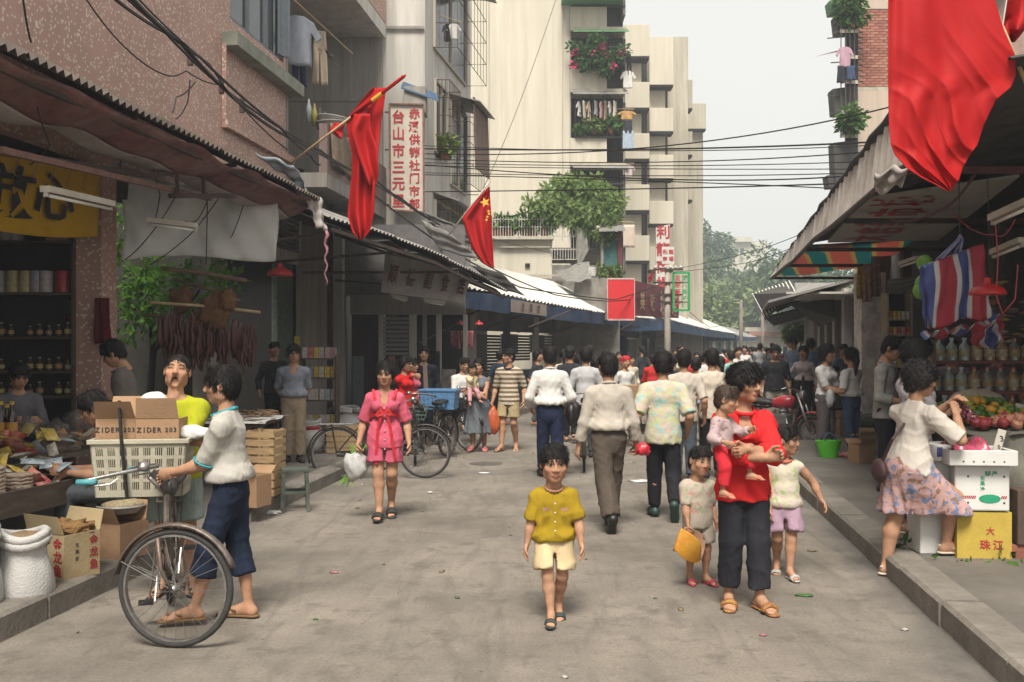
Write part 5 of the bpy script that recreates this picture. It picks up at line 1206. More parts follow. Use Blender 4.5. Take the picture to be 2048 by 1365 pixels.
carton('brown carton with faint red print standing beside the slat crate',Vector((*G(527,998,PZ).xy,PZ))+V(.0,-.42,0),(.25,.26,.30),R(-18),MCARD)
stl=thing('wooden_stool','dark green worn wooden stool standing at the kerb','stool',G(590,1022));h=.44
MB().box((0,0,h-.015),(.27,.25,.03)).build('seat',mat('worn_green_wood',(.055,.075,.06),rough=.7,var=.5,scale=9,dirt=(.17,.15,.12),dirt_amt=.6),stl,local=True,bev=.004)
for x,y in((-1,-1),(1,-1),(1,1),(-1,1)):MB().bar((x*.115,y*.10,h-.03),(x*.13,y*.115,0),.035,.035).build('leg',mat('worn_green_wood',(0,0,0)),stl,local=True)
for s in(-1,1):MB().bar((-.12,s*.105,.2),(.12,s*.105,.2),.02,.03).build('stretcher',mat('worn_green_wood',(0,0,0)),stl,local=True);MB().bar((s*.122,-.10,.16),(s*.122,.10,.16),.02,.03).build('stretcher',mat('worn_green_wood',(0,0,0)),stl,local=True)
stl.rotation_euler.z=R(14)
for i,(px,py)in enumerate(((543,1026),(1105-245,985))):put('crumpled_bag',blob_mesh('crumpled_bag',(.10,.06,.025),mat('white_litter',(.62,.6,.57),rough=.6),i+4,.3,6,3,.6,.3),G(px,py,.014),('white crumpled plastic bag in the gutter by the stool','small white litter scrap on the road by the woman in pink')[i],'litter',sc=1 if i==0 else .35)
# magazine rack, tins and sacks by the grey pier
rk=thing('goods_rack','narrow rack of bright packets and tins beside the standing man','rack',(P(640,800,15.6).x,15.6,PZ));rx=rk.location.x
for z in(.45,.85,1.2,1.5):MB().box((rx,15.6,z),(.55,.32,.02)).build('shelf_board',MTRAY,rk)
for x in(-.27,.27):MB().box((rx+x,15.6,.85),(.025,.32,1.4)).build('upright',MTRAY,rk)
q=random.Random(8)
for z in(.46,.86,1.21,1.51):
    for i in range(6):c=q.randrange(8);put('box_packet',MB().box((0,0,.085),(.075,.07,.17)).mesh('box_packet',[PK[c].materials[0]]),(rx-.22+i*.088,15.55,z),'%s box packet on the goods rack by the grey pier'%pkn[c],'packet','%s boxes on the goods rack'%pkn[c],rz=q.uniform(-.2,.2))
MB().box((rx-.33,15.45,1.55),(.07,.05,.60)).build('yellow_roll',mat('yellow_roll_print',(.48,.36,.03),rough=.5,var=.5,scale=18),label='tall yellow roll standing on the goods rack',cat='roll')
sack('pale sack with green print behind the pink-suited woman\'s bicycle',Vector((P(690,870,16).x,16.0,PZ)),.28,.55,seed=9);sack('white sack standing by the khaki trousers',Vector((P(622,912,15.2).x,15.0,PZ)),.22,.42,seed=12)
pj=thing('storage_jar','round white lidded plastic jar on the pavement by the bicycle','jar',Vector((*G(625,905,PZ).xy,PZ)));MB().lathe([(0,0),(.16,.01),(.18,.12),(.18,.26),(.12,.33),(.0,.33)],n=20).build('jar_body',mat('white_jar_plastic',(.5,.48,.45),rough=.35),pj,local=True,smooth=True);MB().lathe([(.11,.33),(.11,.37),(0,.37)],n=16).build('lid',mat('red_lid',(.4,.04,.04),rough=.4),pj,local=True)
slat_crate('low wooden crate behind the pink-suited woman\'s bicycle',Vector((*G(690,905,PZ).xy,PZ)),(.5,.4,.42),R(5),5,m=MSLAT)
# ================================================================ middle distance, left side
# canopy 2
c2=thing('ragged_canopy','ragged dark corrugated canopy on steel brackets below the hanging flag','canopy',(-2.0,17,3))
def EO2(Y):u=(Y-13.3)/6.7;return Vector((-2.45+2.35*u,Y,3.42-.10*u-.50*u*u))
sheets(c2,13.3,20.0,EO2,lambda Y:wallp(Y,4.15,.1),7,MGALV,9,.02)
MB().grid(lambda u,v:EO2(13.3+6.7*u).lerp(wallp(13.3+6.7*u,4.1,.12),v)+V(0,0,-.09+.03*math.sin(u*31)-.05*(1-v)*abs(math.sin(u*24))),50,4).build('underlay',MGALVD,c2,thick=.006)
for Y in(13.6,15.6,17.6,19.6):mb=MB();mb.bar(EO2(Y)-V(0,0,.14),wallp(Y,3.9,.1),.05,.05);mb.bar(EO2(Y)-V(0,0,.14),wallp(Y,3.0,.1),.04,.04);mb.build('bracket',MSTEEL,c2)
mb=MB();mb.bar(EO2(13.4)-V(.03,0,.15),EO2(16.6)-V(.03,0,.15),.05);mb.bar(EO2(16.6)-V(.03,0,.15),EO2(19.9)-V(.03,0,.15),.05);mb.build('edge_beam',MSTEEL,c2)
tatter('grey scrap sheet lying on the ragged canopy behind the first flag',[P(840,440,19.4),P(905,470,19.6),P(960,520,19.9),P(880,500,19.7)],MGALV,amp=.04)
tatter('dark torn roofing felt hanging over the canopy end',[P(940,530,19.8),P(1000,545,20),P(1050,592,20.1),P(1000,578,20)],mat('roofing_felt',(.04,.037,.034),rough=.95,var=.4),amp=.03)
tatter('pale corrugated scrap roof above the ragged canopy',[P(850,425,21),P(925,455,21),P(975,500,21.2),P(880,470,21)],mat('grey_scrap',(.20,.19,.175),rough=.9,var=.4),amp=.05)
# hanging shop sign under canopy 2
sg=thing('shop_sign','grey hanging shop board with dark red characters under the ragged canopy','sign',P(850,600,18.2));a,b,c,d=P(770,508,17.3),P(945,545,18.9),P(926,606,18.9),P(762,585,17.3)
MB().slab([a,b,c,d],(.0,.03,0)).build('board',mat('grey_sign_board',(.44,.41,.37),rough=.8,var=.25,scale=3,dirt=(.12,.11,.10),dirt_amt=.5),sg)
ux=(b-a).normalized();uy=((a-d).normalized()+(b-c).normalized()).normalized()
for i,ch in enumerate('顺德副食店'):u=.10+.2*i;text(ch,.34,mat('faded_red_character',(.12,.04,.035),rough=.9,var=.3),sg,a.lerp(b,u).lerp(d.lerp(c,u),.5)+V(.03,-.09,0),ux,uy,sx=.62)
tube_lamp('fluorescent lamp below the left half of the grey shop board',P(782,590,17.6),P(815,598,17.6));tube_lamp('fluorescent lamp below the right half of the grey shop board',P(848,600,17.8),P(890,606,17.8))
# grey shop below (px 700-925)
gs=thing('grey_shop','grey shop with half-closed roller shutter and glass counter behind the woman in pink','shop',(-1.9,20.6,0));F2=lambda px,z,Y=20.4:Vector((P(px,0,Y).x,Y,z))
def fr(root,name,x0,x1,z0,z1,m,Y=20.4,th=.2):mb=MB();a,b=P(x0,0,Y).x,P(x1,0,Y).x;mb.slab([(a,Y,z0),(b,Y,z0),(b,Y,z1),(a,Y,z1)],(0,th,0));return mb.build(name,m,root)
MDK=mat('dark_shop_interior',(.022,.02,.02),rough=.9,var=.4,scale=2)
fr(gs,'back_wall',690,930,0,3.6,MDK,22.0);fr(gs,'beam',700,930,2.35,2.75,MGREY);fr(gs,'upper_wall',690,930,2.752,4.2,mat('grey_board_wall',(.15,.14,.135),rough=.9,var=.25),20.45)
for x0,x1,m_ in((757,765,MPALE),(818,832,MPALE),(845,852,MGREY),(872,882,MPALE),(926,934,MPALE)):fr(gs,'post',x0,x1,PZ,2.35,m_,20.35)
mb=MB()
for i in range(9):z=1.55+i*.09;mb.bar(F2(766,z),F2(817,z),.02,.06)
mb.build('roller_shutter',mat('pale_shutter',(.27,.26,.25),rough=.6,var=.2),gs)
fr(gs,'side_panel',703,757,PZ,2.35,mat('dark_boards',(.07,.05,.045),rough=.9,var=.4,stretch=(4,4,.4)),20.5);fr(gs,'pale_panel',705,728,PZ,1.5,mat('grey_blue_panel',(.18,.20,.21),rough=.7,var=.2),20.44,.04)
fr(gs,'counter',765,835,PZ,.85,mat('counter_front',(.14,.12,.11)),20.7);fr(gs,'glass_case',768,833,.852,1.45,mat('case_glass',(.10,.12,.125),rough=.1,spec=.6),20.75,.3)
fr(gs,'hanging_goods',776,790,.9,1.5,mat('bright_goods',(.38,.22,.18),rough=.6,var=.6,scale=14),20.55,.05);fr(gs,'poster',882,912,.75,1.25,mat('glass_poster',(.30,.26,.24),var=.6,scale=8),19.5,.03)
garment('dark coat hanging by the post of the grey shop',F2(862,1.6,20.2),.35,.8,cloth('charcoal_cloth',(.02,.02,.022)),'towel',group='clothes hung at the grey shop')
# red lamp shades and pink hangings under the awning (px 885-945)
for i,px in enumerate((921,958)):lamp_shade(('red lamp shade under the blue awning nearest the grey shop','red lamp shade under the blue awning next to the concrete post')[i],P(px,650,21.2),.20,drop=.5)
for i in range(6):garment('pink packet string hanging under the blue awning',P(903+i*7+(i>3)*6,662,21.0),.055,.28+.05*(i%3),cloth('pink_pack',(.40,.14,.16)),'towel',group='pink packets under the blue awning')
# ---------------------------------------------------------------- building 2 (grey, with window cages)
W2=lambda Y,z,o=0.0:Vector((-1.89+.17*(Y-21.6)+o,Y,z))
b2=thing('grey_building','pale grey building with caged windows behind the vertical red-lettered sign','building',(-3,23,0))
MB().slab([(-3.6,21.6,3.2),(-1.89,21.6,3.2),(-1.89,21.6,16),(-3.6,21.6,16)],(0,.3,0)).build('end_wall',MPALE,b2)
MB().slab([W2(21.601,3.2),W2(26.3,3.2),W2(26.3,16),W2(21.601,16)],(-.3,.05,0)).build('street_wall',MPALE,b2)
MB().bar((-2.72,21.55,8.6),(-1.9,21.55,8.6),.04,.06).build('string_course',MGREY,b2)
def cage(root,y0,y1,z0,z1,dep,hood=True,m=None):
    """window with a protruding steel cage"""
    w=thing('window',None,None);w.parent=root;w.location=W2((y0+y1)/2,z0)-root.location
    MB().slab([W2(y0,z0,.004),W2(y1,z0,.004),W2(y1,z1,.004),W2(y0,z1,.004)],(.01,0,0)).build('pane',MGLASS,w)
    mb=MB();frame_rect(mb,W2(y0,z0,.03),W2(y1,z0,.03),W2(y1,z1,.03),W2(y0,z1,.03),.06,.06);mb.bar(W2((y0+y1)/2,z0,.03),W2((y0+y1)/2,z1,.03),.05);mb.build('frame',m or MCREAM2,w)
    mb=MB();n=9
    for i in range(n+1):y=y0+(y1-y0)*i/n;mb.tube([W2(y,z0,dep),W2(y,z1,dep)],.008,4)
    for k in range(5):
        z=z0+(z1-z0)*k/4;mb.tube([W2(y0,z,.02),W2(y0,z,dep),W2(y1,z,dep),W2(y1,z,.02)],.010,4)
    for i in range(4):o=dep*i/4;mb.tube([W2(y0,z0,o),W2(y0,z1,o)],.008,4)
    mb.build('cage',MSTEEL,w)
    if hood:MB().slab([W2(y0-.1,z1+.15,0),W2(y1+.1,z1+.15,0),W2(y1+.1,z1-.05,dep+.25),W2(y0-.1,z1-.05,dep+.25)],(0,0,.03)).build('hood',MGALV,w)
    return w
cage(b2,22.3,25.6,8.4,10.6,.55);cage(b2,22.4,23.5,6.1,7.7,.35,False);cage(b2,23.9,25.6,5.6,7.6,.5);cage(b2,22.4,25.4,3.9,5.0,.35)
MB().grid(lambda u,v:W2(23.9+1.8*u,7.7-1.7*v,.56+.05*v+.02*math.sin(u*22)),20,6).build('reed_blind',mat('brown_reed_blind',(.19,.13,.10),rough=.95,var=.4,stretch=(1,6,1)),b2,thick=.01)
def pot_plant(label,p,r,n,size,m,seed,potc=(.26,.10,.06),pot=.12,group='potted plants'):
    t=thing('potted_plant',label,'plant',p,0,group);MB().lathe([(0,0),(pot*.7,0),(pot,pot*1.5),(pot*1.1,pot*1.5),(pot*1.1,pot*1.7),(0,pot*1.6)],n=12).build('pot',mat('pot_%d'%int(potc[0]*100),potc,rough=.8,var=.3),t,local=True)
    leaves('foliage',[(Vector(p)+V(0,0,pot*1.7+r*.5),(r,r,r*.8))],n,size,m,seed,t);return t
LG2=leaf_mat('mid_green_leaf',(.07,.15,.03));LG3=leaf_mat('yellow_green_leaf',(.13,.19,.04));LG4=leaf_mat('terrace_leaf',(.20,.29,.09),.4)
pot_plant('green potted plant on the window ledge of the grey building',W2(22.6,5.95,.2),.22,160,.2,LG3,3)
# laundry on the top cage
MB().tube([P(878,30,22.5),P(925,46,22.5)],.012,5).build('laundry_pole',MBAMBOO,label='short bamboo pole on the upper window cage',cat='pole')
garment('small white shirt on the upper window cage of the grey building',P(908,48,22.5),.26,.36,cloth('white_cloth',(.55,.53,.5)));garment('dark small shirt on the upper window cage of the grey building',P(895,48,22.5),.2,.4,cloth('charcoal_cloth',(0,0,0)))
ac=thing('window_box','grey box shelter with blue roof above the vertical sign','window box',(-2.0,21.4,6.4));MB().box((P(832,0,21.3).x,21.3,P(0,205,21.3).z),(.45,.5,.55)).build('box',MGREY,ac);MB().slab([P(802,178,21.0),P(878,204,21.0),P(872,190,21.5),P(806,166,21.5)],(0,0,.03)).build('roof',mat('blue_sheet',(.05,.10,.17),rough=.6,var=.4),ac)
# ---------------------------------------------------------------- vertical sign
vs=thing('vertical_sign','tall white sign with two columns of red characters projecting from the wall','sign',P(812,425,21.0));Y=21.0
a,b,c,d=P(779,209,Y),P(847,210,Y),P(848,425,Y),P(781,420,Y);MB().slab([a,b,c,d],(0,.08,0)).build('board',mat('cream_sign_board',(.58,.52,.44),rough=.7,var=.15,dirt=(.30,.16,.09),dirt_amt=.45,dirt_scale=4),vs)
mb=MB();frame_rect(mb,a-V(0,.03,0),b-V(0,.03,0),c-V(0,.03,0),d-V(0,.03,0),.04,.03);mb.build('frame',mat('rust_frame',(.22,.12,.08),rough=.8,var=.5,scale=12),vs)
cw_=b.x-a.x
text('台山市三元里',.30,MREDP,vs,P(797,318,Y)-V(0,.012,0),(1,0,0),(0,0,1),sx=.92,vertical=True,adv=.355);text('赤溪供销社门市部',.235,MREDP,vs,P(829,318,Y)-V(0,.012,0),(1,0,0),(0,0,1),sx=1.0,vertical=True,adv=.272)
for z in(225,300,410):MB().bar(P(770,z,21.1),P(800,z,21.1),.03,.03).build('bracket',MSTEEL,vs)
# ---------------------------------------------------------------- apartment block: blank gable + caged balconies + stepped wings
ap=thing('apartment_block','cream apartment block with a blank end wall and a stack of caged balconies','building',(1,41,0));YA=40.0;AX=lambda px:P(px,0,YA).x;AZ=lambda py:P(0,py,YA).z
MB().slab([(-4.5,YA,0),(AX(1140),YA,0),(AX(1140),YA,22),(-4.5,YA,22)],(0,.3,0)).build('gable_wall',MCREAM,ap)
MB().slab([(AX(1140),YA+.9,0),(AX(1250),YA+.9,0),(AX(1250),YA+.9,22),(AX(1140),YA+.9,22)],(0,.3,0)).build('balcony_back',MCREAM2,ap)
MB().slab([(AX(1250),YA+.9,0),(AX(1250),YA+9,0),(AX(1250),YA+9,22),(AX(1250),YA+.9,22)],(-.3,0,0)).build('side_wall',MCREAM,ap)
MB().slab([(AX(1139.5),YA-.02,0),(AX(1142),YA-.02,0),(AX(1142),YA-.02,22),(AX(1139.5),YA-.02,22)],(0,.05,0)).build('downpipe',MGREY,ap)
for px in(978,1125):MB().bar((AX(px),YA-.02,6),(AX(px),YA-.02,22),.04).build('downpipe',MCREAM2,ap)
MCAGE=mat('dark_cage_bar',(.07,.062,.055),rough=.8,var=.3)
floors=[(57,180),(180,327),(327,457),(-66,57),(457,590)]
for i,(yt,yb)in enumerate(floors):
    z1,z0=AZ(yt),AZ(yb);x0,x1=AX(1140),AX(1250);st_=z1-z0;zp=z0+st_*.0
    bl=thing('balcony',None,None);bl.parent=ap;bl.location=Vector((x0,YA,z0))-ap.location
    MB().slab([(x0,YA-.25,z1-.16),(x1,YA-.25,z1-.16),(x1,YA+.9,z1-.16),(x0,YA+.9,z1-.16)],(0,0,.14)).build('slab',MCREAM2,bl)
    MB().box(((x0+AX(1213))/2,YA-.06,z0+st_*.17),(AX(1213)-x0,.12,st_*.33)).build('parapet',MCREAM,bl)
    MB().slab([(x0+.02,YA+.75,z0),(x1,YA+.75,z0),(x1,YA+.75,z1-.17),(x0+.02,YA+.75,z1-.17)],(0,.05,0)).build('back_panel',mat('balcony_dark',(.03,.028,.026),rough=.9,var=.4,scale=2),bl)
    mb=MB();X0=AX(1150);zb=z0+st_*.34
    for k in range(15):x=X0+(x1-X0-.05)*k/14;mb.bar((x,YA-.22,zb),(x,YA-.22,z1-.2),.018)
    for z in(zb,(zb+z1)/2,z1-.22):mb.bar((X0,YA-.22,z),(x1,YA-.22,z),.03)
    mb.build('cage',MCAGE,bl)
    MB().slab([(X0,YA-.22,zb-.02),(x1,YA-.22,zb-.02),(x1,YA+.0,zb-.02),(X0,YA+.0,zb-.02)],(0,0,.04)).build('cage_floor',MCAGE,bl)
    MB().box((x1-.05,YA+.3,z0+st_*.5),(.1,.95,st_*.62)).build('side_screen',mat('weathered_screen',(.16,.145,.13),rough=.9,var=.4),bl)
    if i<4:MB().slab([(AX(1145),YA-.5,z1-.3),(x1+.1,YA-.5,z1-.3),(x1+.05,YA-.05,z1-.05),(AX(1145),YA-.05,z1-.05)],(0,0,.04)).build('hood',MGALV if i else mat('green_hood',(.10,.22,.10),rough=.6,var=.4),bl)
MB().box(((AX(1122)+AX(1240))/2,YA-.6,AZ(4)),(AX(1240)-AX(1122),1.0,.35)).build('green_awning',mat('green_corrugated',(.10,.26,.11),rough=.6,var=.3,stretch=(8,1,1)),ap)
# bougainvillea and laundry on the cages
LBOU=leaf_mat('bougainvillea_leaf',(.055,.12,.03))
bg=thing('bougainvillea','bougainvillea with red flowers spilling from a balcony cage','plant',P(1195,140,39.4));cl=[(P(px,py,39.4),(r,.5,r*.7))for px,py,r in((1165,105,.5),(1190,110,.6),(1215,122,.55),(1235,112,.35),(1150,92,.35),(1195,82,.4),(1210,140,.35),(1245,100,.3),(1175,128,.4))]
leaves('foliage',[(c_,tuple(.85*v_ for v_ in r_))for c_,r_ in cl],1300,.17,LBOU,4,bg,.6);[leaves('flower_cluster',[(P(px,py,39.2),(.12,.2,.10))],22,.13,mat('magenta_flower',(.45,.03,.10),rough=.6),5+px,bg,.8)for px,py in((1148,106),(1182,107),(1212,110),(1245,106),(1224,133),(1206,95),(1147,130))]
MB().tube([P(1150,130,39.6),P(1170,100,39.5),P(1215,110,39.4)],.02,5).build('stem',mat('bark',(0,0,0)),bg)
cols_=[('cream',(.55,.48,.38)),('white',(.60,.58,.55)),('brown',(.28,.20,.14)),('pink',(.45,.26,.24)),('grey',(.34,.33,.34)),('peach',(.50,.38,.28))]
for i,px in enumerate((1158,1170,1178,1192,1203,1212,1220,1230)):n_,c_=cols_[(i*5+1)%6];garment('%s shirt drying in the balcony cage below the bougainvillea'%n_,P(px,203,39.75),.34,.62+.1*(i%3),cloth('dry_'+n_,c_),'towel' if i%2 else 'shirt',group='%s shirts in the balcony cage'%n_,rz=R(60))
for i,(px,py,w_,h_,c_,k_,nm)in enumerate(((1258,108,.25,.85,(.03,.03,.035),'trousers','black trousers on the pole beside the bougainvillea balcony'),(1256,142,.5,.7,(.62,.60,.57),'shirt','white shirt on the pole below the black trousers'),(1254,222,.6,.35,(.45,.26,.10),'shirt','orange garment on the pole beside the caged laundry'),(1257,240,.3,.5,(.04,.04,.05),'towel','dark garment on the pole below the orange garment'),(1256,262,.42,.75,(.35,.42,.50),'towel','pale blue towel on the lowest pole by the balcony stack'),(1258,330,.40,.5,(.50,.42,.40),'shirt','striped shirt on the pole above the tree'),(1258,450,.45,.9,(.55,.45,.38),'towel','cream garment hanging near the teal curtained window'))):garment(nm,P(px,py,39.6),w_,h_,cloth('pole_laundry_%d'%i,c_),k_)
for i,py in enumerate((107,220,328,446)):MB().tube([P(1235,py-2,39.9),P(1268,py-1,39.6)],.02,5).build('laundry_pole',MBAMBOO,label='bamboo pole poking from the balcony stack, number %s from the top'%('one','two','three','four')[i],cat='pole',group='poles on the balcony stack')
for i,(px,py,r_)in enumerate(((1187,262,.35),(1222,265,.4),(1160,270,.15))):pot_plant(('leafy pot plant on the cage floor under the drying shirts','brownish pot plant at the right of the cage under the drying shirts','small pot at the left of the cage under the drying shirts')[i],P(px,268 if i<2 else 274,39.85),r_,260,.2,LG3 if i==0 else LG2,20+i)
# stepped wings
def wing(label,x0,x1,Y,top,bottoms,m,strip=11,dep=1.0,boxh=None):
    t=thing('stepped_wing',label,'building',(P((x0+x1)/2,0,Y).x,Y,0),0,'stepped wings of the cream apartment block');X=lambda px:P(px,0,Y).x;Z=lambda py:P(0,py,Y).z
    xa,xb=X(x0),X(x1);ht=Z(top)
    MB().slab([(xa,Y+dep,0),(xb-(X(x0+strip)-xa),Y+dep,0),(xb-(X(x0+strip)-xa),Y+dep,ht-.3),(xa,Y+dep,ht-.3)],(0,.3,0)).build('wall',m,t)
    MB().slab([(xb-.001,Y+dep+1.6,0),(xb-.001,Y+9,0),(xb-.001,Y+9,ht),(xb-.001,Y+dep+1.6,ht)],(-.3,0,0)).build('side_wall',m,t)
    MB().slab([(xa,Y+dep+1.3,0),(xb,Y+dep+1.3,0),(xb,Y+dep+1.3,ht),(xa,Y+dep+1.3,ht)],(0,.2,0)).build('recess_wall',mat('balcony_opening_shade',(.035,.03,.026),rough=.9,var=.3),t)  # shade inside the balcony openings, painted as near-black wall colour
    prev=top
    for yb in bottoms:
        bh=(yb-top)if prev==top else(yb-prev)*.50;z0,z1=Z(yb),Z(yb-bh)
        MB().box(((xa+xb)/2,Y+dep/2+.1,(z0+z1)/2),(xb-xa,dep+.2,z1-z0)).build('bay',m,t,bev=.02)
        MB().box(((xa+xb)/2,Y+dep/2+.1,z0-.06),(xb-xa-.02,dep+.16,.11)).build('bay_shade_strip',MDK,t);prev=yb  # near-black strip below each bay paints the shade line there
    return t
wing('tallest stepped wing beside the balcony stack',1250,1299,50,49,(113,216,318,421,522,620),MCREAM,12,.8)
wing('second stepped wing of the cream block',1299,1347,55,74,(170,263,357,448,540),MCREAM,12,.8)
wing('third stepped wing of the cream block',1347,1385,60,160,(217,310,400),MCREAM2,10,.8)
wing('lowest stepped wing at the street end of the cream block',1376,1412,66,207,(258,),MCREAM2,6,.5)
for i,(x0,x1,y0_,Y,nm)in enumerate(((1299,1376,74,58.5,'broad plain parapet wall behind the stepped wings'),(1347,1406,300,63.5,'plain cream wall below the third stepped wing'))):mb=MB();a,b=P(x0,0,Y).x,P(x1,0,Y).x;mb.slab([(a,Y,0),(b,Y,0),(b,Y,P(0,y0_,Y).z),(a,Y,P(0,y0_,Y).z)],(0,.3,0));mb.build('plain_wall',MCREAM2,label=nm,cat='wall')
mb=MB();Y=67;a,b=P(1368,0,Y).x,P(1406,0,Y).x;mb.slab([(a,Y,0),(b,Y,0),(b,Y,P(0,255,Y).z),(a,Y,P(0,255,Y).z)],(0,3,0));mb.build('end_tower',MCREAM2,label='plain cream tower wall at the street end of the apartment block',cat='wall')
# ---------------------------------------------------------------- terrace building with plants
tr_=thing('terrace_building','low cream building with a plant-covered roof terrace in front of the blank wall','building',(1,34,0));YT=34.0;TX=lambda px:P(px,0,YT).x;TZ=lambda py:P(0,py,YT).z
MB().slab([(TX(930),YT,0),(TX(1104),YT,0),(TX(1104),YT,TZ(478)),(TX(930),YT,TZ(478))],(0,.25,0)).build('front_wall',MCREAM,tr_)
MB().slab([(TX(1104),YT+.05,0),(TX(1240),YT+.05,0),(TX(1240),YT+.05,TZ(530)),(TX(1104),YT+.05,TZ(530))],(0,.25,0)).build('front_wall',MCONC,tr_)
MB().box(((TX(930)+TX(1104))/2,YT-.05,TZ(478)),(TX(1104)-TX(930)+.1,.5,.10)).build('coping',MCREAM2,tr_)
MB().slab([(TX(930),YT+.3,TZ(500)),(TX(1240),YT+.3,TZ(500)),(TX(1240),YT+5.6,TZ(500)),(TX(930),YT+5.6,TZ(500))],(0,0,.1)).build('roof_slab',MCONC,tr_)
mb=MB();mb.bar((TX(1000),YT-.12,TZ(495)),(TX(1100),YT-.12,TZ(495)),.05);mb.bar((TX(1000),YT-.12,TZ(552)),(TX(1125),YT-.12,TZ(552)),.06);mb.build('moulding',MCREAM2,tr_)
MB().box((TX(1055),YT-.03,TZ(531)),(.16,.1,.12)).build('vent_hole',MDK,tr_)
mb=MB();MRAIL=mat('white_railing',(.55,.53,.48),rough=.6,var=.2,dirt=(.3,.2,.12),dirt_amt=.4)
for i in range(32):x=TX(985)+(TX(1150)-TX(985))*i/31;mb.bar((x,YT-.1,TZ(476)),(x,YT-.1,TZ(436 if i<20 else 448)),.018)
for y in(474,455,440):mb.bar((TX(985),YT-.1,TZ(y)),(TX(1150),YT-.1,TZ(y)),.022)
for i in range(10):x=TX(1104)+(TX(1152)-TX(1104))*i/9;mb.bar((x,YT-.14,TZ(520)),(x,YT-.14,TZ(470)),.018)
for y in(520,500):mb.bar((TX(1100),YT-.14,TZ(y)),(TX(1152),YT-.14,TZ(y)),.022)
mb.build('railing',MRAIL,tr_)
for i,(px,r_,m_)in enumerate(((990,.35,LG3),(1002,.3,LG2),(1020,.35,LG2),(1050,.6,LG2),(1068,.3,LG3),(1090,.6,LG2))):pot_plant('terracotta pot plant %s on the roof terrace'%('by the flag','second from the flag','third from the flag','with dark palm leaves','between the palms','at the railing corner')[i],(TX(px),YT+.2,TZ(474)),r_*(.65 if i in(3,5)else 1),150,.30 if i in(3,5)else .2,m_,30+i,pot=.2,group='pots on the roof terrace')
tc_=Vector((TX(1150),YT+1.6,TZ(415)))
t=thing('terrace_tree','spreading green tree on the roof terrace before the balcony stack','tree',(TX(1150),YT+1.2,TZ(500)))
cl=[(P(px,py,YT+dy),(r,r*.8,r*.55))for px,py,r,dy in((1085,408,.6,0),(1110,385,.75,.5),(1150,372,.8,.6),(1190,385,.8,.4),(1222,400,.6,0),(1075,425,.4,0),(1130,415,.8,.2),(1175,425,.8,0),(1215,432,.55,-.2),(1195,460,.55,-.2),(1155,445,.6,-.1),(1105,435,.55,0),(1210,470,.35,-.3),(1060,405,.3,0),(1125,362,.45,.4),(1185,360,.4,.4),(1235,412,.3,-.2),(1210,483,.25,-.3))]
leaves('crown',[(c_,tuple(.86*v_ for v_ in r_))for c_,r_ in cl],3600,.22,LG4,8,t,.45);mb=MB();o_=Vector((TX(1150),YT+1.2,TZ(500)))
mb.tube([o_,o_+V(.05,0,.8),P(1150,420,YT+.4)],[.09,.07,.05],7)
for c,r in cl[:10]:mb.tube([o_+V(.05,0,.8),Vector(c).lerp(o_+V(0,0,1.2),.4),c],[.04,.03,.01],5)
mb.build('trunk',mat('bark',(0,0,0)),t,smooth=True)
tatter('grey tarpaulin hanging beside the terrace railing',[P(1154,458,33.7),P(1170,455,33.7),P(1178,500,33.6),P(1154,545,33.6)],mat('net_tarp',(.20,.19,.17),rough=.9,var=.3),amp=.02);tatter('sagging grey canvas over the shop roofs below the terrace',[P(1110,545,33.4),P(1178,522,33.4),P(1184,560,32),P(1135,566,32)],mat('net_tarp',(0,0,0)),amp=.04)
# small enclosed balcony with teal curtains at right of terrace
eb=thing('enclosed_balcony','enclosed balcony with teal curtains and maroon frame beside the terrace','balcony',P(1225,560,33.5));Y=33.6
fr(eb,'curtain',1206,1236,P(0,542,Y).z,P(0,468,Y).z,mat('teal_curtain',(.05,.14,.13),rough=.8,var=.5,stretch=(8,1,.6)),Y+.1,.05);fr(eb,'frame',1236,1244,P(0,560,Y).z,P(0,462,Y).z,mat('maroon_frame',(.15,.03,.04)),Y,.2);fr(eb,'frame',1202,1207,P(0,560,Y).z,P(0,462,Y).z,MCONC,Y,.2);fr(eb,'sill',1200,1246,P(0,548,Y).z,P(0,541,Y).z,MCONC,Y-.15,.4);fr(eb,'back',1203,1243,P(0,542,Y).z,P(0,462,Y).z,MDK,Y+.4,.05)
MB().slab([P(1198,464,33.2),P(1250,462,33.2),P(1246,450,34),P(1200,452,34)],(0,0,.05)).build('hood',MGALV,eb)
mb=MB();Y=32.4;mb.slab([P(1140,640,Y),P(1216,640,Y),P(1216,556,Y),P(1152,556,Y)],(0,.3,0));mb.build('grey_parapet',MCONC,label='bare concrete parapet left of the red panel',cat='wall')
put('white_bucket',lathe_mesh('bucket',[(0,0),(.14,0),(.17,.3),(.15,.3),(.13,.02),(0,.02)],[mat('white_enamel',(0,0,0))],14),P(1184,553,32.5),'white bucket standing on the concrete parapet','bucket')
for i,px in enumerate((1200,1215,1230)):pot_plant('small green clump growing on the concrete parapet edge, %s'%('leftmost','middle','rightmost')[i],P(px,556,32.6),.22,110,.16,LG3,50+i,pot=.07,group='green clumps on the concrete parapet')
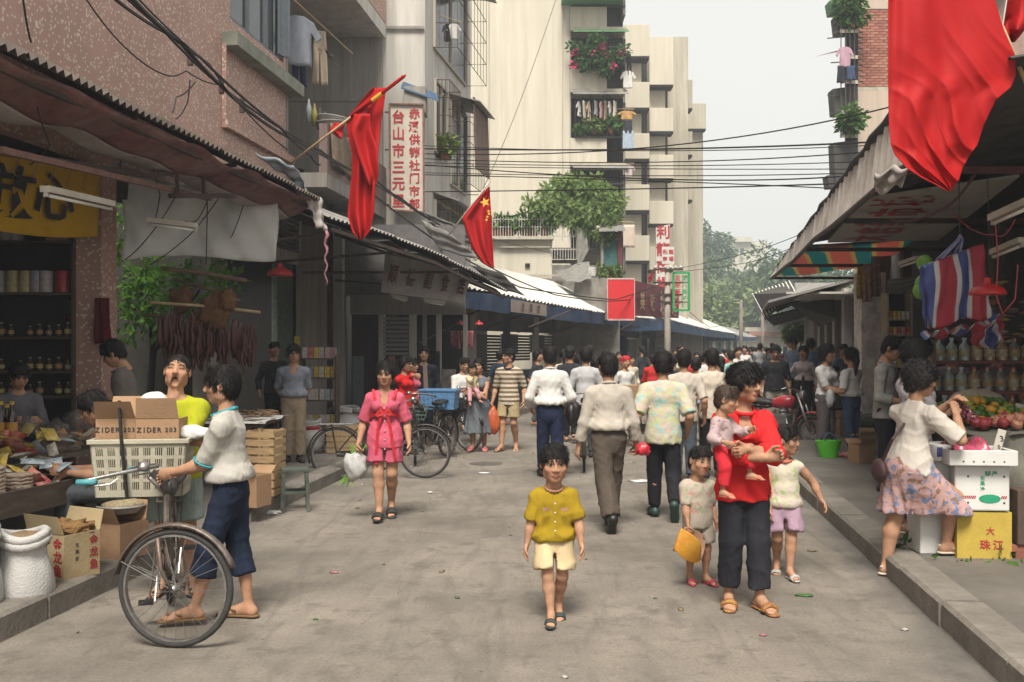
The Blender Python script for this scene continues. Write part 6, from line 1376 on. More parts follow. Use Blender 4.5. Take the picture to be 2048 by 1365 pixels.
# ---------------------------------------------------------------- red panel, maroon sign, white vertical sign, green sign, pole
rp_=thing('billboard','bright red panel above the white awning','panel',P(1243,640,31.8));Y=31.8;fr(rp_,'panel',1215,1268,P(0,640,Y).z,P(0,558,Y).z,mat('bright_red_sheet',(.55,.018,.02),rough=.6,var=.08,stretch=(6,1,1)),Y,.06);mb=MB();frame_rect(mb,P(1215,640,Y),P(1269,640,Y),P(1269,558,Y),P(1215,558,Y),.025,.05);mb.build('frame',mat('pink_white_trim',(.50,.36,.34)),rp_)
ms=thing('maroon_sign','maroon shop sign with raised gold characters above the awning','sign',P(1310,640,33));a,b,c,d=P(1271,562,32),P(1358,582,37),P(1358,637,37),P(1271,632,32);MMAR=mat('maroon_sheet',(.17,.022,.035),rough=.6,var=.2,stretch=(5,5,1),dirt=(.10,.03,.03),dirt_amt=.4)
for i in range(5):mb=MB();u0,u1=i/5,(i+1)/5-.006;mb.slab([a.lerp(b,u0),a.lerp(b,u1),d.lerp(c,u1),d.lerp(c,u0)],(-.02,.06,0));mb.build('panel',MMAR,ms)
ux=(b-a).normalized();g_=mat('gold_characters',(.50,.36,.16),rough=.6,var=.4,scale=10)
for ch,u,s in(('美',.12,.62),('味',.34,.62),('城',.58,.9),('酒',.86,.8)):text(ch,s,g_ if u<.5 else mat('pale_gold',(.55,.46,.36),rough=.6),ms,a.lerp(b,u).lerp(d.lerp(c,u),.55)+V(.03,-.05,0),ux,(0,0,1),sx=.9)
ws=thing('shop_tower_sign','tall white sign with four red characters on the stepped wall','sign',P(1326,570,44));Y=44
MB().slab([P(1312,570,Y),P(1337,570,Y),P(1340,449,Y),P(1312,455,Y)],(0,.15,0)).build('board',mat('white_tower_board',(.62,.58,.54),rough=.7,var=.1,dirt=(.45,.32,.28),dirt_amt=.3),ws);text('利龍商場',.62,MREDP,ws,P(1326,516,Y)-V(0,.02,0),(1,0,0),(0,0,1),vertical=True,adv=.76)
s2=thing('small_square_sign','small white square sign with red characters on the utility pole','sign',P(1336,528,34));Y=34;MB().slab([P(1324,528,Y),P(1348,528,Y),P(1348,494,Y),P(1324,494,Y)],(0,.06,0)).build('board',mat('white_small_board',(.60,.57,.53),rough=.7),s2)
text('利龍',.17,MREDP,s2,P(1336,504,Y)-V(0,.015,0),(1,0,0),(0,0,1),adv=.21);text('商場',.17,MREDP,s2,P(1336,518,Y)-V(0,.015,0),(1,0,0),(0,0,1),adv=.21)
gsn=thing('neon_frame_sign','green framed open sign with red and green characters on the utility pole','sign',P(1362,622,33));Y=33;mb=MB();frame_rect(mb,P(1347,621,Y),P(1378,621,Y),P(1378,546,Y),P(1347,546,Y),.07,.07);mb.build('frame',mat('green_paint',(.03,.30,.10),rough=.5,var=.2),gsn)
text('发廊美酒楼',.21,mat('red_cutout',(.42,.04,.05),rough=.6),gsn,P(1355,584,Y),(1,0,0),(0,0,1),vertical=True,adv=.225);text('烟茶美味城',.21,mat('green_cutout',(.04,.26,.10),rough=.6),gsn,P(1369,584,Y),(1,0,0),(0,0,1),vertical=True,adv=.225)
mb=MB()
for y in(565,605):mb.bar(P(1333,y,Y),P(1378,y,Y+.02),.03)
mb.build('bracket',MSTEEL,gsn)
up=thing('utility_pole','pale concrete utility pole carrying signs and wires','pole',G(1335,772));Yp=33.4;xb=P(1335,0,Yp).x
MB().tube([(xb,Yp,0),(xb,Yp,P(0,530,Yp).z)],[.13,.09],10).build('shaft',mat('pole_concrete',(.36,.32,.27),rough=.9,var=.2),up,smooth=True)
for y in(540,566,590,605):MB().bar((xb-.5,Yp-.1,P(0,y,Yp).z),(xb+.5,Yp-.1,P(0,y,Yp).z),.06).build('cross_arm',MSTEEL,up)
for i in range(6):MB().lathe([(0,0),(.04,0),(.05,.05),(.03,.09),(0,.1)],(xb-.42+.17*i,Yp-.1,P(0,538,Yp).z),8).build('insulator',mat('insulator_white',(.5,.48,.44),rough=.3),up,smooth=True)
o=tatter('small furled red flag above the maroon sign',[P(1296,556,34),P(1308,542,34),P(1303,562,34),P(1297,567,34)],MRED,'small_red_flag',.03);o['category']='flag'
# ---------------------------------------------------------------- awnings and shops behind the crowd
def awning(label,o0,o1,inx,rise,n,fascia=.32,m=MGALVW,waves=9,blue=True):
    t=thing('awning',label,'awning',(o0+o1)/2,0,'white corrugated awnings over the shops');d=(o1-o0);inn=Vector((-d.y,d.x,0)).normalized()*inx
    sheets(t,0,1,lambda u:o0.lerp(o1,u)+V(0,0,-.08*math.sin(u*math.pi)),lambda u:o0.lerp(o1,u)+inn+V(0,0,rise),n,m,waves,.03)
    if blue:
        mb=MB();MBLU=mat('navy_valance',(.02,.048,.105),rough=.8,var=.25,scale=2,dirt=(.10,.12,.15),dirt_amt=.4,dirt_scale=2)
        mb.grid(lambda u,v:o0.lerp(o1,u)+V(0,0,-.03-.08*math.sin(u*math.pi)-fascia*(1-.3*u)*v)+inn*.02*math.sin(u*60),60,4);mb.build('valance',MBLU,t,thick=.006)
        MB().slab([o0+V(0,0,-.05),o0+inn+V(0,0,rise-.06),o0+inn+V(0,0,-.1-fascia),o0+V(0,0,-.05-fascia)],(0,.02,0)).build('end_panel',MBLU,t)
    for i in range(7):p=o0.lerp(o1,i/6);mb=MB();mb.bar(p+V(0,0,-.06),p+inn+V(0,0,rise-.08),.05);mb.bar(p+V(0,0,-.08),p+inn+V(0,0,-.75),.04);mb.build('bracket',MSTEEL,t)
    return t,inn
oA,oB=Vector((-1.05,21.3,2.98)),Vector((5.35,38.7,2.80));t,innA=awning('blue-edged white awning over the middle shops',oA,oB,2.1,1.05,12,.42)
oC,oD=Vector((6.4,42.5,2.95)),Vector((17.2,77,2.75));t,innC=awning('far white awning beyond the utility pole',oC,oD,2.4,1.1,14,.5)
sn=thing('awning_sign','small pale sign with red characters on the blue awning edge','sign',P(1045,640,24));a,b=oA.lerp(oB,.155)+V(.03,-.05,-.12),oA.lerp(oB,.30)+V(.03,-.05,-.12)
MB().slab([a,b,b-V(0,0,.30),a-V(0,0,.30)],(.02,-.03,0)).build('board',mat('faded_beige_board',(.34,.28,.25),rough=.8,var=.2),sn);ux=(b-a).normalized()
text('发廊店',.24,mat('faded_red_character',(0,0,0)),sn,(a+b)/2+V(.05,-.06,-.15),ux,(0,0,1),adv=.6)
MPOST=mat('dark_blue_post',(.05,.065,.085),rough=.7,var=.3);SH_C=[(.07,.07,.075),(.10,.098,.097),(.045,.042,.044),(.08,.076,.077)]
def shop_line(label,a,b,n,h,seed,depth=2.2,grp='shops under the awnings'):
    q=random.Random(seed);d=(b-a);inn=Vector((-d.y,d.x,0)).normalized()
    t=thing('row_of_shops',label,'shops',(a+b)/2,0,grp)
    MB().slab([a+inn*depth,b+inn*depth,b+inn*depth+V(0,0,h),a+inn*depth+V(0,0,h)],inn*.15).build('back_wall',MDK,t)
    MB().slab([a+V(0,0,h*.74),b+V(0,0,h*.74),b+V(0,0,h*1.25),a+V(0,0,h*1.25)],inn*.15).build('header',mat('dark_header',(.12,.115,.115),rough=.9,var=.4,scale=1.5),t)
    for i in range(n+1):p=a.lerp(b,i/n);MB().box(p+V(0,0,h/2)-inn*.02,(.22,.22,h)).build('post',MPOST if i%2 else MPALE,t)
    for i in range(n):
        p0,p1=a.lerp(b,(i+.08)/n),a.lerp(b,(i+.92)/n);k=q.randrange(4)
        if k in(0,3):
            mb=MB();z0=0.2 if k==0 else h*.45
            for j in range(int((h*.74-z0)/.09)):mb.bar(p0+V(0,0,z0+j*.09)+inn*.1,p1+V(0,0,z0+j*.09)+inn*.1,.02,.07)
            mb.build('roller_shutter',mat('shutter_%d'%i,SH_C[i%4],rough=.6,var=.2),t)
        if k in(1,2,3):
            MB().slab([p0+inn*.5+V(0,0,.15),p1+inn*.5+V(0,0,.15),p1+inn*.5+V(0,0,.95),p0+inn*.5+V(0,0,.95)],inn*.5).build('counter',mat('counter_%d'%(i%3),((.20,.20,.19),(.12,.16,.17),(.22,.16,.12))[i%3],rough=.5,var=.5,scale=9),t)
            MB().slab([p0.lerp(p1,.1)+inn*.3+V(0,0,h*.52),p0.lerp(p1,.75)+inn*.3+V(0,0,h*.52),p0.lerp(p1,.75)+inn*.3+V(0,0,h*.72),p0.lerp(p1,.1)+inn*.3+V(0,0,h*.72)],inn*.04).build('sign_board',mat('interior_sign_%d'%(i%3),((.30,.24,.18),(.18,.20,.20),(.30,.10,.10))[i%3],rough=.8,var=.5,scale=6),t)
    return t
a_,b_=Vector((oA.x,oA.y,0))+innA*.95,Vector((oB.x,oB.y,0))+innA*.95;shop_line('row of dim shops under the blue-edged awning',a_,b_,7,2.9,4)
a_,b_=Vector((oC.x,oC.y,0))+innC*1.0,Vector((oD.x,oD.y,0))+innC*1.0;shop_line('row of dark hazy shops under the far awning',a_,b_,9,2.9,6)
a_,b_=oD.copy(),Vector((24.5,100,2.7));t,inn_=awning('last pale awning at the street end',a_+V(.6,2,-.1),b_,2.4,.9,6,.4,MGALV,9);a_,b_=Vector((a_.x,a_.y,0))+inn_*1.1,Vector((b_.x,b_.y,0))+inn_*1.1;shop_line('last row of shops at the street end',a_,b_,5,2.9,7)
# long diagonal stays under the blue awning
for i,(a,b)in enumerate(((P(838,688,21.2),P(985,606,23)),(P(1058,655,25),P(1140,622,27)),(P(1222,672,34),P(1275,640,35.5)))):MB().tube([a,b],.022,5).build('support_rod',MSTEEL,label='diagonal steel rod under the awning %s'%('by the grey shop','by the small pale sign','by the utility pole')[i],cat='rod')
# ---------------------------------------------------------------- flags
def flag_star(root,c,r,ux,uy,m=MYEL,rot=0.0):
    ux,uy=Vector(ux),Vector(uy);ps=[]
    for i in range(10):a=math.pi/2+rot+i*math.pi/5;q=r if i%2==0 else r*.4;ps.append(Vector(c)+ux*q*math.cos(a)+uy*q*math.sin(a))
    mb=MB();mb.slab(ps,ux.cross(uy)*.004);return mb.build('star',m,root)
f1=thing('flag','furled red flag on a bamboo pole leaning from the canopy end','flag',P(585,325,13));pa,pb=P(583,326,13.0),P(812,150,12.2)
MB().tube([pa,pa.lerp(pb,.55)],[.017,.015],8).build('pole',MBAMBOO,f1,smooth=True);MB().tube([pa.lerp(pb,.54),pa.lerp(pb,.98),pb],[.024,.022,.006],8).build('sleeve',MRED,f1,smooth=True);MB().tube([pa.lerp(pb,.72),pa.lerp(pb,.80)],.027,8).build('yellow_band',MYEL,f1)
Yf=12.55
rows=[(200,690,770),(250,693,764),(300,700,757),(350,706,752),(400,700,750),(440,697,744),(466,706,738),(478,718,722)]
rows=[(176,745,772),(205,720,769),(240,692,763),(275,697,760),(310,704,757),(350,703,752),(390,699,750),(430,695,748),(462,704,740),(480,718,724)]
def flag_fn(rows,Yc,amp,waves,ph=0.0):
    n=len(rows)
    def f(u,v):
        k=min(int(u*(n-1)),n-2);t=u*(n-1)-k;y=rows[k][0]*(1-t)+rows[k+1][0]*t;x0=rows[k][1]*(1-t)+rows[k+1][1]*t;x1=rows[k][2]*(1-t)+rows[k+1][2]*t
        return P(x0+(x1-x0)*v,y,Yc+amp*math.sin(v*waves*2*math.pi+ph+1.8*math.sin(u*3.1))*(.35+.65*min(1,u*1.5))+amp*.5*math.sin(v*waves*3.3+u*9+ph))
    return f
MB().grid(flag_fn(rows,Yf,.07,1.6),48,40).build('cloth',MRED,f1,thick=.003,smooth=True)
MB().grid(flag_fn([(228,708,740),(262,700,742),(300,712,756),(350,728,757),(372,735,750)],Yf-.12,.05,1.2,2),24,20).build('fold',MRED,f1,thick=.003,smooth=True)
MB().grid(flag_fn([(246,668,690),(262,658,686),(278,680,684)],13.4,.02,1),10,8).build('red_pennant',MRED,thick=.004,smooth=True,label='small red pennant corner behind the bamboo flag pole',cat='pennant')
f2=thing('flag','red flag with yellow stars hanging from a leaning pole over the awnings','flag',P(905,470,18.4));pa,pb=P(898,470,18.6),P(981,362,18.2);MB().tube([pa,pb],.016,6).build('pole',mat('white_pole',(.5,.46,.42)),f2,smooth=True)
rows2=[(374,977,979.5),(395,957,980),(420,936,982),(438,924,983),(470,934,984),(500,944,986),(525,962,987),(536,980,988)]
MB().grid(flag_fn(rows2,18.35,.05,2.2,1),40,30).build('cloth',MRED,f2,thick=.003,smooth=True)
flag_star(f2,P(970,405,18.22),.10,(1,0,0),(0,0,1),rot=.3)
for px,py in((977,423),(975,434),(973,440),(978,428)):flag_star(f2,P(px,py,18.22),.032,(1,0,0),(0,0,1))
# ---------------------------------------------------------------- overhead wires
import itertools
Wl,Wr=20.8,13.5
for i,(ya,ym,yb,xb_,r)in enumerate(((308,296,212,1790,.014),(298,299,282,1790,.018),(292,302,290,1760,.010),(318,325,300,1780,.012),(326,332,322,1760,.010),(332,338,338,1740,.010),(346,352,345,1760,.010),(330,358,352,1700,.014),(350,362,378,1680,.012),(384,378,366,1720,.014))):
    a,b=P(850,ya,21.0),P(xb_,yb,Wr+(i%3));m_=P(1290,ym,17.5);pts=[]
    for k in range(21):
        u=k/20;p=a*(1-u)**2+(m_*2-(a+b)*.5)*2*u*(1-u)+b*u*u;pts.append(p)
    MB().tube(pts,r*.8,5).build('overhead_cable',MWIRE,label='black overhead cable across the street, %s of the ten from the top'%('first','second','third','fourth','fifth','sixth','seventh','eighth','ninth','tenth')[i],cat='cable',group='overhead cables across the street')
for i,(pts,r)in enumerate((([P(185,-40,7.5),P(330,65,9),P(470,195,11.5),P(640,302,14),P(800,395,18),P(880,450,20)],.020),([P(230,-40,7.5),P(360,85,9.2),P(500,225,11.5),P(600,285,13),P(750,360,17),P(860,440,20)],.026),([P(215,-40,7.6),P(400,115,9.6),P(560,255,12),P(620,310,13.2),P(640,330,13.5)],.020),([P(160,-20,7.5),P(250,95,8.8),P(330,150,9.5),P(372,142,10),P(440,170,11)],.010),([P(250,-30,7.6),P(420,130,10),P(480,210,11),P(575,300,12.5)],.012),([P(45,-10,6.6),P(62,85,6.8)],.010),([P(345,225,9.5),P(352,195,9.6),P(390,165,10)],.010),([P(380,160,10),P(375,205,10),P(352,238,9.8)],.010),([P(640,300,14),P(760,400,17),P(900,500,21),P(1040,575,24),P(1230,600,31),P(1330,565,33.3)],.022),([P(860,445,20),P(990,540,22.5),P(1110,590,26),P(1220,603,31),P(1330,590,33.3)],.020),([P(700,330,15),P(830,420,18.5),P(960,470,22),P(1100,505,29),P(1160,530,32)],.012),([P(1340,540,33.4),P(1500,505,24),P(1640,452,16)],.010),([P(1340,545,33.4),P(1500,525,24),P(1620,480,17)],.010),([P(1380,625,33),P(1420,655,40),P(1470,645,45),P(1483,615,48)],.014),([P(985,437,34),P(1040,428,34)],.02),([P(1118,-20,30),P(1060,150,29),P(1010,280,28),P(965,380,27)],.012))):
    wire('black cable on the left facades, %s one'%('thick upper','thickest','thick lower','thin looping','thin straight','short one at the frame edge','first short looping','second short looping')[i]if i<8 else 'black cable running to the utility pole',pts,r*.75,'cables on the left facades' if i<8 else 'cables to the utility pole',.03,7)
# clamps on the thick bundle
for i,u in enumerate((.35,.62,.8)):put('cable_clamp',MB().box((0,0,0),(.05,.05,.16)).mesh('cable_clamp',[MSTEEL]),P(300+230*u,40+215*u,8.6+4*u),'steel clamp on the thick cable bundle, %s along it'%('first','second','third')[i],'clamp')
# ================================================================ right side
XO=lambda Y:3.5+.179*(Y-9)
cr=thing('corrugated_canopy','corrugated canopy with painted boards and striped lining over the fruit stalls','canopy',(6,14,3))
O3=lambda Y,dx=0.0,z=3.3:Vector((XO(Y)+dx,Y,z))
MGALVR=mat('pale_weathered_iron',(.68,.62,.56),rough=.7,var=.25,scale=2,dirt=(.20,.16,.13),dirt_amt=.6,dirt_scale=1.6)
def fas(u,v): # front fascia sheet
    Y=6.2+(23.2-6.2)*u;h=.72*max(0,1-u)**.8+.06;lean=-.10*(1-u)-.02
    return O3(Y,-lean*v+.022*math.sin(u*190*math.pi*.5),3.3+h*v-.02*math.sin(u*37)*(1-v))
for i in range(6):
    u0,u1=i/6,(i+1)/6+.004;MB().grid(lambda s,v:fas(u0+(u1-u0)*s,v)+V(.006*(i%2),0,0),60,4).build('fascia_sheet',MGALVR,cr,thick=.005)
MB().tube([fas(u,1.0)for u in[k/30 for k in range(31)]],[.07-.055*k/30 for k in range(31)],7).build('rolled_tarpaulin',mat('rolled_dark_tarp',(.035,.037,.038),rough=.8,var=.4),cr,smooth=True)
for i in range(3):
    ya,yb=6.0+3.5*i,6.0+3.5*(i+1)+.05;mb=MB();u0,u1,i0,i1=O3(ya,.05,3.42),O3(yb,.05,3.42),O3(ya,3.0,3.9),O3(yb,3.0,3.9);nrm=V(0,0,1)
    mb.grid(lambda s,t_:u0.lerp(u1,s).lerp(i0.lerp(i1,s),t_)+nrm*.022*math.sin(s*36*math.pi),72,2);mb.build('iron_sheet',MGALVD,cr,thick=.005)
for Y in(9.0,12.6,16.3,19.5,23.0):
    MB().bar(O3(Y,-.02,3.28),O3(Y,2.9,3.28),.06,.06).build('cross_bar',MSTEEL if Y>9 else mat('red_oxide_bar',(.14,.05,.045),rough=.8,var=.4),cr)
MB().tube([O3(6.4+1.68*k,-.02+.02*math.sin(k*2.1),3.27-.02*math.sin(k))for k in range(11)],.035,6).build('edge_pole',mat('grimy_pole',(.12,.095,.08),rough=.9,var=.5),cr,smooth=True)
# recycled signboard and striped sheet as ceiling
pb_=thing('painted_board','white painted signboard with red characters used as canopy ceiling','board',O3(14,.6,3.33));a,b,c,d=O3(16.2,.35,3.38),O3(16.2,2.15,3.42),O3(10.4,1.55,3.46),O3(11.6,.15,3.40)
MB().slab([a,b,c,d],(0,0,.03)).build('board',mat('grey_white_board',(.46,.43,.38),rough=.8,var=.15,dirt=(.28,.24,.2),dirt_amt=.5),pb_)
for i,ch in enumerate('城市药店大'):
    u=.12+.19*i;p_=d.lerp(a,u).lerp(c.lerp(b,u),.32+.04*(i%2))-V(0,0,.012);text(ch,.78,MREDP,pb_,p_,(a-d).normalized()*-1,(b-a).normalized()*-1,sx=1.0)
m_,nt,tc,bs,base=mat_nodes('pink_teal_striped_tarp',(.42,.22,.17),rough=.7,var=.2,scale=6,translucent=.001)
sx_=nd(nt,'ShaderNodeSeparateXYZ');nt.links.new(tc.outputs['Object'],sx_.inputs[0]);ma=nd(nt,'ShaderNodeMath',operation='MULTIPLY_ADD');nt.links.new(sx_.outputs[1],ma.inputs[0]);ma.inputs[1].default_value=-.42;mx_=nd(nt,'ShaderNodeMath',operation='MULTIPLY');nt.links.new(sx_.outputs[0],mx_.inputs[0]);mx_.inputs[1].default_value=1.15;nt.links.new(mx_.outputs[0],ma.inputs[2]);mf=nd(nt,'ShaderNodeMath',operation='FRACT');nt.links.new(ma.outputs[0],mf.inputs[0])
nt.links.new(ramp(nt,mf.outputs[0],[(0,(.46,.20,.17)),(.36,(.44,.34,.16)),(.46,(.04,.25,.25)),(.78,(.05,.28,.27)),(.82,(.46,.36,.18)),(.92,(.46,.20,.17))],'CONSTANT'),bs.inputs['Base Color']);ts_=[n for n in nt.nodes if n.type=='BSDF_TRANSLUCENT'][0];nt.links.new(bs.inputs['Base Color'].links[0].from_socket,ts_.inputs[0]);[n for n in nt.nodes if n.type=='MIX_SHADER'][0].inputs[0].default_value=.6;MSTRIPE=m_
MB().grid(lambda u,v:O3(16.25+6.7*u,.03+1.9*v,3.35+.10*v-.05*math.sin(u*14)*math.sin(v*5)),30,10).build('striped_sheet',MSTRIPE,thick=.005,smooth=True,label='pink and teal striped plastic sheet lining the canopy end',cat='tarpaulin')
MB().grid(lambda u,v:O3(6.4+4.2*u,2.1+1.1*v,3.1+.75*v+.012*math.sin(u*110)),90,3).build('roof_sheet',MGALVR,thick=.005,label='grey corrugated sheet propped under the canopy behind the big flag',cat='sheet')
tatter('ragged tarpaulin fringe torn at the canopy front',[P(1752,345,7.6),P(1818,330,7.4),P(1806,372,7.5),P(1748,392,7.8)],mat('ragged_grey_tarp',(0,0,0)),amp=.04)
# lamps, bag, lampshades
tube_lamp('fluorescent lamp under the near right canopy edge',P(1985,436,7.2),P(2060,402,6.6));tube_lamp('fluorescent lamp behind the striped bag',P(1986,505,8.6),P(2046,480,8.0));tube_lamp('fluorescent lamp above the white plastered pillar',P(1800,528,13.5),P(1835,516,12.5))
m_,nt,tc,bs,base=mat_nodes('red_white_blue_woven_plastic',(.5,.5,.5),rough=.6,var=.15,scale=9,bump=.4,bump_scale=40,translucent=.25)
sx_=nd(nt,'ShaderNodeSeparateXYZ');nt.links.new(tc.outputs['Object'],sx_.inputs[0]);ma=nd(nt,'ShaderNodeMath',operation='MULTIPLY_ADD');nt.links.new(sx_.outputs[0],ma.inputs[0]);ma.inputs[1].default_value=3.9;ma.inputs[2].default_value=.45;mf=nd(nt,'ShaderNodeMath',operation='FRACT');nt.links.new(ma.outputs[0],mf.inputs[0])
W_,Rr,Bb=(.50,.47,.46),(.36,.03,.05),(.05,.07,.22)
nt.links.new(ramp(nt,mf.outputs[0],[(0,Rr),(.30,W_),(.42,Bb),(.70,W_),(.82,Rr)],'CONSTANT'),bs.inputs['Base Color']);MRWB=m_
bgk=thing('striped_bag','large red white and blue striped woven bag hanging from the canopy','bag',P(1910,665,8.0));Y=8.0
a,b,c,d=P(1843,533,Y),P(1958,490,Y),P(1980,632,Y-.05),P(1852,655,Y+.05)
ctr=(a+b+c+d)/4
def bagf(s):
    def f(u,v):p=a.lerp(b,u).lerp(d.lerp(c,u),v);return p+V(.008*math.sin(v*14),s*(.05+.07*math.sin(u*math.pi)*math.sin(min(v*1.3,1)*math.pi*.9))+.02*math.sin(u*17+v*5),-.03*math.sin(u*math.pi*3)*(v>.9))
    return f
for s in(-1,1):MB().grid(bagf(s),26,20).build('side_panel',MRWB,bgk,thick=.004,smooth=True)
MB().grid(lambda u,v:d.lerp(c,u)+V(0,-.12+.24*v,-.05-.05*math.sin(v*math.pi)+.02*math.sin(u*21)),20,6).build('bottom_panel',MRWB,bgk,thick=.004)
for s in(-1,1):mb=MB();tp=P(1920,470,Y);mb.tube([a.lerp(b,.3)+V(0,s*.05,0),tp+V(-.02,s*.02,-.05),tp,tp+V(.02,0,-.04),a.lerp(b,.62)+V(0,s*.05,0)],.010,5);mb.build('handle',mat('blue_white_webbing',(.20,.2,.34),rough=.7,var=.4,scale=20),bgk)
MB().tube([P(1920,470,Y),P(1918,380,Y),P(1920,330,Y)],.005,4).build('cord',MWIRE,bgk)
tatter('second striped woven bag dangling dimly behind the first',[P(1960,625,8.6),P(2010,630,8.6),P(1990,700,8.6),P(1938,690,8.6)],MRWB,'folded_bag',.05)
lamp_shade('wide red lamp shade hanging by the striped bag',P(1975,590,7.4),.27,drop=.9)
MB().tube([P(1990,440,7.4),P(1996,520,7.4),P(1992,590,7.3),P(2005,628,7.3),P(2030,600,7.3),P(2036,530,7.3)],.005,5).build('red_flex',mat('red_flex',(.35,.04,.05),rough=.5),label='red electric flex looping beside the red lamp shade',cat='cable')
wire('red-brown rope slung below the canopy bars',[P(1780,440,11),P(1880,420,9.5),P(1948,352,8.6)],.014,'ropes under the right canopy',.05,8,mat('red_brown_rope',(.12,.05,.045)),'rope')
wire('red wire festooned above the striped bag',[P(1905,425,9),P(1990,470,8.4),P(2030,440,8)],.006,'ropes under the right canopy',.06,8,mat('red_flex',(0,0,0)),'rope')
me=blob_mesh('green_pomelo',(.07,.07,.08),mat('pomelo_green',(.12,.26,.03),rough=.5),2,.05,2,2)
for i,(px,py)in enumerate(((1850,528),(1846,568),(1842,582))):put('green_pomelo',me,P(px,py,8.6),'green pomelo hanging behind the striped bag edge','pomelo','pomelos behind the striped bag')
# plastered pillar with rag, shop bays
pl_=thing('plastered_pillar','white plastered pillar with dark mould stains at the canopy end','pillar',(7.75,21.2,PZ));Yq=18.5;xa,xb=P(1722,0,Yq).x,P(1772,0,Yq).x
MPL=mat('mouldy_white_plaster',(.88,.86,.81),rough=.9,var=.15,scale=2,dirt=(.2,.18,.15),dirt_amt=.8,dirt_scale=3.6,bump=.4,bump_scale=14)
MB().box(((xa+xb)/2,Yq+.2,1.6),(xb-xa,.42,2.95)).build('shaft',MPL,pl_,bev=.015)
for i,px in enumerate((1723,1735,1752)):garment(('yellow patterned rag over the plastered pillar','pink patterned rag over the plastered pillar','brown patterned rag over the plastered pillar')[i],P(px,528+5*(i==0),18.2),.16,.60+.1*(i==1),mat('rag_%d'%i,((.36,.27,.06),(.38,.24,.20),(.24,.17,.11))[i],rough=.9,var=.6,scale=14),'towel',group='rags on the pillar')
rs_=thing('market_hall','open-fronted dim shops behind the fruit stalls on the right','building',(8,12,0))
def rw(name,pts,off,m):mb=MB();mb.slab(pts,off);return mb.build(name,m,rs_)
rw('back_wall',[O3(4,5.2,0),O3(26,5.2,0),O3(26,5.2,6),O3(4,5.2,6)],(.2,0,0),MDARKW)
rw('dividing_wall',[O3(18.9,1.6,0),O3(18.9,5.2,0),O3(18.9,5.2,4),O3(18.9,1.6,4)],(0,.15,0),mat('dim_tin_wall',(.13,.125,.115),rough=.8,var=.3,stretch=(10,1,.5)))
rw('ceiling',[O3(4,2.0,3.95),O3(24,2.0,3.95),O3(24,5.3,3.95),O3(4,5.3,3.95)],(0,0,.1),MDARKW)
for Y in(11.8,16.8):MB().box(O3(Y,1.75,1.7),(.14,.14,3.2)).build('post',MSTEEL,rs_)
MB().grid(lambda u,v:P(1775+75*u,560-10*u+60*v-18*u*v,15.5)+V(0,.02*math.sin(v*38),0),3,60).build('slatted_shutter',MGALV,rs_,thick=.006)
ck=thing('goods_cabinet','narrow cabinet of small packets beside the plastered pillar','cabinet',(P(1806,0,15).x,15.2,PZ));xk=P(1806,0,15).x
MB().box((xk,15.4,1.35),(.36,.06,2.3)).build('back',MDK,ck)
for x in(-.18,.18):MB().box((xk+x,15.25,1.35),(.025,.28,2.3)).build('side',mat('cabinet_frame',(.30,.25,.18)),ck)
q=random.Random(5)
for k in range(6):
    z=.9+k*.24;MB().box((xk,15.25,z),(.35,.26,.02)).build('shelf_board',mat('cabinet_frame',(0,0,0)),ck)
    for i in range(5):c_=q.randrange(8);put('small_packet',MB().box((0,0,.06),(.05,.05,.12)).mesh('small_packet',[PK[c_].materials[0]]),(xk-.13+i*.065,15.18,z+.011),'%s small packet in the narrow cabinet'%pkn[c_],'packet','%s packets in the cabinet'%pkn[c_])
# jar shelves behind the fruit
MJG=mat('greenish_jar_glass',(.22,.26,.24),rough=.08,var=.2,spec=.8,trans=.0);JR=[bottle_mesh('preserve_jar',m1,m2,m3,.24,.055)for m1,m2,m3 in((MJG,mat('clear_lid',(.36,.38,.36),rough=.3),mat('pale_contents',(.30,.26,.16),var=.5,scale=20)),(mat('amber_jar',(.24,.15,.06),rough=.15,spec=.7),mat('red_jar_lid',(.34,.05,.03),rough=.4),mat('beige_contents',(.34,.27,.18),var=.5,scale=20)),(mat('dim_jar',(.14,.13,.11),rough=.15,spec=.7),mat('red_jar_lid',(0,0,0)),mat('tan_contents',(.28,.19,.10),var=.5,scale=20)))]
jsf=thing('jar_shelves','stepped shelves of preserve jars behind the fruit stall','shelves',(5.2,9.6,PZ))
q=random.Random(2);nj=0
for k,(py,Y)in enumerate(((845,9.3),(782,9.6),(722,9.9))):
    x0,x1=P(1848+8*k,0,Y).x,P(2130,0,Y).x;z=P(0,py,Y).z;MB().box(((x0+x1)/2,Y+.05,z-.015),(x1-x0,.30,.025)).build('shelf_board',mat('red_shelf_board',(.16,.05,.04),rough=.7),jsf)
    n=int((x1-x0)/.125)
    for i in range(n):
        x=x0+.07+i*.125;t_=0 if x<P(1945,0,Y).x else q.choice([1,2,1]);put('preserve_jar',JR[t_],(x,Y,z),('greenish glass preserve jar behind the patterned blouse woman','amber preserve jar with red lid behind the fruit','dim preserve jar with red lid behind the fruit')[t_],'jar',('greenish preserve jars','amber preserve jars','dim preserve jars')[t_],sc=.95 if k else 1.05)
for x in(P(1850,0,9.6).x,P(2120,0,9.6).x):MB().box((x,9.75,.95),(.04,.7,1.6)).build('upright',MTRAY,jsf)
for i in range(26):
    px,py=q.uniform(1985,2060),q.uniform(560,690);put('hanging_packet',PK[q.randrange(8)],P(px,py,9.9+q.random()*.4),'small packet hanging in the dim stall behind the red lamp shade','packet','packets hanging behind the red lamp shade',rz=q.random()*6,sc=.7)
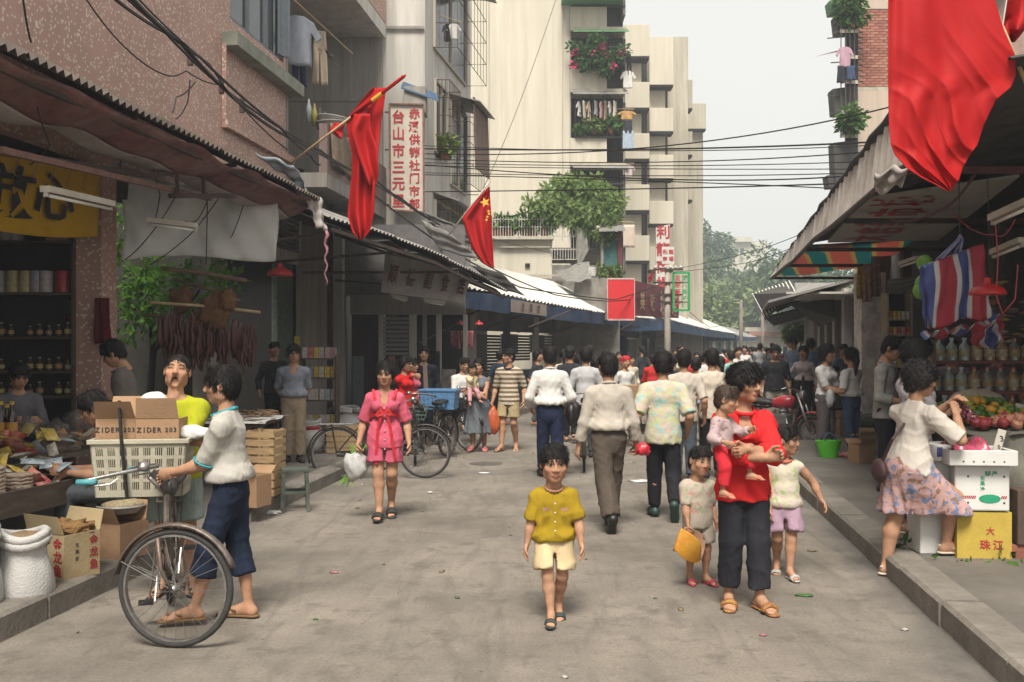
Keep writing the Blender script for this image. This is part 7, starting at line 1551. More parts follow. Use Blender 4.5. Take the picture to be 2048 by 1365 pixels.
# ---------------------------------------------------------------- fruit stall
fs=thing('fruit_stall','fruit stand draped in grey canvas on the right pavement','stall',(4.0,8.0,PZ));zs=1.0
MCANV=mat('grey_canvas',(.17,.16,.13),rough=.95,var=.3,scale=5,dirt=(.08,.075,.06),dirt_amt=.6)
c0=P(1985,0,8.0).x
MB().box((c0+.25,8.25,.96),(1.35,.95,.04),M=None).build('board',MTRAY,fs)
for x in(-.5,.8):
    for y in(7.85,8.65):MB().bar((c0+x+.1,y,PZ),(c0+x+.1,y,.94),.06).build('leg',MTRAY,fs)
MB().grid(lambda u,v:V(c0-.45+1.4*u+.02*math.sin(u*30),7.76-.10*v+.05*math.sin(u*19+v*3),1.02-.34*v*(1+.35*math.sin(u*7+1))),40,10).build('canvas_skirt',MCANV,fs,thick=.008,smooth=True)
MB().grid(lambda u,v:V(c0-.46+1.42*u,7.75+1.0*v,.992+.02*math.sin(u*20)+.10*math.sin(v*1.5)),20,12).build('canvas_top',MCANV,fs,thick=.008,smooth=True)
MORG=[mat('orange_peel',(.55,.24,.02),rough=.45,var=.25,scale=9,dirt=(.35,.32,.04),dirt_amt=.7,dirt_scale=8),mat('green_peel',(.06,.14,.02),rough=.45,var=.35,scale=9),mat('yellow_green_peel',(.30,.30,.04),rough=.45,var=.3,scale=9)]
FR=[lathe_mesh('tangerine',[(0,.004),(.02,0),(.036,.014),(.042,.032),(.036,.052),(.018,.064),(0,.061)],[m_],10)for m_ in MORG];names=['orange','green','yellow-green'];q=random.Random(6)
def heap(n,me_l,wts,nm,cat,cx,cy,rx,ry,z0,hz,lab,grp):
    cnt=[0]*len(me_l);pts=[]
    tries=0
    while len(pts)<n and tries<n*60:
        tries+=1;a,r=q.random()*6.283,math.sqrt(q.random());x,y=cx+rx*r*math.cos(a),cy+ry*r*math.sin(a);lay=len(pts)/n
        z=z0+hz*(1-r*r)*(.25+.75*lay)
        if any((x-p[0])**2+(y-p[1])**2+(z-p[2])**2<.062**2 for p in pts):continue
        pts.append((x,y,z));k=q.choices(range(len(me_l)),wts)[0]
        put(nm,me_l[k],(x,y,z),lab[k],cat,grp[k],rz=q.random()*6,sc=q.uniform(.9,1.12)).rotation_euler=(q.uniform(-.8,.8),q.uniform(-.8,.8),q.random()*6)
heap(130,FR,(3,4,4),'tangerine','tangerine',c0+.02,8.35,.50,.30,1.06,.16,['%s tangerine in the mixed heap on the fruit stand'%n_ for n_ in names],['%s tangerines on the fruit stand'%n_ for n_ in names])
MPOM=[mat('pink_pomegranate',(.42,.16,.11),rough=.5,var=.3,scale=7,dirt=(.45,.33,.16),dirt_amt=.7,dirt_scale=6),mat('deep_red_pomegranate',(.32,.04,.045),rough=.45,var=.35,scale=7)]
PM=[lathe_mesh('pomegranate',[(0,.004),(.025,0),(.046,.02),(.05,.042),(.042,.066),(.016,.080),(.010,.094),(.014,.10),(0,.094)],[m_],12)for m_ in MPOM]
heap(46,PM,(5,3),'pomegranate','pomegranate',c0+.38,7.98,.52,.17,1.04,.09,['pink pomegranate at the front of the fruit stand','deep red pomegranate at the front of the fruit stand'],['pink pomegranates on the fruit stand','deep red pomegranates on the fruit stand'])
MGRP=mat('red_grape',(.12,.022,.035),rough=.3,var=.4,scale=10,spec=.5,dirt=(.24,.10,.11),dirt_amt=.5,dirt_scale=8);GRP=lathe_mesh('grape',[(0,0),(.010,.003),(.0135,.013),(.010,.023),(0,.026)],[MGRP],8)
def grapes(label,c,r,n,seed):
    t=thing('grape_bunch',label,'grapes',c);q=random.Random(seed)
    for i in range(n):
        a,b,s=q.random()*6.28,q.random(),q.random()**.5;o=link('grape',GRP,None,t);o.location=(r[0]*s*math.cos(a),r[1]*s*math.sin(a),r[2]*b*(1.1-s*.6));o.scale=(1.15,)*3;o.rotation_euler=(a,b*3,0)
    return t
# styrofoam boxes
MFOAM=mat('white_styrofoam',(.66,.65,.62),rough=.8,var=.06,scale=20,dirt=(.42,.39,.34),dirt_amt=.35,dirt_scale=5,bump=.25,bump_scale=160)
d2=(.34,.30,.32);fy=7.35;fx=P(1950,0,fy).x
yc=carton('yellow cardboard box with red characters at the bottom of the stack',(fx+.02,fy+.02,PZ),(.38,.32,.33),R(-6),MCARDY,False);face_text(yc,'珠江',.075,MINKR,.05,.10,(.38,.32),adv=.09);face_text(yc,'大',.06,MINKR,.04,.20,(.38,.32))
bx=thing('foam_box','white styrofoam box with green oval print standing on the yellow box','box',(fx,fy,PZ+.345),R(-6))
MB().box((0,0,.165),(.38,.30,.33)).build('body',MFOAM,bx,local=True,bev=.012)
MB().lathe([(.075,0),(.075,.001),(0,.001)],(.05,-.1525,.09),24,Matrix.Diagonal((1,1,.42))@Matrix.Rotation(R(90),3,'X')).build('oval_print',MINKG,bx,local=True)
for i in range(9):MB().box((-.16+i*.0135,-.1515,.10),(.009,.001,.022),M=Matrix.Rotation(R(20),3,'Y')).build('red_dash',MINKR,bx,local=True)
for i in range(3):MB().box((.135+i*.0135,-.1515,.10),(.009,.001,.022),M=Matrix.Rotation(R(20),3,'Y')).build('red_dash',MINKR,bx,local=True)
M_=mw(bx);text('特产',.045,MINKG,bx,M_@V(.06,-.1525,.27),M_.to_3x3()@V(1,0,0),(0,0,1));text('生果净',.035,MINKG,bx,M_@V(.0,-.1525,.20),M_.to_3x3()@V(1,0,0),(0,0,1),vertical=True,adv=.04)
for x,z in((-.10,.25),(.15,.25),(-.10,.06),(.15,.06)):MB().lathe([(.008,0),(0,.001)],(x,-.1515,z),8,Matrix.Rotation(R(90),3,'X')).build('hole',MINK,bx,local=True)
ft=thing('foam_tray','shallow white styrofoam tray with grapes on top of the box stack','tray',(fx-.02,fy-.03,PZ+.68),R(-6))
mb=MB();mb.box((0,0,.012),(.46,.38,.024))
mb.build('floor',MFOAM,ft,local=True)
for c_,s_ in(((0,-.18,.055),(.47,.03,.11)),((0,.18,.055),(.47,.03,.11)),((-.22,0,.055),(.03,.33,.11)),((.22,0,.055),(.03,.33,.11))):MB().box(c_,s_).build('rim',MFOAM,ft,local=True,bev=.006)
for i in range(5):MB().lathe([(.007,0),(0,.001)],(-.14+i*.07,-.1955,.03),8,Matrix.Rotation(R(90),3,'X')).build('hole',MINK,ft,local=True)
ft2=thing('foam_tray','styrofoam tray with a small blue print behind the grape tray','tray',(fx-.26,fy+.12,PZ+.70),R(6));MB().box((0,0,.05),(.30,.30,.12)).build('body',MFOAM,ft2,local=True,bev=.008);MB().box((-.03,-.1515,.06),(.045,.001,.07)).build('blue_print',mat('blue_portrait_print',(.08,.09,.25),var=.5,scale=30),ft2,local=True)
MB().box((fx-.26,fy+.14,PZ+.345),(.28,.26,.69)).build('box_stack',MFOAM,label='tall white foam box under the tray with the blue print',cat='box',bev=.01)
grapes('loose red grapes in the foam tray',(fx+.03,fy-.08,PZ+.71),(.17,.08,.07),60,3);grapes('dark grapes heaped under the pink plastic in the tray',(fx-.16,fy+.04,PZ+.72),(.06,.10,.14),50,5)
mb=MB();ctr=Vector((fx-.06,fy+.05,PZ+.80));mb.grid(lambda u,v:ctr+V(-.13+.27*u,-.14*math.cos(v*math.pi)-.01,(.10+.03*math.sin(u*9)+.02*math.sin(u*21+v*8))*math.sin(v*math.pi)-.07),22,16);mb.build('pink_plastic_bag',mat('pink_film',(.60,.09,.17),rough=.2,var=.3,scale=12,spec=.7,alpha=.62),smooth=True,thick=.002,label='crumpled translucent pink plastic bag over the grapes',cat='plastic bag')
pc=thing('price_card','white price card with black strokes stuck in the grape tray','card',(fx+.15,fy-.05,PZ+.74));MB().box((.0,0,.09),(.06,.008,.20),M=Matrix.Rotation(R(16),3,'Y')).build('card',MWPAINT,pc,local=True);M_=mw(pc);text('3',.06,MINK,pc,M_@V(.02,-.006,.12),(1,0,.2),(-.2,0,1));text('0',.04,MINK,pc,M_@V(.0,-.006,.06),(1,0,.2),(-.2,0,1))
pc=thing('price_card','brown wooden price tag standing among the pomegranates','card',(fx+.02,fy+.30,PZ+.86));MB().box((0,0,.07),(.055,.01,.15)).build('card',MWOOD,pc,local=True)
pc=thing('price_card','large white price card at the frame edge above the tangerines','card',P(2040,860,8.6));MB().box((.0,0,.10),(.13,.008,.24),M=Matrix.Rotation(R(14),3,'Y')).build('card',MWPAINT,pc,local=True);M_=mw(pc);text('2',.12,MINK,pc,M_@V(.0,-.006,.10),(1,0,.2),(-.2,0,1))
put('stuffed_sack',blob_mesh('stuffed_sack',(.28,.2,.21),mat('beige_sackcloth',(.40,.34,.26),rough=.9,var=.2,bump=.4,bump_scale=50),5,.12,3,3),P(1955,822,8.95),'stuffed beige sack tied with red string behind the tangerines','sack')
mb=MB();me=blob_mesh('canvas_bundle',(.20,.16,.22),MCANV,7,.18,4,3);put('canvas_bundle',me,(fx+.42,fy+.12,.62),'bunched grey canvas hanging at the right of the stall','canvas')
stw=thing('wooden_tub','dark wooden panel crate beside the yellow box','crate',(fx+.40,fy-.02,PZ));MB().box((.0,0,.30),(.34,.3,.40)).build('body',mat('dark_brown_board',(.09,.06,.045),rough=.9,var=.3),stw,local=True,bev=.01)
for i in range(3):MB().box((-.12+.12*(i%2),-.02,.025+.05*(i//2)),(.11 if i<2 else .22,.22,.048)).build('brick',mat('red_brick',(.26,.10,.065),rough=.9,var=.3),stw,local=True)
leaves('fallen_leaves',[(Vector((fx+.05,fy-.2,PZ+.02)),(.5,.12,.012)),(Vector((fx-.35,fy+.25,PZ+.03)),(.15,.2,.03))],40,.10,LG2,12).update_tag()
o=bpy.data.objects['fallen_leaves'];tag(o,'green leaf scraps lying at the foot of the fruit boxes','leaves',kind='stuff')
basin_=None
# things on the pavement further on
gb=thing('shopping_basket','bright green plastic shopping basket with dark blue handles on the pavement','basket',Vector((*G(1657,915,PZ).xy,PZ)));mb=MB();
mb.rings([[V(w_*math.cos(t_)*(1+.25*(abs(math.cos(2*t_))**2)*.3),d_*math.sin(t_),z)for t_ in[2*math.pi*k/20 for k in range(20)]]for z,w_,d_ in((0,.12,.09),(.12,.145,.10),(.235,.175,.11),(.24,.168,.104),(.12,.138,.094),(.02,.115,.085))]);mb.build('body',mat('bright_green_plastic',(.09,.42,.03),rough=.4,var=.15),gb,local=True,smooth='auto')
for s in(-1,1):MB().tube([V(-.08,s*.09,.23),V(-.06,s*.07,.31),V(.0,s*.05,.34),V(.06,s*.07,.31),V(.08,s*.09,.23)],.010,6).build('handle',mat('dark_blue_plastic',(.03,.07,.13),rough=.4),gb,local=True,smooth=True)
carton('open brown carton with torn flap on the pavement by the ponytailed woman',Vector((*G(1722,925,PZ).xy,PZ)),(.24,.22,.24),R(20),MCARD);carton('small carton of greens behind the torn carton',Vector((*G(1735,900,PZ).xy,PZ)),(.26,.22,.22),R(-10),MCARDP)
carton('low carton at the plastered pillar foot',Vector((*G(1690,872,PZ).xy,PZ)),(.4,.3,.3),R(15),MCARD)
slat_crate('wooden crate beside the pillar with bagged greens',Vector((*G(1742,885,PZ).xy,PZ)),(.4,.3,.3),R(10),4,m=MSLAT)
put('vegetable_heap',blob_mesh('vegetable_heap',(.3,.25,.14),mat('grey_green_heap',(.12,.13,.10),var=.6,scale=14,bump=.8),3,.3,5,3),Vector((*G(1735,890,PZ).xy,PZ+.36)),'heap of greens on the crate beside the pillar','greens')
# ---------------------------------------------------------------- lean-to roofs further along the right
for i,(pts,off,m_,nm)in enumerate((([P(1505,593,30),P(1578,568,29),P(1590,590,27),P(1530,640,29)],(0,0,.06),MGALVD,'dark slatted lean-to awning jutting over the street'),([P(1590,566,26),P(1668,566,25),P(1668,590,24),P(1594,590,25)],(0,.1,0),MGALV,'grey corrugated fascia above the far stalls'),([P(1572,588,25),P(1720,588,23),P(1720,600,24),P(1590,602,27)],(0,0,.05),MGALVW,'pale ledge below the grey corrugated fascia'),([P(1580,610,27),P(1668,600,25),P(1672,640,24),P(1640,655,25)],(0,.05,.03),MGALVD,'dark tilted roof sheet hanging below the pale ledge'),([P(1540,612,29),P(1600,604,28),P(1555,625,28),P(1548,622,28.5)],(0,.05,.05),MGALVD,'dark triangular sheet under the lean-to awning'))):MB().slab(pts,off).build('roof_sheet',m_,label=nm,cat='roof sheet')
mb=MB()
for i in range(12):u=i/11;mb.bar(P(1505,593,30).lerp(P(1578,568,29),u)+V(0,0,.08),P(1530,640,29).lerp(P(1590,590,27),u)+V(0,0,.08),.03)
mb.build('roof_ribs',MGALVW,label='pale ribs on the dark lean-to awning',cat='roof ribs')
r2=thing('right_shop_row','shaded shop row beyond the plastered pillar on the right','building',(11,34,0));K2=lambda Y,dx,z:Vector((XR(Y)+dx,Y,z))
for i,(ya,yb,h,c_)in enumerate(((24,31,3.1,(.16,.15,.135)),(31,40,3.4,(.26,.235,.2)),(40,54,3.2,(.17,.16,.15)),(54,75,3.4,(.22,.20,.18)))):
    MB().slab([K2(ya,2.6,0),K2(yb,2.6,0),K2(yb,2.6,h),K2(ya,2.6,h)],(.2,0,0)).build('front_wall',mat('far_shop_%d'%i,c_,rough=.9,var=.4,scale=.8),r2)
    MB().slab([K2(ya,.6,h-.35),K2(yb,.6,h-.35),K2(yb,2.9,h+.25),K2(ya,2.9,h+.25)],(0,0,.06)).build('roof',(MGALV,MGALVW,MGALVD,MGALVW)[i],r2)
    for Y in[ya+(yb-ya)*k/3 for k in range(3)]:MB().box(K2(Y,2.5,h/2),(.2,.2,h)).build('post',MPALE,r2)
# ---------------------------------------------------------------- brick building above the right canopy
bb_=thing('brick_building','building with a red brick panel and pink plaster above the right canopy','building',(13,30,0));YB=30.0;BX=lambda px:P(px,0,YB).x;BZ=lambda py:P(0,py,YB).z;xl,xr=BX(1716),BX(2120)
MPINK=mat('pinkish_plaster',(.50,.40,.32),rough=.9,var=.12,scale=1.5,stretch=streak,dirt=(.36,.28,.22),dirt_amt=.5)
for z0,z1,m_,nm in((0,BZ(182),MPINK,'plaster_wall'),(BZ(182)+.002,BZ(174),MCREAM2,'floor_band'),(BZ(18),BZ(-120),MPINK,'plaster_wall')):MB().slab([(xl,YB,z0),(xr,YB,z0),(xr,YB,z1),(xl,YB,z1)],(0,.3,0)).build(nm,m_,bb_)
z0,z1=BZ(174),BZ(18);MB().slab([(xl,YB+.02,z0),(xr,YB+.02,z0),(xr,YB+.02,z1),(xl,YB+.02,z1)],(0,.3,0)).build('mortar_backing',mat('brick_mortar',(.30,.20,.16),rough=1,var=.3),bb_)
bw,bh=.25,.083;nrow=int((z1-z0)/bh);BRM=[MB().box((0,0,0),(bw-.016,.03,bh-.014)).mesh('brick',[mat('brick_tone_%d'%i,c_,rough=.95,var=.3,scale=9)])for i,c_ in enumerate(((.33,.13,.09),(.38,.17,.12),(.28,.11,.08)))]
q=random.Random(1);nb=0
for r_ in range(nrow):
    for k in range(5):
        x=xl+bw/2+k*bw+(bw/2 if r_%2 else 0)
        if x>BX(1785)or nb>=150:continue
        nb+=1;o=link('brick',BRM[q.randrange(3)],None,bb_);o.location=Vector((x,YB+q.uniform(-.004,.01),z0+bh*(r_+.5)))-bb_.location
MB().slab([(xl,YB+.31,0),(xl+4.5,YB+8,0),(xl+4.5,YB+8,BZ(-120)),(xl,YB+.31,BZ(-120))],(.25,.0,0)).build('street_wall',MPINK,bb_)
for i,(yt,yb,m_,px0)in enumerate(((-5,22,mat('green_hood',(0,0,0)),1660),(25,62,MGALVD,1672),(172,225,MGALVD,1666),(280,370,MGALVD,1667),(345,372,MGALVD,1655))):
    MB().slab([P(px0,yt+6,YB-.6),P(1716,yt,YB-.3),P(1716,yb,YB-.3),P(px0+4,yb+3,YB-.6)],(0,.5,0)).build('balcony_screen',m_,bb_)
    for k in range(4):MB().bar(P(px0-8+14*k,yb+4-3*k,YB-.7),P(px0+6+14*k,yb+2-3*k,YB-.7),.02).build('screen_bar',MCAGE,bb_)
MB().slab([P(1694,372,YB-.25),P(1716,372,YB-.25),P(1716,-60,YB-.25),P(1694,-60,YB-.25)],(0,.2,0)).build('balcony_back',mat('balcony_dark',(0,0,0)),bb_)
for py in(-2,66,118,168,228,276):MB().slab([P(1680,py,YB-.75),P(1716,py,YB-.75),P(1716,py,YB-.3),P(1680,py,YB-.3)],(0,0,.10)).build('balcony_slab',MCREAM2,bb_)
for k in range(4):MB().bar(P(1682+9*k,276,YB-.74),P(1682+9*k,-40,YB-.74),.025).build('cage_bar',MCAGE,bb_)
for i,(px,py,r_)in enumerate(((1700,20,.45),(1705,48,.4),(1702,250,.4),(1700,262,.3))):pot_plant('dark green plant on the brick building\'s balcony, %s'%('topmost','second from the top','above the dark screen','lowest')[i],P(px,py+8,YB-.75),r_,240,.2,LG2,70+i,pot=.1,group='plants on the brick building balcony')
for i,(px,py,w_,h_,c_,k_,nm)in enumerate(((1690,94,.42,.6,(.45,.28,.34),'shirt','pink striped shirt on the brick building\'s pole'),(1682,132,.22,.5,(.03,.03,.04),'towel','dark garment left below the pink shirt'),(1702,132,.24,.42,(.05,.07,.13),'towel','dark blue garment right below the pink shirt'))):garment(nm,P(px,py,YB-.9),w_,h_,cloth('right_laundry_%d'%i,c_),k_)
for i,(a,b)in enumerate(((P(1655,77,YB-.9),P(1716,72,YB)),(P(1662,126,YB-.9),P(1716,122,YB)),(P(1655,192,YB-.9),P(1716,195,YB)))):MB().tube([a,b],.018,5).build('laundry_pole',MCAGE,label='laundry pole jutting from the brick building, %s from the top'%('first','second','third')[i],cat='pole',group='poles of the brick building')
# ---------------------------------------------------------------- big flag at the top right
bf=thing('flag','large draped red satin flag hanging at the upper right','flag',P(1900,382,6.0));Yf=6.0
rows3=[(-60,1790,1975),(0,1777,1990),(60,1777,2008),(110,1777,2030),(150,1777,2032),(175,1777,2022),(200,1777,1992),(250,1778,1968),(290,1782,1955),(310,1790,1940),(335,1812,1926),(360,1850,1918),(382,1896,1903)]
def bigf(u,v):
    n=len(rows3);k=min(int(u*(n-1)),n-2);t=u*(n-1)-k;y=rows3[k][0]*(1-t)+rows3[k+1][0]*t;x0=rows3[k][1]*(1-t)+rows3[k+1][1]*t;x1=rows3[k][2]*(1-t)+rows3[k+1][2]*t
    w1=(math.sin(v*15+1.0*math.sin(u*4))+.5*math.sin(v*31+u*3))*(1-v)**1.3 # long vertical pleats at the left
    s=u*13-v*5.5+.9*math.sin(v*4+u*2);w2=((1-abs(math.sin(s)))**1.7+.35*(1-abs(math.sin(s*1.9+1)))**2)*(.10+v*(1.2-.4*v))*min(1,u*1.6) # swags falling from the upper right
    return P(x0+(x1-x0)*v,y,Yf+.022*w1-.060*w2+.008*math.sin(u*17+v*9)+.08*v)
MB().grid(bigf,110,90).build('cloth',MRED,bf,thick=.003,smooth=True)
pa,pb=P(1985,60,6.25),P(2110,300,6.3);MB().tube([P(1955,-60,6.2),pb],.014,7).build('pole',MBAMBOO,bf,smooth=True)
mb=MB();mb.grid(flag_fn([(-40,1975,2070),(30,1978,2060),(60,1980,2050),(85,2015,2030)],6.5,.06,1.7,1),30,26);o=mb.build('flag_corner',MRED,thick=.003,smooth=True,label='second bunched red flag at the top right corner',cat='flag')
MB().grid(lambda u,v:P(1955+40*u,-30+70*v,6.4+.03*math.sin(u*9)),8,8).build('white_ribbon',mat('white_ribbon',(.55,.5,.52)),thick=.004,label='pale ribbon knot between the two red flags',cat='ribbon')
# ================================================================ people and what they carry
def pat(name,base,spots,scale=9.0,thr=.52,kind='noise',**kw):
    """printed cloth: blotches of colour on a base"""
    if name in MATS:return MATS[name]
    m,nt,tc,bs,b0=mat_nodes(name,base,rough=.9,var=.12,scale=7,bump=.5,bump_scale=16,spec=.2);c=b0
    for i,s in enumerate(spots):
        n=nd(nt,'ShaderNodeTexNoise' if kind=='noise' else 'ShaderNodeTexVoronoi');n.inputs['Scale'].default_value=scale*(1+.23*i)
        mp=nd(nt,'ShaderNodeMapping');mp.inputs['Location'].default_value=(i*3.7,i*1.9,i*5.1);nt.links.new(tc.outputs['Object'],mp.inputs[0]);nt.links.new(mp.outputs[0],n.inputs['Vector'])
        if kind=='noise':n.inputs['Detail'].default_value=3;f=ramp(nt,n.outputs[0],[(thr,(0,0,0)),(thr+.05,(1,1,1))])
        else:f=ramp(nt,n.outputs[0],[(thr-.05,(1,1,1)),(thr,(0,0,0))])
        c=mixc(nt,f,c,s)
    nt.links.new(c,bs.inputs['Base Color']);return m
def stripes(name,a,b,per,duty=.5,axis=2):
    if name in MATS:return MATS[name]
    m,nt,tc,bs,b0=mat_nodes(name,a,rough=.9,var=.1,scale=7,bump=.5,bump_scale=16,spec=.2)
    sx=nd(nt,'ShaderNodeSeparateXYZ');nt.links.new(tc.outputs['Object'],sx.inputs[0]);ma=nd(nt,'ShaderNodeMath',operation='MULTIPLY');nt.links.new(sx.outputs[axis],ma.inputs[0]);ma.inputs[1].default_value=1/per;mf=nd(nt,'ShaderNodeMath',operation='FRACT');nt.links.new(ma.outputs[0],mf.inputs[0])
    nt.links.new(ramp(nt,mf.outputs[0],[(0,a),(duty,b)],'CONSTANT'),bs.inputs['Base Color']);return m
C=lambda n,c,**k:cloth('cloth_'+n,c,**k)
white,offw,lgrey=C('white',(.60,.58,.55)),C('offwhite',(.50,.46,.41)),C('light_grey',(.42,.42,.42));beige=C('beige_tee',(.48,.42,.36))
navy,black,denim,khaki,brown=C('navy',(.018,.024,.055)),C('black',(.016,.015,.018)),C('denim',(.045,.075,.14),var=.35),C('khaki',(.28,.215,.15)),C('brown',(.085,.066,.052))
redc,pink,mustard,cream,mauve=C('red',(.56,.020,.022)),C('pink',(.56,.10,.155)),C('mustard',(.30,.20,.012)),C('cream',(.56,.44,.26)),C('mauve',(.36,.24,.31))
teal=C('teal_trim',(.05,.28,.32));sole=mat('dark_sole',(.03,.026,.024),rough=.7);tan=mat('tan_leather',(.17,.10,.06),rough=.6);palel=mat('pale_leather',(.50,.43,.33),rough=.6);pinks=mat('pink_plastic_sandal',(.50,.10,.15),rough=.4)
def at(px,py,z=0.0):return G(px,py,z)
# --- man with the bicycle
p1=person('man in white polo with teal collar pushing the loaded bicycle',at(445,1243),-88,1.57,top=dict(mat=C('grey_polo',(.40,.375,.335)),sleeve=.95,hem=.045,blouse=.02,collar=teal,ease=.024,fold=.008),bottom=dict(kind='trousers',mat=C('dark_denim',(.014,.021,.042),var=.4),len=.72,roll=True,ease=.014,fold=.009,cuff=.035),shoes=dict(kind='flipflop',mat=mat('brown_flipflop',(.16,.09,.035),rough=.7)),hair=dict(kind='short',fringe=.35,vol=1.5),pose=dict(pel=(0,.035),lean=(0,-.02),fL=(.05,-.10,.045),fR=(-.05,.09,.045),hL=(.02,-.185,.585),hR=(-.06,-.20,.57),eL=(.3,.8,-.6),eR=(-.3,.8,-.6),gL=.7,gR=.7,head=(4,4,0)),seed=1,res=.0112,hres=.005)
mb=MB();i_=INFO[p1.name]
for sd in(1,-1):
    a,e,w=[Vector(v)for v in i_['A'][sd]];p_=a.lerp(e,.93);d_=(e-a).normalized();mb=MB();u_=d_.orthogonal().normalized();v_=d_.cross(u_);mb.tube([p_+(u_*math.cos(t_)+v_*math.sin(t_))*.064 for t_ in[2*math.pi*k/14 for k in range(14)]],.007,5,closed=True);mb.build('sleeve_trim',teal,p1,local=True,smooth=True)
# --- yawning man
person('yawning man in yellow-green tee with folded arms behind the basket',at(352,1186),8,1.64,top=dict(mat=C('lime',(.34,.35,.015)),sleeve=.85,hem=-.03,ease=.022),bottom=dict(kind='shorts',mat=C('grey_green_shorts',(.22,.26,.24)),len=.44,wide=.02),shoes=dict(kind='flipflop',mat=sole),hair=dict(kind='crop',fringe=0,vol=.5),mouth=1.45,lids=True,pose=dict(hL=(-.07,-.13,.665),hR=(.08,-.14,.645),eL=(1,-.1,-.7),eR=(-1,-.1,-.7),head=(4,-14,5),fL=(.05,.03,.045)),seed=2)
# --- seated man behind the basket
person('man in grey trousers sitting low behind the basket, only hair and legs showing',Vector((P(240,0,7.5).x,7.5,.16)),-70,1.6,top=dict(mat=C('dim_tan',(.12,.09,.06)),sleeve=.9,hem=.0),bottom=dict(kind='trousers',mat=C('slate',(.085,.095,.105)),len=.95),shoes=dict(kind='shoe',mat=mat('grey_shoe',(.22,.21,.20),rough=.6)),hair=dict(kind='short',vol=1.6,fringe=.6),pose=dict(hipz=.27,pel=(0,.0),lean=(0,-.07),fL=(.06,-.25,.05),fR=(-.06,-.20,.05),hL=(.08,-.22,.38),hR=(-.06,-.22,.38),head=(0,30,0)),seed=3,res=.013)
mb=MB();mb.box((P(243,0,7.5).x+.03,7.5,.36),(.3,.28,.05));o=mb.build('low_seat',MWOOD,label='low wooden seat under the man in grey trousers',cat='seat')
# --- man by the pier, dim vendor
person('man in grey-brown jacket with bowed head beside the tiled pier',Vector((P(258,0,9.4).x,9.4,PZ)),-80,1.62,top=dict(mat=C('grey_brown',(.15,.13,.115)),sleeve=1.9,hem=-.03,ease=.03,collar=C('grey_brown',(0,0,0))),bottom=dict(kind='trousers',mat=black,len=.97),shoes=dict(kind='shoe',mat=sole),hair=dict(kind='short',vol=2.2,curl=.03),pose=dict(lean=(0,-.04),hL=(.04,-.16,.6),hR=(-.06,-.18,.6),head=(0,32,0)),seed=4,res=.013)
person('vendor sitting dimly among the goods at the frame edge',Vector((P(36,0,9.2).x,9.2,.38)),30,1.5,top=dict(mat=C('dim_grey',(.13,.12,.13)),sleeve=1.8,hem=0),bottom=dict(kind='trousers',mat=black,len=.9),hair=dict(kind='short',vol=1.5),pose=dict(hipz=.28,lean=(0,-.03),fL=(.06,-.24,.05),fR=(-.06,-.24,.05),hL=(.1,-.2,.42),hR=(-.04,-.2,.42),head=(10,20,0)),seed=5,res=.016)
# --- standing man with hands behind back
person('man in grey-blue shirt and khaki trousers standing with hands behind his back',Vector((P(587,0,13.3).x,13.3,PZ)),14,1.57,top=dict(mat=C('grey_blue',(.215,.23,.27)),sleeve=.95,hem=.05,blouse=.015,vneck=.6,ease=.022),bottom=dict(kind='trousers',mat=C('khaki',(0,0,0)),len=.97,ease=.022,cuff=.04),shoes=dict(kind='shoe',mat=sole),hair=dict(kind='short',vol=2.2,fringe=.2,curl=.02),pose=dict(hL=(.05,.08,.50),hR=(-.05,.08,.50),eL=(1,.4,0),eR=(-1,.4,0),head=(6,8,0)),seed=6,res=.012)
mb=MB()
# --- woman in pink
pw=person('woman in pink short suit with red ribbons walking forward',at(770,1038)+V(0,0,.028),3,1.52,sex='f',top=dict(mat=pink,sleeve=.92,hem=-.065,flare=.02,ease=.02,vneck=1.2,sw=.012),bottom=dict(kind='shorts',mat=C('pink_dark',(.46,.085,.14)),len=.36,wide=.018,ease=.014),shoes=dict(kind='sandal',mat=sole,heel=.03,straps=((.55,.026),(.66,.024),(.76,.018))),hair=dict(kind='bun',len=.18,fringe=0,vol=.9),pose=dict(fR=(-.03,-.07,.052),fL=(.035,.09,.075),pL=22,pR=4,tL=5,tR=-5,hR=(-.165,-.02,.475),hL=(.155,-.03,.475),gR=.9,head=(0,6,0)),seed=7,res=.011)
i_=INFO[pw.name];fwv=V(0,-1,0);zc=i_['pel'][2]+.20
for s in(-1,1):MB().slab([(s*.062,-.05,1.235),(s*.012,-.128,1.075),(s*.060,-.125,1.10),(s*.10,-.085,1.15),(s*.095,-.03,1.225)],(0,-.006,0)).build('lapel',C('pink',(0,0,0)),pw,local=True)
rb=mat('red_ribbon',(.46,.015,.02),rough=.6)
for pts in([(-.115,-.01,1.24),(-.09,-.105,1.16),(-.02,-.135,1.02)],[(.115,-.01,1.24),(.09,-.105,1.16),(.02,-.135,1.02)],[(-.02,-.14,1.02),(-.06,-.135,.86),(-.075,-.14,.62),(-.07,-.14,.52)],[(.03,-.14,1.02),(.06,-.135,.88),(.09,-.14,.68),(.11,-.135,.56)],[(-.14,-.02,.98),(-.08,-.115,1.0),(0,-.14,1.02),(.08,-.115,1.0),(.14,-.02,.98)],[(-.0,-.14,1.02),(-.05,-.15,1.04),(-.07,-.15,.99),(-.01,-.145,1.01),(.05,-.15,1.05),(.07,-.15,1.0),(0,-.14,1.02)]):
    mb=MB();ps=[Vector(p)for p in pts];
    for a,b in zip(ps[:-1],ps[1:]):mb.bar(a,b,.026,.008,up=(0,-1,.2))
    mb.build('ribbon',rb,pw,local=True)
for k in range(4):MB().lathe([(0,-.004),(.008,-.002),(.008,.003),(0,.004)],(.008,-.142,.94-.09*k),10,Matrix.Rotation(R(90),3,'X')).build('button',mat('pale_button',(.5,.35,.33),rough=.3),pw,local=True)
hp=pw.location+V(-.255,-.06,.66)
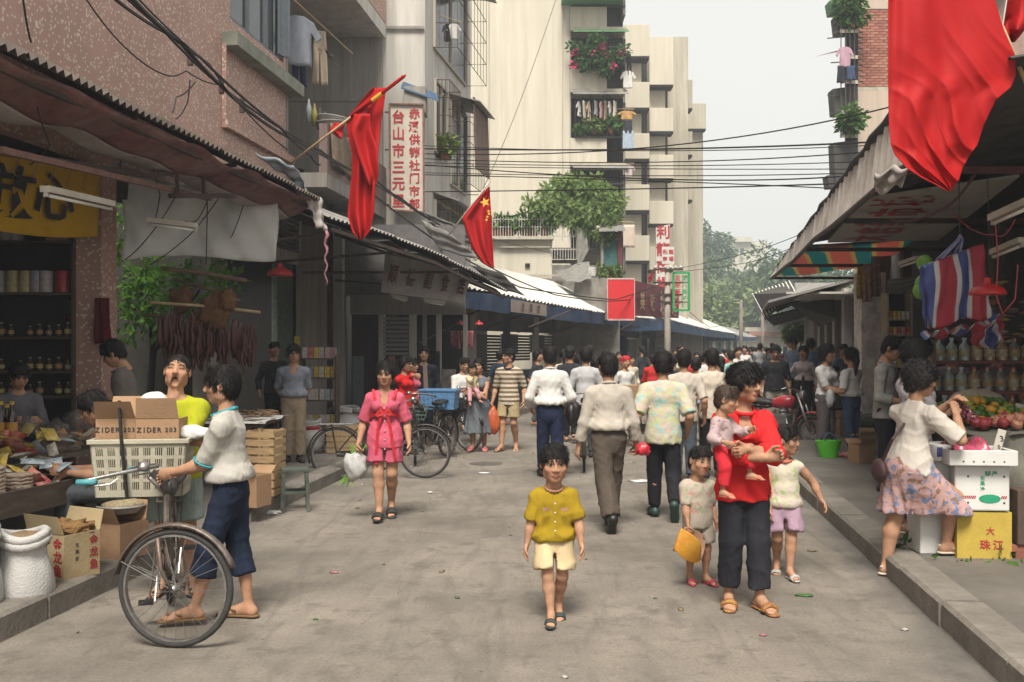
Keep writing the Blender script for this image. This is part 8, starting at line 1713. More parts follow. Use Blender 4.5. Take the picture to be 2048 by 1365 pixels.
bgw=thing('vegetable_bag','white plastic bag of garlic with green stalks in the pink woman\'s hand','bag',hp-V(.02,0,.32));me=blob_mesh('bag',(.12,.08,.15),mat('white_thin_plastic',(.62,.61,.6),rough=.35,var=.15,spec=.6,translucent=.3),3,.14,4,3,None,.14);o=link('bag',me,None,bgw);o.location=(0,0,.16);mb=MB()
for i in range(16):a=rnd.uniform(-.04,.04);mb.tube([V(a,0,.2),V(-.05+a,0,.08),V(-.10+a*2,.02*math.sin(i),-.02+.03*math.cos(i*2))],.005,4);mb.tube([V(a,0,.26),V(.02+a*2,.01,.34),V(.04+a*2,.02,.36+.02*math.sin(i))],.005,4)
mb.build('green_stalks',mat('garlic_green',(.14,.30,.03),rough=.5,var=.3),bgw,local=True)
# --- group behind her
person('woman in red shirt with a hand at her mouth behind the woman in pink',Vector((P(808,0,15.6).x,15.6,0)),55,1.55,sex='f',top=dict(mat=redc,sleeve=1.7,hem=-.05),bottom=dict(kind='trousers',mat=navy,len=.97),shoes=dict(kind='shoe',mat=sole),hair=dict(kind='long',len=.25,fringe=.7),pose=dict(hR=(.02,-.12,.80),hL=(.05,-.13,.62),head=(10,6,0)),seed=8,res=.014)
person('person in bright pink shirt half hidden behind the woman in red',Vector((P(823,0,16.4).x,16.4,0)),60,1.5,sex='f',top=dict(mat=C('rose',(.48,.11,.16)),sleeve=1.5,hem=-.04),bottom=dict(kind='trousers',mat=black,len=.97),shoes=dict(kind='shoe',mat=sole),hair=dict(kind='long',len=.2),seed=9,res=.016)
dj=person('man in open dark jacket standing before the grey shop',Vector((P(847,0,17.2).x,17.2,0)),8,1.70,top=dict(mat=C('navy_jacket',(.016,.018,.03)),sleeve=1.85,hem=-.07,ease=.035,name='jacket'),bottom=dict(kind='trousers',mat=black,len=.97),shoes=dict(kind='shoe',mat=sole),hair=dict(kind='short'),seed=10,res=.014)
MB().slab([(-.02,-.150,1.40),(.05,-.150,1.40),(.08,-.162,.86),(.0,-.162,.86)],(0,.02,0)).build('shirt_front',C('tan_shirt',(.22,.165,.13)),dj,local=True)
# --- mother with baby and striped man
person('mother in grey sleeveless dress carrying a baby on the road',at(958,903),-8,1.50,sex='f',top=dict(mat=C('grey_dress',(.125,.135,.15)),sleeve=0,hem=.02),bottom=dict(kind='skirt',mat=C('grey_dress',(0,0,0)),hem=.20,flare=.025),shoes=dict(kind='sandal',mat=pinks),hair=dict(kind='bun',len=.2,fringe=0),pose=dict(hL=(-.05,-.14,.63),hR=(.06,-.16,.60),eL=(1,.2,-.4),eR=(-1,.2,-.4),fR=(-.06,-.04,.06),fL=(.05,.05,.05),head=(-10,0,0)),seed=11,res=.012)
person('baby in yellow and pink held by the mother in grey',at(950,903)+V(-.05,-.17,.72),20,.70,hc=4.2,top=dict(mat=C('pale_yellow',(.52,.44,.28)),sleeve=1.7,hem=.0),bottom=dict(kind='trousers',mat=C('pale_pink',(.50,.27,.29)),len=.92),shoes=dict(kind='sandal',mat=pinks),hair=dict(kind='crop',fringe=.1,vol=.5),pose=dict(fL=(.14,-.20,.16),fR=(-.10,-.20,.10),hR=(-.02,-.2,.66),head=(20,10,0)),seed=12,res=.012)
person('man in white shirt sitting at the shop edge beside the mother',Vector((P(926,0,17.5).x,17.5,.25)),20,1.62,top=dict(mat=white,sleeve=1.6,hem=.0),bottom=dict(kind='trousers',mat=black,len=.95),hair=dict(kind='short'),pose=dict(hipz=.28,fL=(.06,-.22,.05),fR=(-.06,-.22,.05),hL=(.08,-.2,.42),hR=(-.08,-.2,.42),head=(15,10,0)),seed=13,res=.016)
sm=person('man in brown and cream striped polo and khaki shorts walking with an orange bag',at(1018,902),-16,1.66,top=dict(mat=stripes('brown_cream_stripe',(.16,.115,.07),(.50,.43,.34),.072,.5),sleeve=.95,hem=-.06,ease=.026,collar=navy),bottom=dict(kind='shorts',mat=C('sand',(.34,.27,.15)),len=.40,wide=.02),shoes=dict(kind='flipflop',mat=tan),hair=dict(kind='short',fringe=.7),pose=dict(fR=(-.06,-.06,.05),fL=(.05,.08,.07),pL=25,hR=(-.16,-.03,.48),head=(-38,0,0),gR=.9),seed=14,res=.012)
o=put('carrier_bag',blob_mesh('carrier_bag',(.13,.07,.22),mat('orange_thin_plastic',(.62,.14,.05),rough=.4,var=.25,translucent=.3),4,.14,4,3,None,.12),sm.location+V(-.27,-.1,.48),'orange plastic carrier bag hanging from the striped man\'s hand','bag')
person('person in dark blue seen from behind near the dim shops',Vector((P(1000,0,21.5).x,21.5,0)),150,1.62,top=dict(mat=C('dim_blue',(.03,.045,.07)),sleeve=.8,hem=-.03),bottom=dict(kind='trousers',mat=black,len=.97),hair=dict(kind='short'),seed=15,res=.018)
# --- four backs
wb=person('man in white long-sleeved shirt and navy trousers walking away',at(1100,957),182,1.70,top=dict(mat=white,sleeve=1.75,hem=.05,blouse=.03,ease=.03,fold=.008,sw=.006,collar=white),bottom=dict(kind='trousers',mat=navy,len=.98,ease=.018),shoes=dict(kind='shoe',mat=sole),hair=dict(kind='crop',fringe=0,vol=1.3),pose=dict(hL=(.14,-.10,.53),hR=(-.14,-.10,.53),eL=(.5,1,-.2),eR=(-.5,1,-.2),fL=(.05,-.10,.05),fR=(-.05,.12,.09),pR=35),seed=16)
put('shoulder_bag',blob_mesh('shoulder_bag',(.07,.10,.16),mat('black_leather_bag',(.016,.013,.013),rough=.4),5,.08,3,3),wb.location+V(.27,-.02,.82),'black shoulder bag at the side of the man in white','bag')
bt=person('man in pale shirt and brown trousers walking away with a lifted heel',at(1217,1058),184,1.63,top=dict(mat=C('pale_stone',(.43,.385,.33)),sleeve=1.8,hem=.055,blouse=.02,ease=.026,fold=.007,sw=.002,collar=C('pale_stone',(0,0,0))),bottom=dict(kind='trousers',mat=brown,len=.98,ease=.024,fold=.010,cuff=.04),shoes=dict(kind='shoe',mat=mat('black_shoe',(.02,.018,.017),rough=.4)),hair=dict(kind='short',fringe=0,vol=1.2),pose=dict(fL=(.010,.17,.085),pL=58,tL=4,fR=(-.02,-.10,.048),tR=-4,hL=(.165,-.03,.47),hR=(-.165,-.04,.475),gR=.9,head=(12,4,0)),seed=17)
put('red_bundle',blob_mesh('red_bundle',(.07,.05,.06),mat('red_thin_plastic',(.55,.03,.05),rough=.3,var=.3),6,.2,4,3,None,.15),bt.location+V(.31,-.05,.74),'small red plastic bundle in the hand of the man in brown trousers','bundle')
person('person in pale floral short-sleeved shirt and black trousers walking away',at(1326,1038),176,1.64,top=dict(mat=pat('pale_floral',(.50,.46,.36),[(.30,.46,.44),(.52,.40,.34),(.46,.47,.26)],11,.53),sleeve=.92,hem=-.055,ease=.026,sw=.015),bottom=dict(kind='trousers',mat=black,len=.97,ease=.012),shoes=dict(kind='shoe',mat=mat('dark_green_shoe',(.02,.045,.038),rough=.5)),hair=dict(kind='short',fringe=0,vol=2.6,curl=.02),pose=dict(fR=(-.055,.15,.105),pR=60,tR=-10,fL=(.045,-.08,.05),hL=(.175,.0,.49),hR=(-.15,-.05,.52),head=(-4,3,0)),build=1.06,seed=18)
person('person in grey tee walking away between the two nearest men',Vector((P(1172,0,15.2).x,15.2,0)),178,1.68,top=dict(mat=lgrey,sleeve=.9,hem=-.04,ease=.022),bottom=dict(kind='trousers',mat=C('teal_grey',(.06,.09,.10)),len=.97),shoes=dict(kind='shoe',mat=sole),hair=dict(kind='short',fringe=0,vol=1.8),pose=dict(hL=(.13,-.15,.58),hR=(-.13,-.15,.58)),seed=19,res=.014)
person('man in beige tee walking away behind the floral shirt',Vector((P(1368,0,12.4).x,12.4,0)),176,1.66,top=dict(mat=beige,sleeve=.9,hem=-.05),bottom=dict(kind='trousers',mat=C('blue_grey_jeans',(.07,.085,.11)),len=.97),shoes=dict(kind='shoe',mat=sole),hair=dict(kind='short',fringe=0),seed=20,res=.013)
person('man in cream tee walking away beside the red-jacketed woman',Vector((P(1424,0,12.8).x,12.8,0)),182,1.67,top=dict(mat=C('cream_tee',(.52,.45,.37)),sleeve=.85,hem=-.05),bottom=dict(kind='trousers',mat=black,len=.97),shoes=dict(kind='shoe',mat=sole),hair=dict(kind='crop',fringe=0,vol=1.2),seed=21,res=.013)
# --- mustard boy
mboy=person('small boy in mustard shirt and cream shorts walking to the camera',at(1108,1240),0,1.09,hc=4.7,top=dict(mat=mustard,sleeve=.95,hem=-.005,blouse=.014,ease=.024,fold=.009,sw=.014,collar=C('pink_collar',(.34,.17,.12))),bottom=dict(kind='shorts',mat=cream,len=.42,ease=.022,wide=.016,fold=.008),shoes=dict(kind='sandal',mat=mat('dark_green_sandal',(.035,.05,.045),rough=.6)),hair=dict(kind='crop',fringe=.42,vol=.8),pose=dict(fR=(-.02,-.10,.05),fL=(.028,.07,.07),pL=18,tL=4,tR=-4,hR=(-.155,-.02,.425),hL=(.15,-.07,.44),eL=(1,.6,.1),head=(4,4,0)),seed=22,res=.0112,hres=.005)
for x in(-.055,.06):MB().box((x,-.118,.70),(.045,.006,.016)).build('pocket_patch',mat('print_patch',(.33,.16,.13),var=.6,scale=40),mboy,local=True)
for k in range(4):MB().lathe([(0,-.002),(.006,0),(0,.003)],(.002,-.121,.735-.055*k),8,Matrix.Rotation(R(90),3,'X')).build('button',mat('white_button',(.6,.56,.5),rough=.3),mboy,local=True)
# --- woman in red with baby
rw_=person('woman in red jacket and dark trousers carrying a baby on her arm',at(1486,1213),2,1.58,sex='f',top=dict(mat=redc,sleeve=1.55,hem=-.065,ease=.024,flare=.006,fold=.010,sw=.012,vent=1,vneck=1.1,name='jacket',collar=C('red',(0,0,0))),bottom=dict(kind='trousers',mat=C('charcoal_trousers',(.022,.022,.028)),len=.92,ease=.016,cuff=.036),shoes=dict(kind='sandal',mat=mat('printed_sandal',(.22,.07,.04),rough=.6,dirt=(.45,.30,.04),dirt_amt=.9,dirt_scale=40),straps=((.60,.024),(.70,.020))),hair=dict(kind='long',len=.06,fringe=.45,vol=1.4),build=1.05,pose=dict(fR=(-.055,.02,.048),fL=(.055,-.05,.048),hL=(-.03,-.165,.665),hR=(.045,-.175,.63),eL=(1,.3,-.35),eR=(-1,.2,-.35),gL=.85,gR=.8,fdL=(-1,-.25,-.25),fdR=(1,-.25,.2),head=(38,4,-4)),seed=23,res=.0112,hres=.005)
person('baby in pale pink top and red trousers on the arm of the woman in red',rw_.location+V(-.185,-.235,.725),48,.72,hc=4.3,top=dict(mat=pat('pink_speckle',(.40,.30,.30),[(.20,.13,.14)],30,.62),sleeve=1.8,hem=.0,ease=.018,res=.008),bottom=dict(kind='trousers',mat=C('red2',(.46,.02,.03)),len=.88,ease=.016,res=.008),shoes=dict(kind='sandal',mat=mat('coral_sandal',(.58,.16,.10),rough=.5)),hair=dict(kind='crop',fringe=.15,vol=.6,mat=mat('brown_baby_hair',(.05,.03,.018),rough=.6,var=.4,bump=.4)),pose=dict(fL=(.20,-.16,.22),fR=(-.16,-.10,.10),kL=(.6,-1,.5),kR=(-.6,-1,.4),hL=(.10,-.22,.62),hR=(-.16,-.12,.52),head=(14,12,0)),seed=24,res=.0095,hres=.005)
# --- boy with orange hat
hb=person('small boy in pale tee holding an orange hat beside the woman in red',at(1395,1166),14,.98,hc=4.75,top=dict(mat=pat('pale_pattern_tee',(.42,.36,.29),[(.42,.24,.20),(.28,.32,.20)],18,.60),sleeve=.9,hem=-.06,ease=.024),bottom=dict(kind='shorts',mat=C('stone_shorts',(.38,.33,.27)),len=.42,wide=.012),shoes=dict(kind='sandal',mat=mat('red_sandal',(.46,.04,.08),rough=.4)),hair=dict(kind='crop',fringe=.25,vol=.6),pose=dict(hR=(-.12,-.10,.43),hL=(.13,-.03,.45),gR=.9,fR=(-.05,.03,.05),fL=(.05,-.03,.05),head=(6,4,4)),seed=25)
oh=thing('straw_hat','orange painted straw hat hanging edge-on from the small boy\'s hand','hat',hb.location+V(-.075,-.16,.30));m_o=mat('orange_hat',(.58,.24,.015),rough=.7,var=.3,scale=10,dirt=(.10,.22,.05),dirt_amt=.4,dirt_scale=8);m_p=mat('pale_orange_lining',(.52,.30,.20),rough=.8,var=.2)
for s,m_,tl in((1,m_p,.25),(-1,m_o,-.12)):
    MB().grid(lambda u,v:Matrix.Rotation(R(-22),3,'Y')@V(s*(.012+.055*math.sin(v*math.pi))*math.sin(u*math.pi),.0+.04*s*math.sin(u*math.pi),0)+Matrix.Rotation(R(-24),3,'Y')@V((v-.5)*.17*math.sin(u*math.pi)+s*.012,0,(u-.5)*.27),16,14).build('brim' if s>0 else 'crown',m_,oh,local=True,thick=.004,smooth=True)
# --- girl in tank top
person('girl in floral tank top and mauve shorts walking behind the woman in red',at(1568,1153),-6,1.12,hc=5.1,sex='f',top=dict(mat=pat('pastel_floral',(.52,.47,.36),[(.50,.27,.27),(.34,.40,.20),(.50,.42,.38)],13,.56),sleeve=0,hem=-.0,blouse=.012,ease=.016,collar=mat('coral_trim',(.58,.12,.07),rough=.8)),bottom=dict(kind='shorts',mat=mauve,len=.40,wide=.02,ease=.02),shoes=dict(kind='sandal',mat=mat('silver_sandal',(.42,.38,.36),rough=.4)),hair=dict(kind='short',fringe=.4,vol=.9),pose=dict(hL=(.24,.0,.50),eL=(.6,.8,0),hR=(-.10,-.05,.44),fL=(.025,-.07,.05),fR=(-.03,.10,.075),pR=25,head=(62,4,0)),seed=26)
# --- woman with floral skirt at the kerb
sk=person('woman with curly hair in cream blouse and pink floral skirt choosing grapes at the kerb',at(1790,1153),116,1.58,sex='f',top=dict(mat=C('cream_blouse',(.55,.50,.44)),sleeve=.95,hem=-.02,ease=.028,flare=.022,fold=.008,sw=.010),bottom=dict(kind='skirt',mat=pat('pink_floral_skirt',(.50,.31,.29),[(.20,.24,.36),(.24,.15,.10),(.17,.22,.36)],15,.575),hem=.295,flare=.012,pleat=.008),shoes=dict(kind='sandal',mat=palel,back=True,straps=((.58,.024),(.68,.020),(.76,.016))),hair=dict(kind='curly',len=.20,curl=.05,vol=3.0,fringe=.1,mat=mat('dark_curly_hair',(.022,.017,.018),rough=.5,var=.5,scale=30,bump=.6,bump_scale=60)),build=1.02,pose=dict(pel=(-.04,-.04),fL=(.035,.02,.045),fR=(-.10,-.22,.150),kR=(-.5,-1,0),tR=-25,tL=5,lean=(-.02,-.03),hR=(-.17,-.20,.76),hL=(-.09,-.25,.80),eR=(-.6,.3,-1),eL=(.6,-.2,-.6),gR=.8,gL=.6,head=(-22,8,0)),seed=27,res=.0112)
i_=INFO[sk.name];hpW=i_['M']@Vector(i_['A'][-1][2]);hp2=i_['M']@Vector(i_['A'][1][2])
cg=(hpW+hp2)/2+V(.10,.04,-.03);grapes('bunch of red grapes held up by the woman in the floral skirt',cg-V(0,0,.05),(.075,.06,.12),70,9)
mb=MB();t0=i_['M']@Vector(i_['A'][1][0]);t1=i_['M']@Vector(i_['pel']);ps=[t0+V(.02,-.03,.055),t0+V(.04,-.12,.0),t1+V(-.16,-.12,.22),t1+V(-.20,-.03,.05)]
mb.tube(ps,.012,5);mb.build('bag_strap',mat('maroon_strap',(.05,.022,.022),rough=.6),label='dark strap across the back of the woman in the floral skirt',cat='strap')
put('small_handbag',blob_mesh('small_handbag',(.05,.10,.09),mat('maroon_strap',(0,0,0)),2,.06,2,3),t1+V(-.21,-.0,-.02),'small dark handbag at the left hip of the woman in the floral skirt','bag')
person('woman in patterned blouse and jeans standing at the fruit stall',Vector((P(1826,0,8.1).x,8.1,PZ)),96,1.60,sex='f',top=dict(mat=pat('lilac_dots',(.44,.40,.42),[(.14,.10,.16)],24,.60),sleeve=.95,hem=-.03,ease=.024),bottom=dict(kind='trousers',mat=denim,len=.93,ease=.014),shoes=dict(kind='sandal',mat=palel,back=True),hair=dict(kind='bun',len=.22,fringe=.2,vol=1.8),pose=dict(hL=(.06,-.18,.64),hR=(-.06,-.18,.64),head=(4,10,0)),seed=28,res=.011)
person('man in grey shirt looking down beside the plastered pillar',Vector((P(1772,0,10.6).x,10.6,PZ)),50,1.66,top=dict(mat=C('warm_grey',(.26,.25,.235)),sleeve=1.6,hem=-.04,collar=C('warm_grey',(0,0,0))),bottom=dict(kind='trousers',mat=black,len=.97),shoes=dict(kind='shoe',mat=sole),hair=dict(kind='short'),pose=dict(head=(0,24,0),hL=(.1,-.16,.6),hR=(-.1,-.14,.58)),seed=29,res=.012)
person('vendor in grey-pink jacket reaching across the jar shelves',Vector((P(1925,0,10.6).x,10.6,PZ)),-62,1.66,top=dict(mat=C('grey_pink',(.21,.165,.165)),sleeve=1.9,hem=-.03),bottom=dict(kind='trousers',mat=black,len=.97),hair=dict(kind='short'),pose=dict(lean=(0,-.10),hL=(.02,-.42,.74),hR=(-.05,-.40,.72),head=(0,18,0)),seed=30,res=.013)
person('dim vendor in grey top at the back of the fruit stall',Vector((P(1995,0,10.9).x,10.9,PZ)),170,1.60,top=dict(mat=C('dim_grey2',(.16,.14,.145)),sleeve=.9,hem=-.03),bottom=dict(kind='trousers',mat=black,len=.97),hair=dict(kind='long',len=.2),seed=31,res=.016)
# --- group on the right pavement
person('ponytailed woman in white tee and blue jeans with her back turned',Vector((P(1703,0,13.9).x,13.9,PZ)),-146,1.53,sex='f',top=dict(mat=white,sleeve=.92,hem=.05,blouse=.02,ease=.022),bottom=dict(kind='trousers',mat=C('mid_denim',(.05,.08,.145),var=.4),len=.90),shoes=dict(kind='sandal',mat=pinks),hair=dict(kind='pony',len=.12,fringe=0,side=.1),pose=dict(hR=(-.12,-.22,.62),eR=(-.8,.6,-.2),hL=(.12,-.12,.6),fL=(.05,.05,.05)),seed=32,res=.012)
person('woman in white tee and mauve-grey trousers carrying a white bag',Vector((P(1650,0,14.2).x,14.2,PZ)),42,1.58,sex='f',top=dict(mat=C('white2',(.58,.57,.56)),sleeve=.95,hem=-.03,ease=.024),bottom=dict(kind='trousers',mat=C('mauve_grey',(.105,.085,.09)),len=.95,ease=.024,cuff=.045),shoes=dict(kind='sandal',mat=palel),hair=dict(kind='long',len=.42,fringe=.1,vol=1.6),pose=dict(hL=(.06,-.2,.58),hR=(-.05,-.2,.58),head=(10,4,0)),seed=33,res=.012)
put('white_carrier',blob_mesh('white_carrier',(.06,.05,.13),mat('white_thin_plastic',(0,0,0)),8,.12,4,3,None,.1),Vector((P(1660,0,13.7).x,13.7,.98)),'small white carrier bag between the two women by the green basket','bag')
person('woman in pale pink sweater and black trousers by the motorcycles',Vector((P(1608,0,19.5).x,19.5,PZ)),-34,1.56,sex='f',top=dict(mat=C('pale_mauve',(.45,.38,.38)),sleeve=1.8,hem=.055,blouse=.02),bottom=dict(kind='trousers',mat=black,len=.95),shoes=dict(kind='shoe',mat=mat('red_sandal',(0,0,0))),hair=dict(kind='pony',len=.1,fringe=.5),pose=dict(hR=(-.22,-.10,.60),eR=(-.6,.5,-.6)),seed=34,res=.014)
person('man in black polo looking down by the motorcycles',Vector((P(1550,0,19.0).x,19.0,0)),-6,1.74,top=dict(mat=C('black_polo',(.018,.02,.022)),sleeve=.95,hem=-.02,ease=.024),bottom=dict(kind='trousers',mat=C('stone_trousers',(.28,.25,.21)),len=.97),shoes=dict(kind='shoe',mat=sole),hair=dict(kind='short'),build=1.08,pose=dict(head=(-4,20,0)),seed=35,res=.014)
person('tall man in blue shirt bending his head left of the street tree',Vector((P(1592,0,23).x,23,PZ)),-66,1.80,top=dict(mat=C('steel_blue',(.16,.22,.30)),sleeve=.95,hem=-.04),bottom=dict(kind='trousers',mat=black,len=.97),hair=dict(kind='short',vol=1.6),pose=dict(head=(0,18,0),lean=(0,-.04)),seed=36,res=.016)
person('person in blue denim shirt with dark hair seen from behind',Vector((P(1622,0,22.5).x,22.5,PZ)),175,1.74,top=dict(mat=C('denim_shirt',(.12,.20,.29)),sleeve=1.8,hem=-.04),bottom=dict(kind='trousers',mat=black,len=.97),hair=dict(kind='long',len=.25),seed=37,res=.016)
for i,(px,Y,c_,cap,nm)in enumerate(((1685,21,(.12,.17,.26),None,'boy in blue by the pillar foot'),(1693,25,(.2,.17,.15),(.55,.40,.10),'man in a yellow cap near the plastered pillar'),(1668,20,(.10,.09,.085),None,'dim figure sitting behind the two talking women'))):person(nm,Vector((P(px,0,Y).x,Y,PZ-(.45 if i==2 else 0))),20,1.6,top=dict(mat=C('rightbg_%d'%i,c_),sleeve=.9,hem=-.03),bottom=dict(kind='trousers',mat=black,len=.97),hair=dict(kind='crop' if cap else 'short',mat=mat('yellow_cap',cap,rough=.6)if cap else None,vol=2 if cap else 1),seed=40+i,res=.018)
# ---------------------------------------------------------------- the crowd further down the street
protos=[]
for i,(sx,hr,kw)in enumerate((('m',dict(kind='short'),dict(fL=(.05,-.10,.05),fR=(-.05,.10,.08))),('f',dict(kind='long',len=.3),dict(fL=(.05,.08,.06),fR=(-.05,-.08,.05))),('m',dict(kind='crop',fringe=0),dict(hL=(.08,-.2,.6),hR=(-.08,-.2,.6))),('f',dict(kind='pony',len=.1),dict(hL=(.14,-.1,.55))))):
    protos.append(dict(sex=sx,hair=hr,pose=kw))
shirt_cols=[('white',(.58,.56,.53)),('pale grey',(.40,.40,.41)),('cream',(.50,.44,.34)),('light blue',(.28,.36,.44)),('dark',(.03,.03,.035)),('red',(.45,.03,.03)),('mint',(.26,.44,.38)),('pink',(.48,.26,.27)),('brown',(.16,.11,.08))]
spots=[(1140,17.5,4,180),(1158,19,0,175),(1192,17,7,180),(1128,22,2,170),(1250,18.5,0,20),(1212,21,7,185),(1262,24,2,0),(1305,22,5,180),(1320,26,0,10),(1345,19,4,175),(1392,17.5,3,140),(1415,21,0,180),(1405,24,4,180),(1440,17,0,190),(1462,23,6,180),(1378,26,5,0),(1360,30,2,20),(1475,27,0,0),(1335,33,3,180),(1392,35,0,0),(1430,38,7,180),(1452,33,5,10),(1470,42,2,180),(1490,36,0,0),(1505,44,4,180),(1410,46,8,0),(1446,50,0,180),(1484,52,3,10),(1512,52,0,180),(1525,60,2,0),(1500,62,5,180),(1478,64,0,0),(1535,40,1,20),(1545,47,0,180),(1560,55,7,0),(1520,33,1,180),(1238,27,8,20),(1285,31,4,180),(1180,26,1,180),(1075,21,4,90),(1540,70,0,0),(1518,74,3,0),(1550,78,2,0),(1320,38,5,180),(1350,42,0,0)]
base_roots={}
q=random.Random(77)
for j,(px,Y,ci,yw)in enumerate(spots):
    k=(j*3+ci)%4;lod=0 if Y<30 else 1;nm,c_=shirt_cols[ci];H=q.uniform(1.48,1.76);yw+=q.uniform(-28,28);key=(k,lod)
    lab='distant pedestrian in %s top %s'%(nm,'in the mid-street crowd' if Y<30 else 'far down the hazy street');grp='%s-topped pedestrians %s'%(nm,'mid-street' if Y<30 else 'far off')
    loc=Vector((P(px,0,Y).x,Y,0));loc.z=PZ if(loc.x>XR(Y)+.2 or loc.x<XL(Y)-.2)else 0.0
    if key not in base_roots:
        pr_=protos[k];r_=person(lab,loc,yw,1.6,sex=pr_['sex'],hair=pr_['hair'],pose=pr_['pose'],top=dict(mat=cloth('crowd_'+nm.replace(' ','_'),c_),sleeve=.95 if k%2 else 1.7,hem=-.04,res=.024 if lod else .017),bottom=dict(kind='trousers',mat=black,len=.97,res=.024 if lod else .018),res=.024 if lod else .018,hres=.011 if lod else .007,group=grp,seed=k)
        base_roots[key]=r_
    else:
        r_=copy_tree(base_roots[key]);r_.location=loc;r_.rotation_euler=(0,0,R(yw));tag(r_,lab,'person',grp)
        for ch in r_.children:
            if ch.name.startswith('shirt'):ch.material_slots[0].link='OBJECT';ch.material_slots[0].material=cloth('crowd_'+nm.replace(' ','_'),c_)
            if ch.name.startswith('trousers'):ch.material_slots[0].link='OBJECT';ch.material_slots[0].material=(black,navy,khaki,C('mid_grey',(.12,.12,.13)))[j%4]
            if ch.name.startswith('hair')and k in(0,2)and j%9==4:ch.material_slots[0].link='OBJECT';ch.material_slots[0].material=mat('red_helmet',(.45,.02,.03),rough=.3);r_['label']='distant rider with a red helmet and %s top'%nm;r_['group']='red-helmeted riders'
    s_=H/1.6;r_.scale=(s_,s_,s_)
# ---------------------------------------------------------------- bicycles and motorcycles
MRUST=mat('worn_silver_paint',(.16,.13,.11),rough=.45,var=.5,scale=14,dirt=(.10,.055,.03),dirt_amt=.7,metal=.4)
bk=bicycle('old roadster bicycle with teal grips and a loaded crate, front wheel turned',(-2.09,6.05,0),R(-72),steer=66,grip=mat('teal_grip',(.08,.30,.34),rough=.6),m=MRUST)
cr_c=Vector((P(292,0,6.62).x,6.62,.715))
MBEIGE=mat('beige_crate_plastic',(.42,.39,.30),rough=.6,var=.15,scale=5,dirt=(.26,.23,.17),dirt_amt=.5)
plastic_crate('large beige slotted plastic crate on the bicycle rack',cr_c,R(8),(.60,.44,.37),MBEIGE,(8,4))
for i,(dx,w_)in enumerate(((-.15,.25),(.12,.27))):
    d=(w_,.30,.20);ct=carton('brown carton with black print and raised flaps, %s of the two in the bicycle crate'%('left','right')[i],cr_c+V(dx,-.02,.30),d,R(6),MCARD);face_text(ct,'ZIDER',.045,MINK,-.05,.13,d,adv=.032);face_text(ct,'203',.04,MINK,.085,.13,d,adv=.026)
MB().tube([cr_c+V(-.10,-.2,.62),cr_c+V(-.07,-.245,.40),cr_c+V(-.06,-.25,.30),cr_c+V(-.03,-.25,.0)],.012,5).build('bungee_strap',MVINYL,label='black strap over the cartons on the bicycle crate',cat='strap')
put('folded_cloth',blob_mesh('folded_cloth',(.16,.05,.05),C('white',(0,0,0)),3,.15,4,3),cr_c+V(.30,-.05,.40),'white cloth bundle lying on the right corner of the crate','cloth')
put('white_bag_bundle',blob_mesh('white_bag_bundle',(.10,.08,.09),C('white',(0,0,0)),5,.1,3,3),cr_c+V(.02,.10,.58),'round white bundle behind the cartons on the crate','bundle')
bicycle('parked roadster bicycle beside the woman in pink',Vector((P(762,0,12.7).x,12.7,0)),R(8),steer=-8)
b2_=bicycle('bicycle with wire basket parked facing the camera under the blue crate',Vector((P(862,0,14.7).x,14.7,0)),R(-112),steer=28,basket=True)
plastic_crate('light blue slotted plastic crate on the parked bicycle',Vector((P(880,0,15.2).x,15.2,.74)),R(-8),(.56,.38,.30),mat('light_blue_plastic',(.10,.22,.40),rough=.5,var=.12),(7,3))
bicycle('bicycle parked behind the blue crate',Vector((P(905,0,16.6).x,16.6,0)),R(-60),steer=15)
bicycle('bicycle wheeled along between the walking men',Vector((P(1168,0,14.0).x,14.0,0)),R(86),steer=3,stand=False)
put('black_holdall',blob_mesh('black_holdall',(.09,.14,.18),mat('black_leather_bag',(0,0,0)),4,.08,3,3),Vector((P(1148,0,13.5).x,13.5,.78)),'black bag slung on the wheeled bicycle','bag')
bicycle('bicycle with cartons seen past the pale-shirted man',Vector((P(1290,0,17.0).x,17.0,0)),R(30),steer=5)
carton('wide brown carton strapped on the bicycle behind the pale-shirted man',Vector((P(1258,0,16.7).x,16.7,.74)),(.5,.4,.30),R(30),MCARD,False)
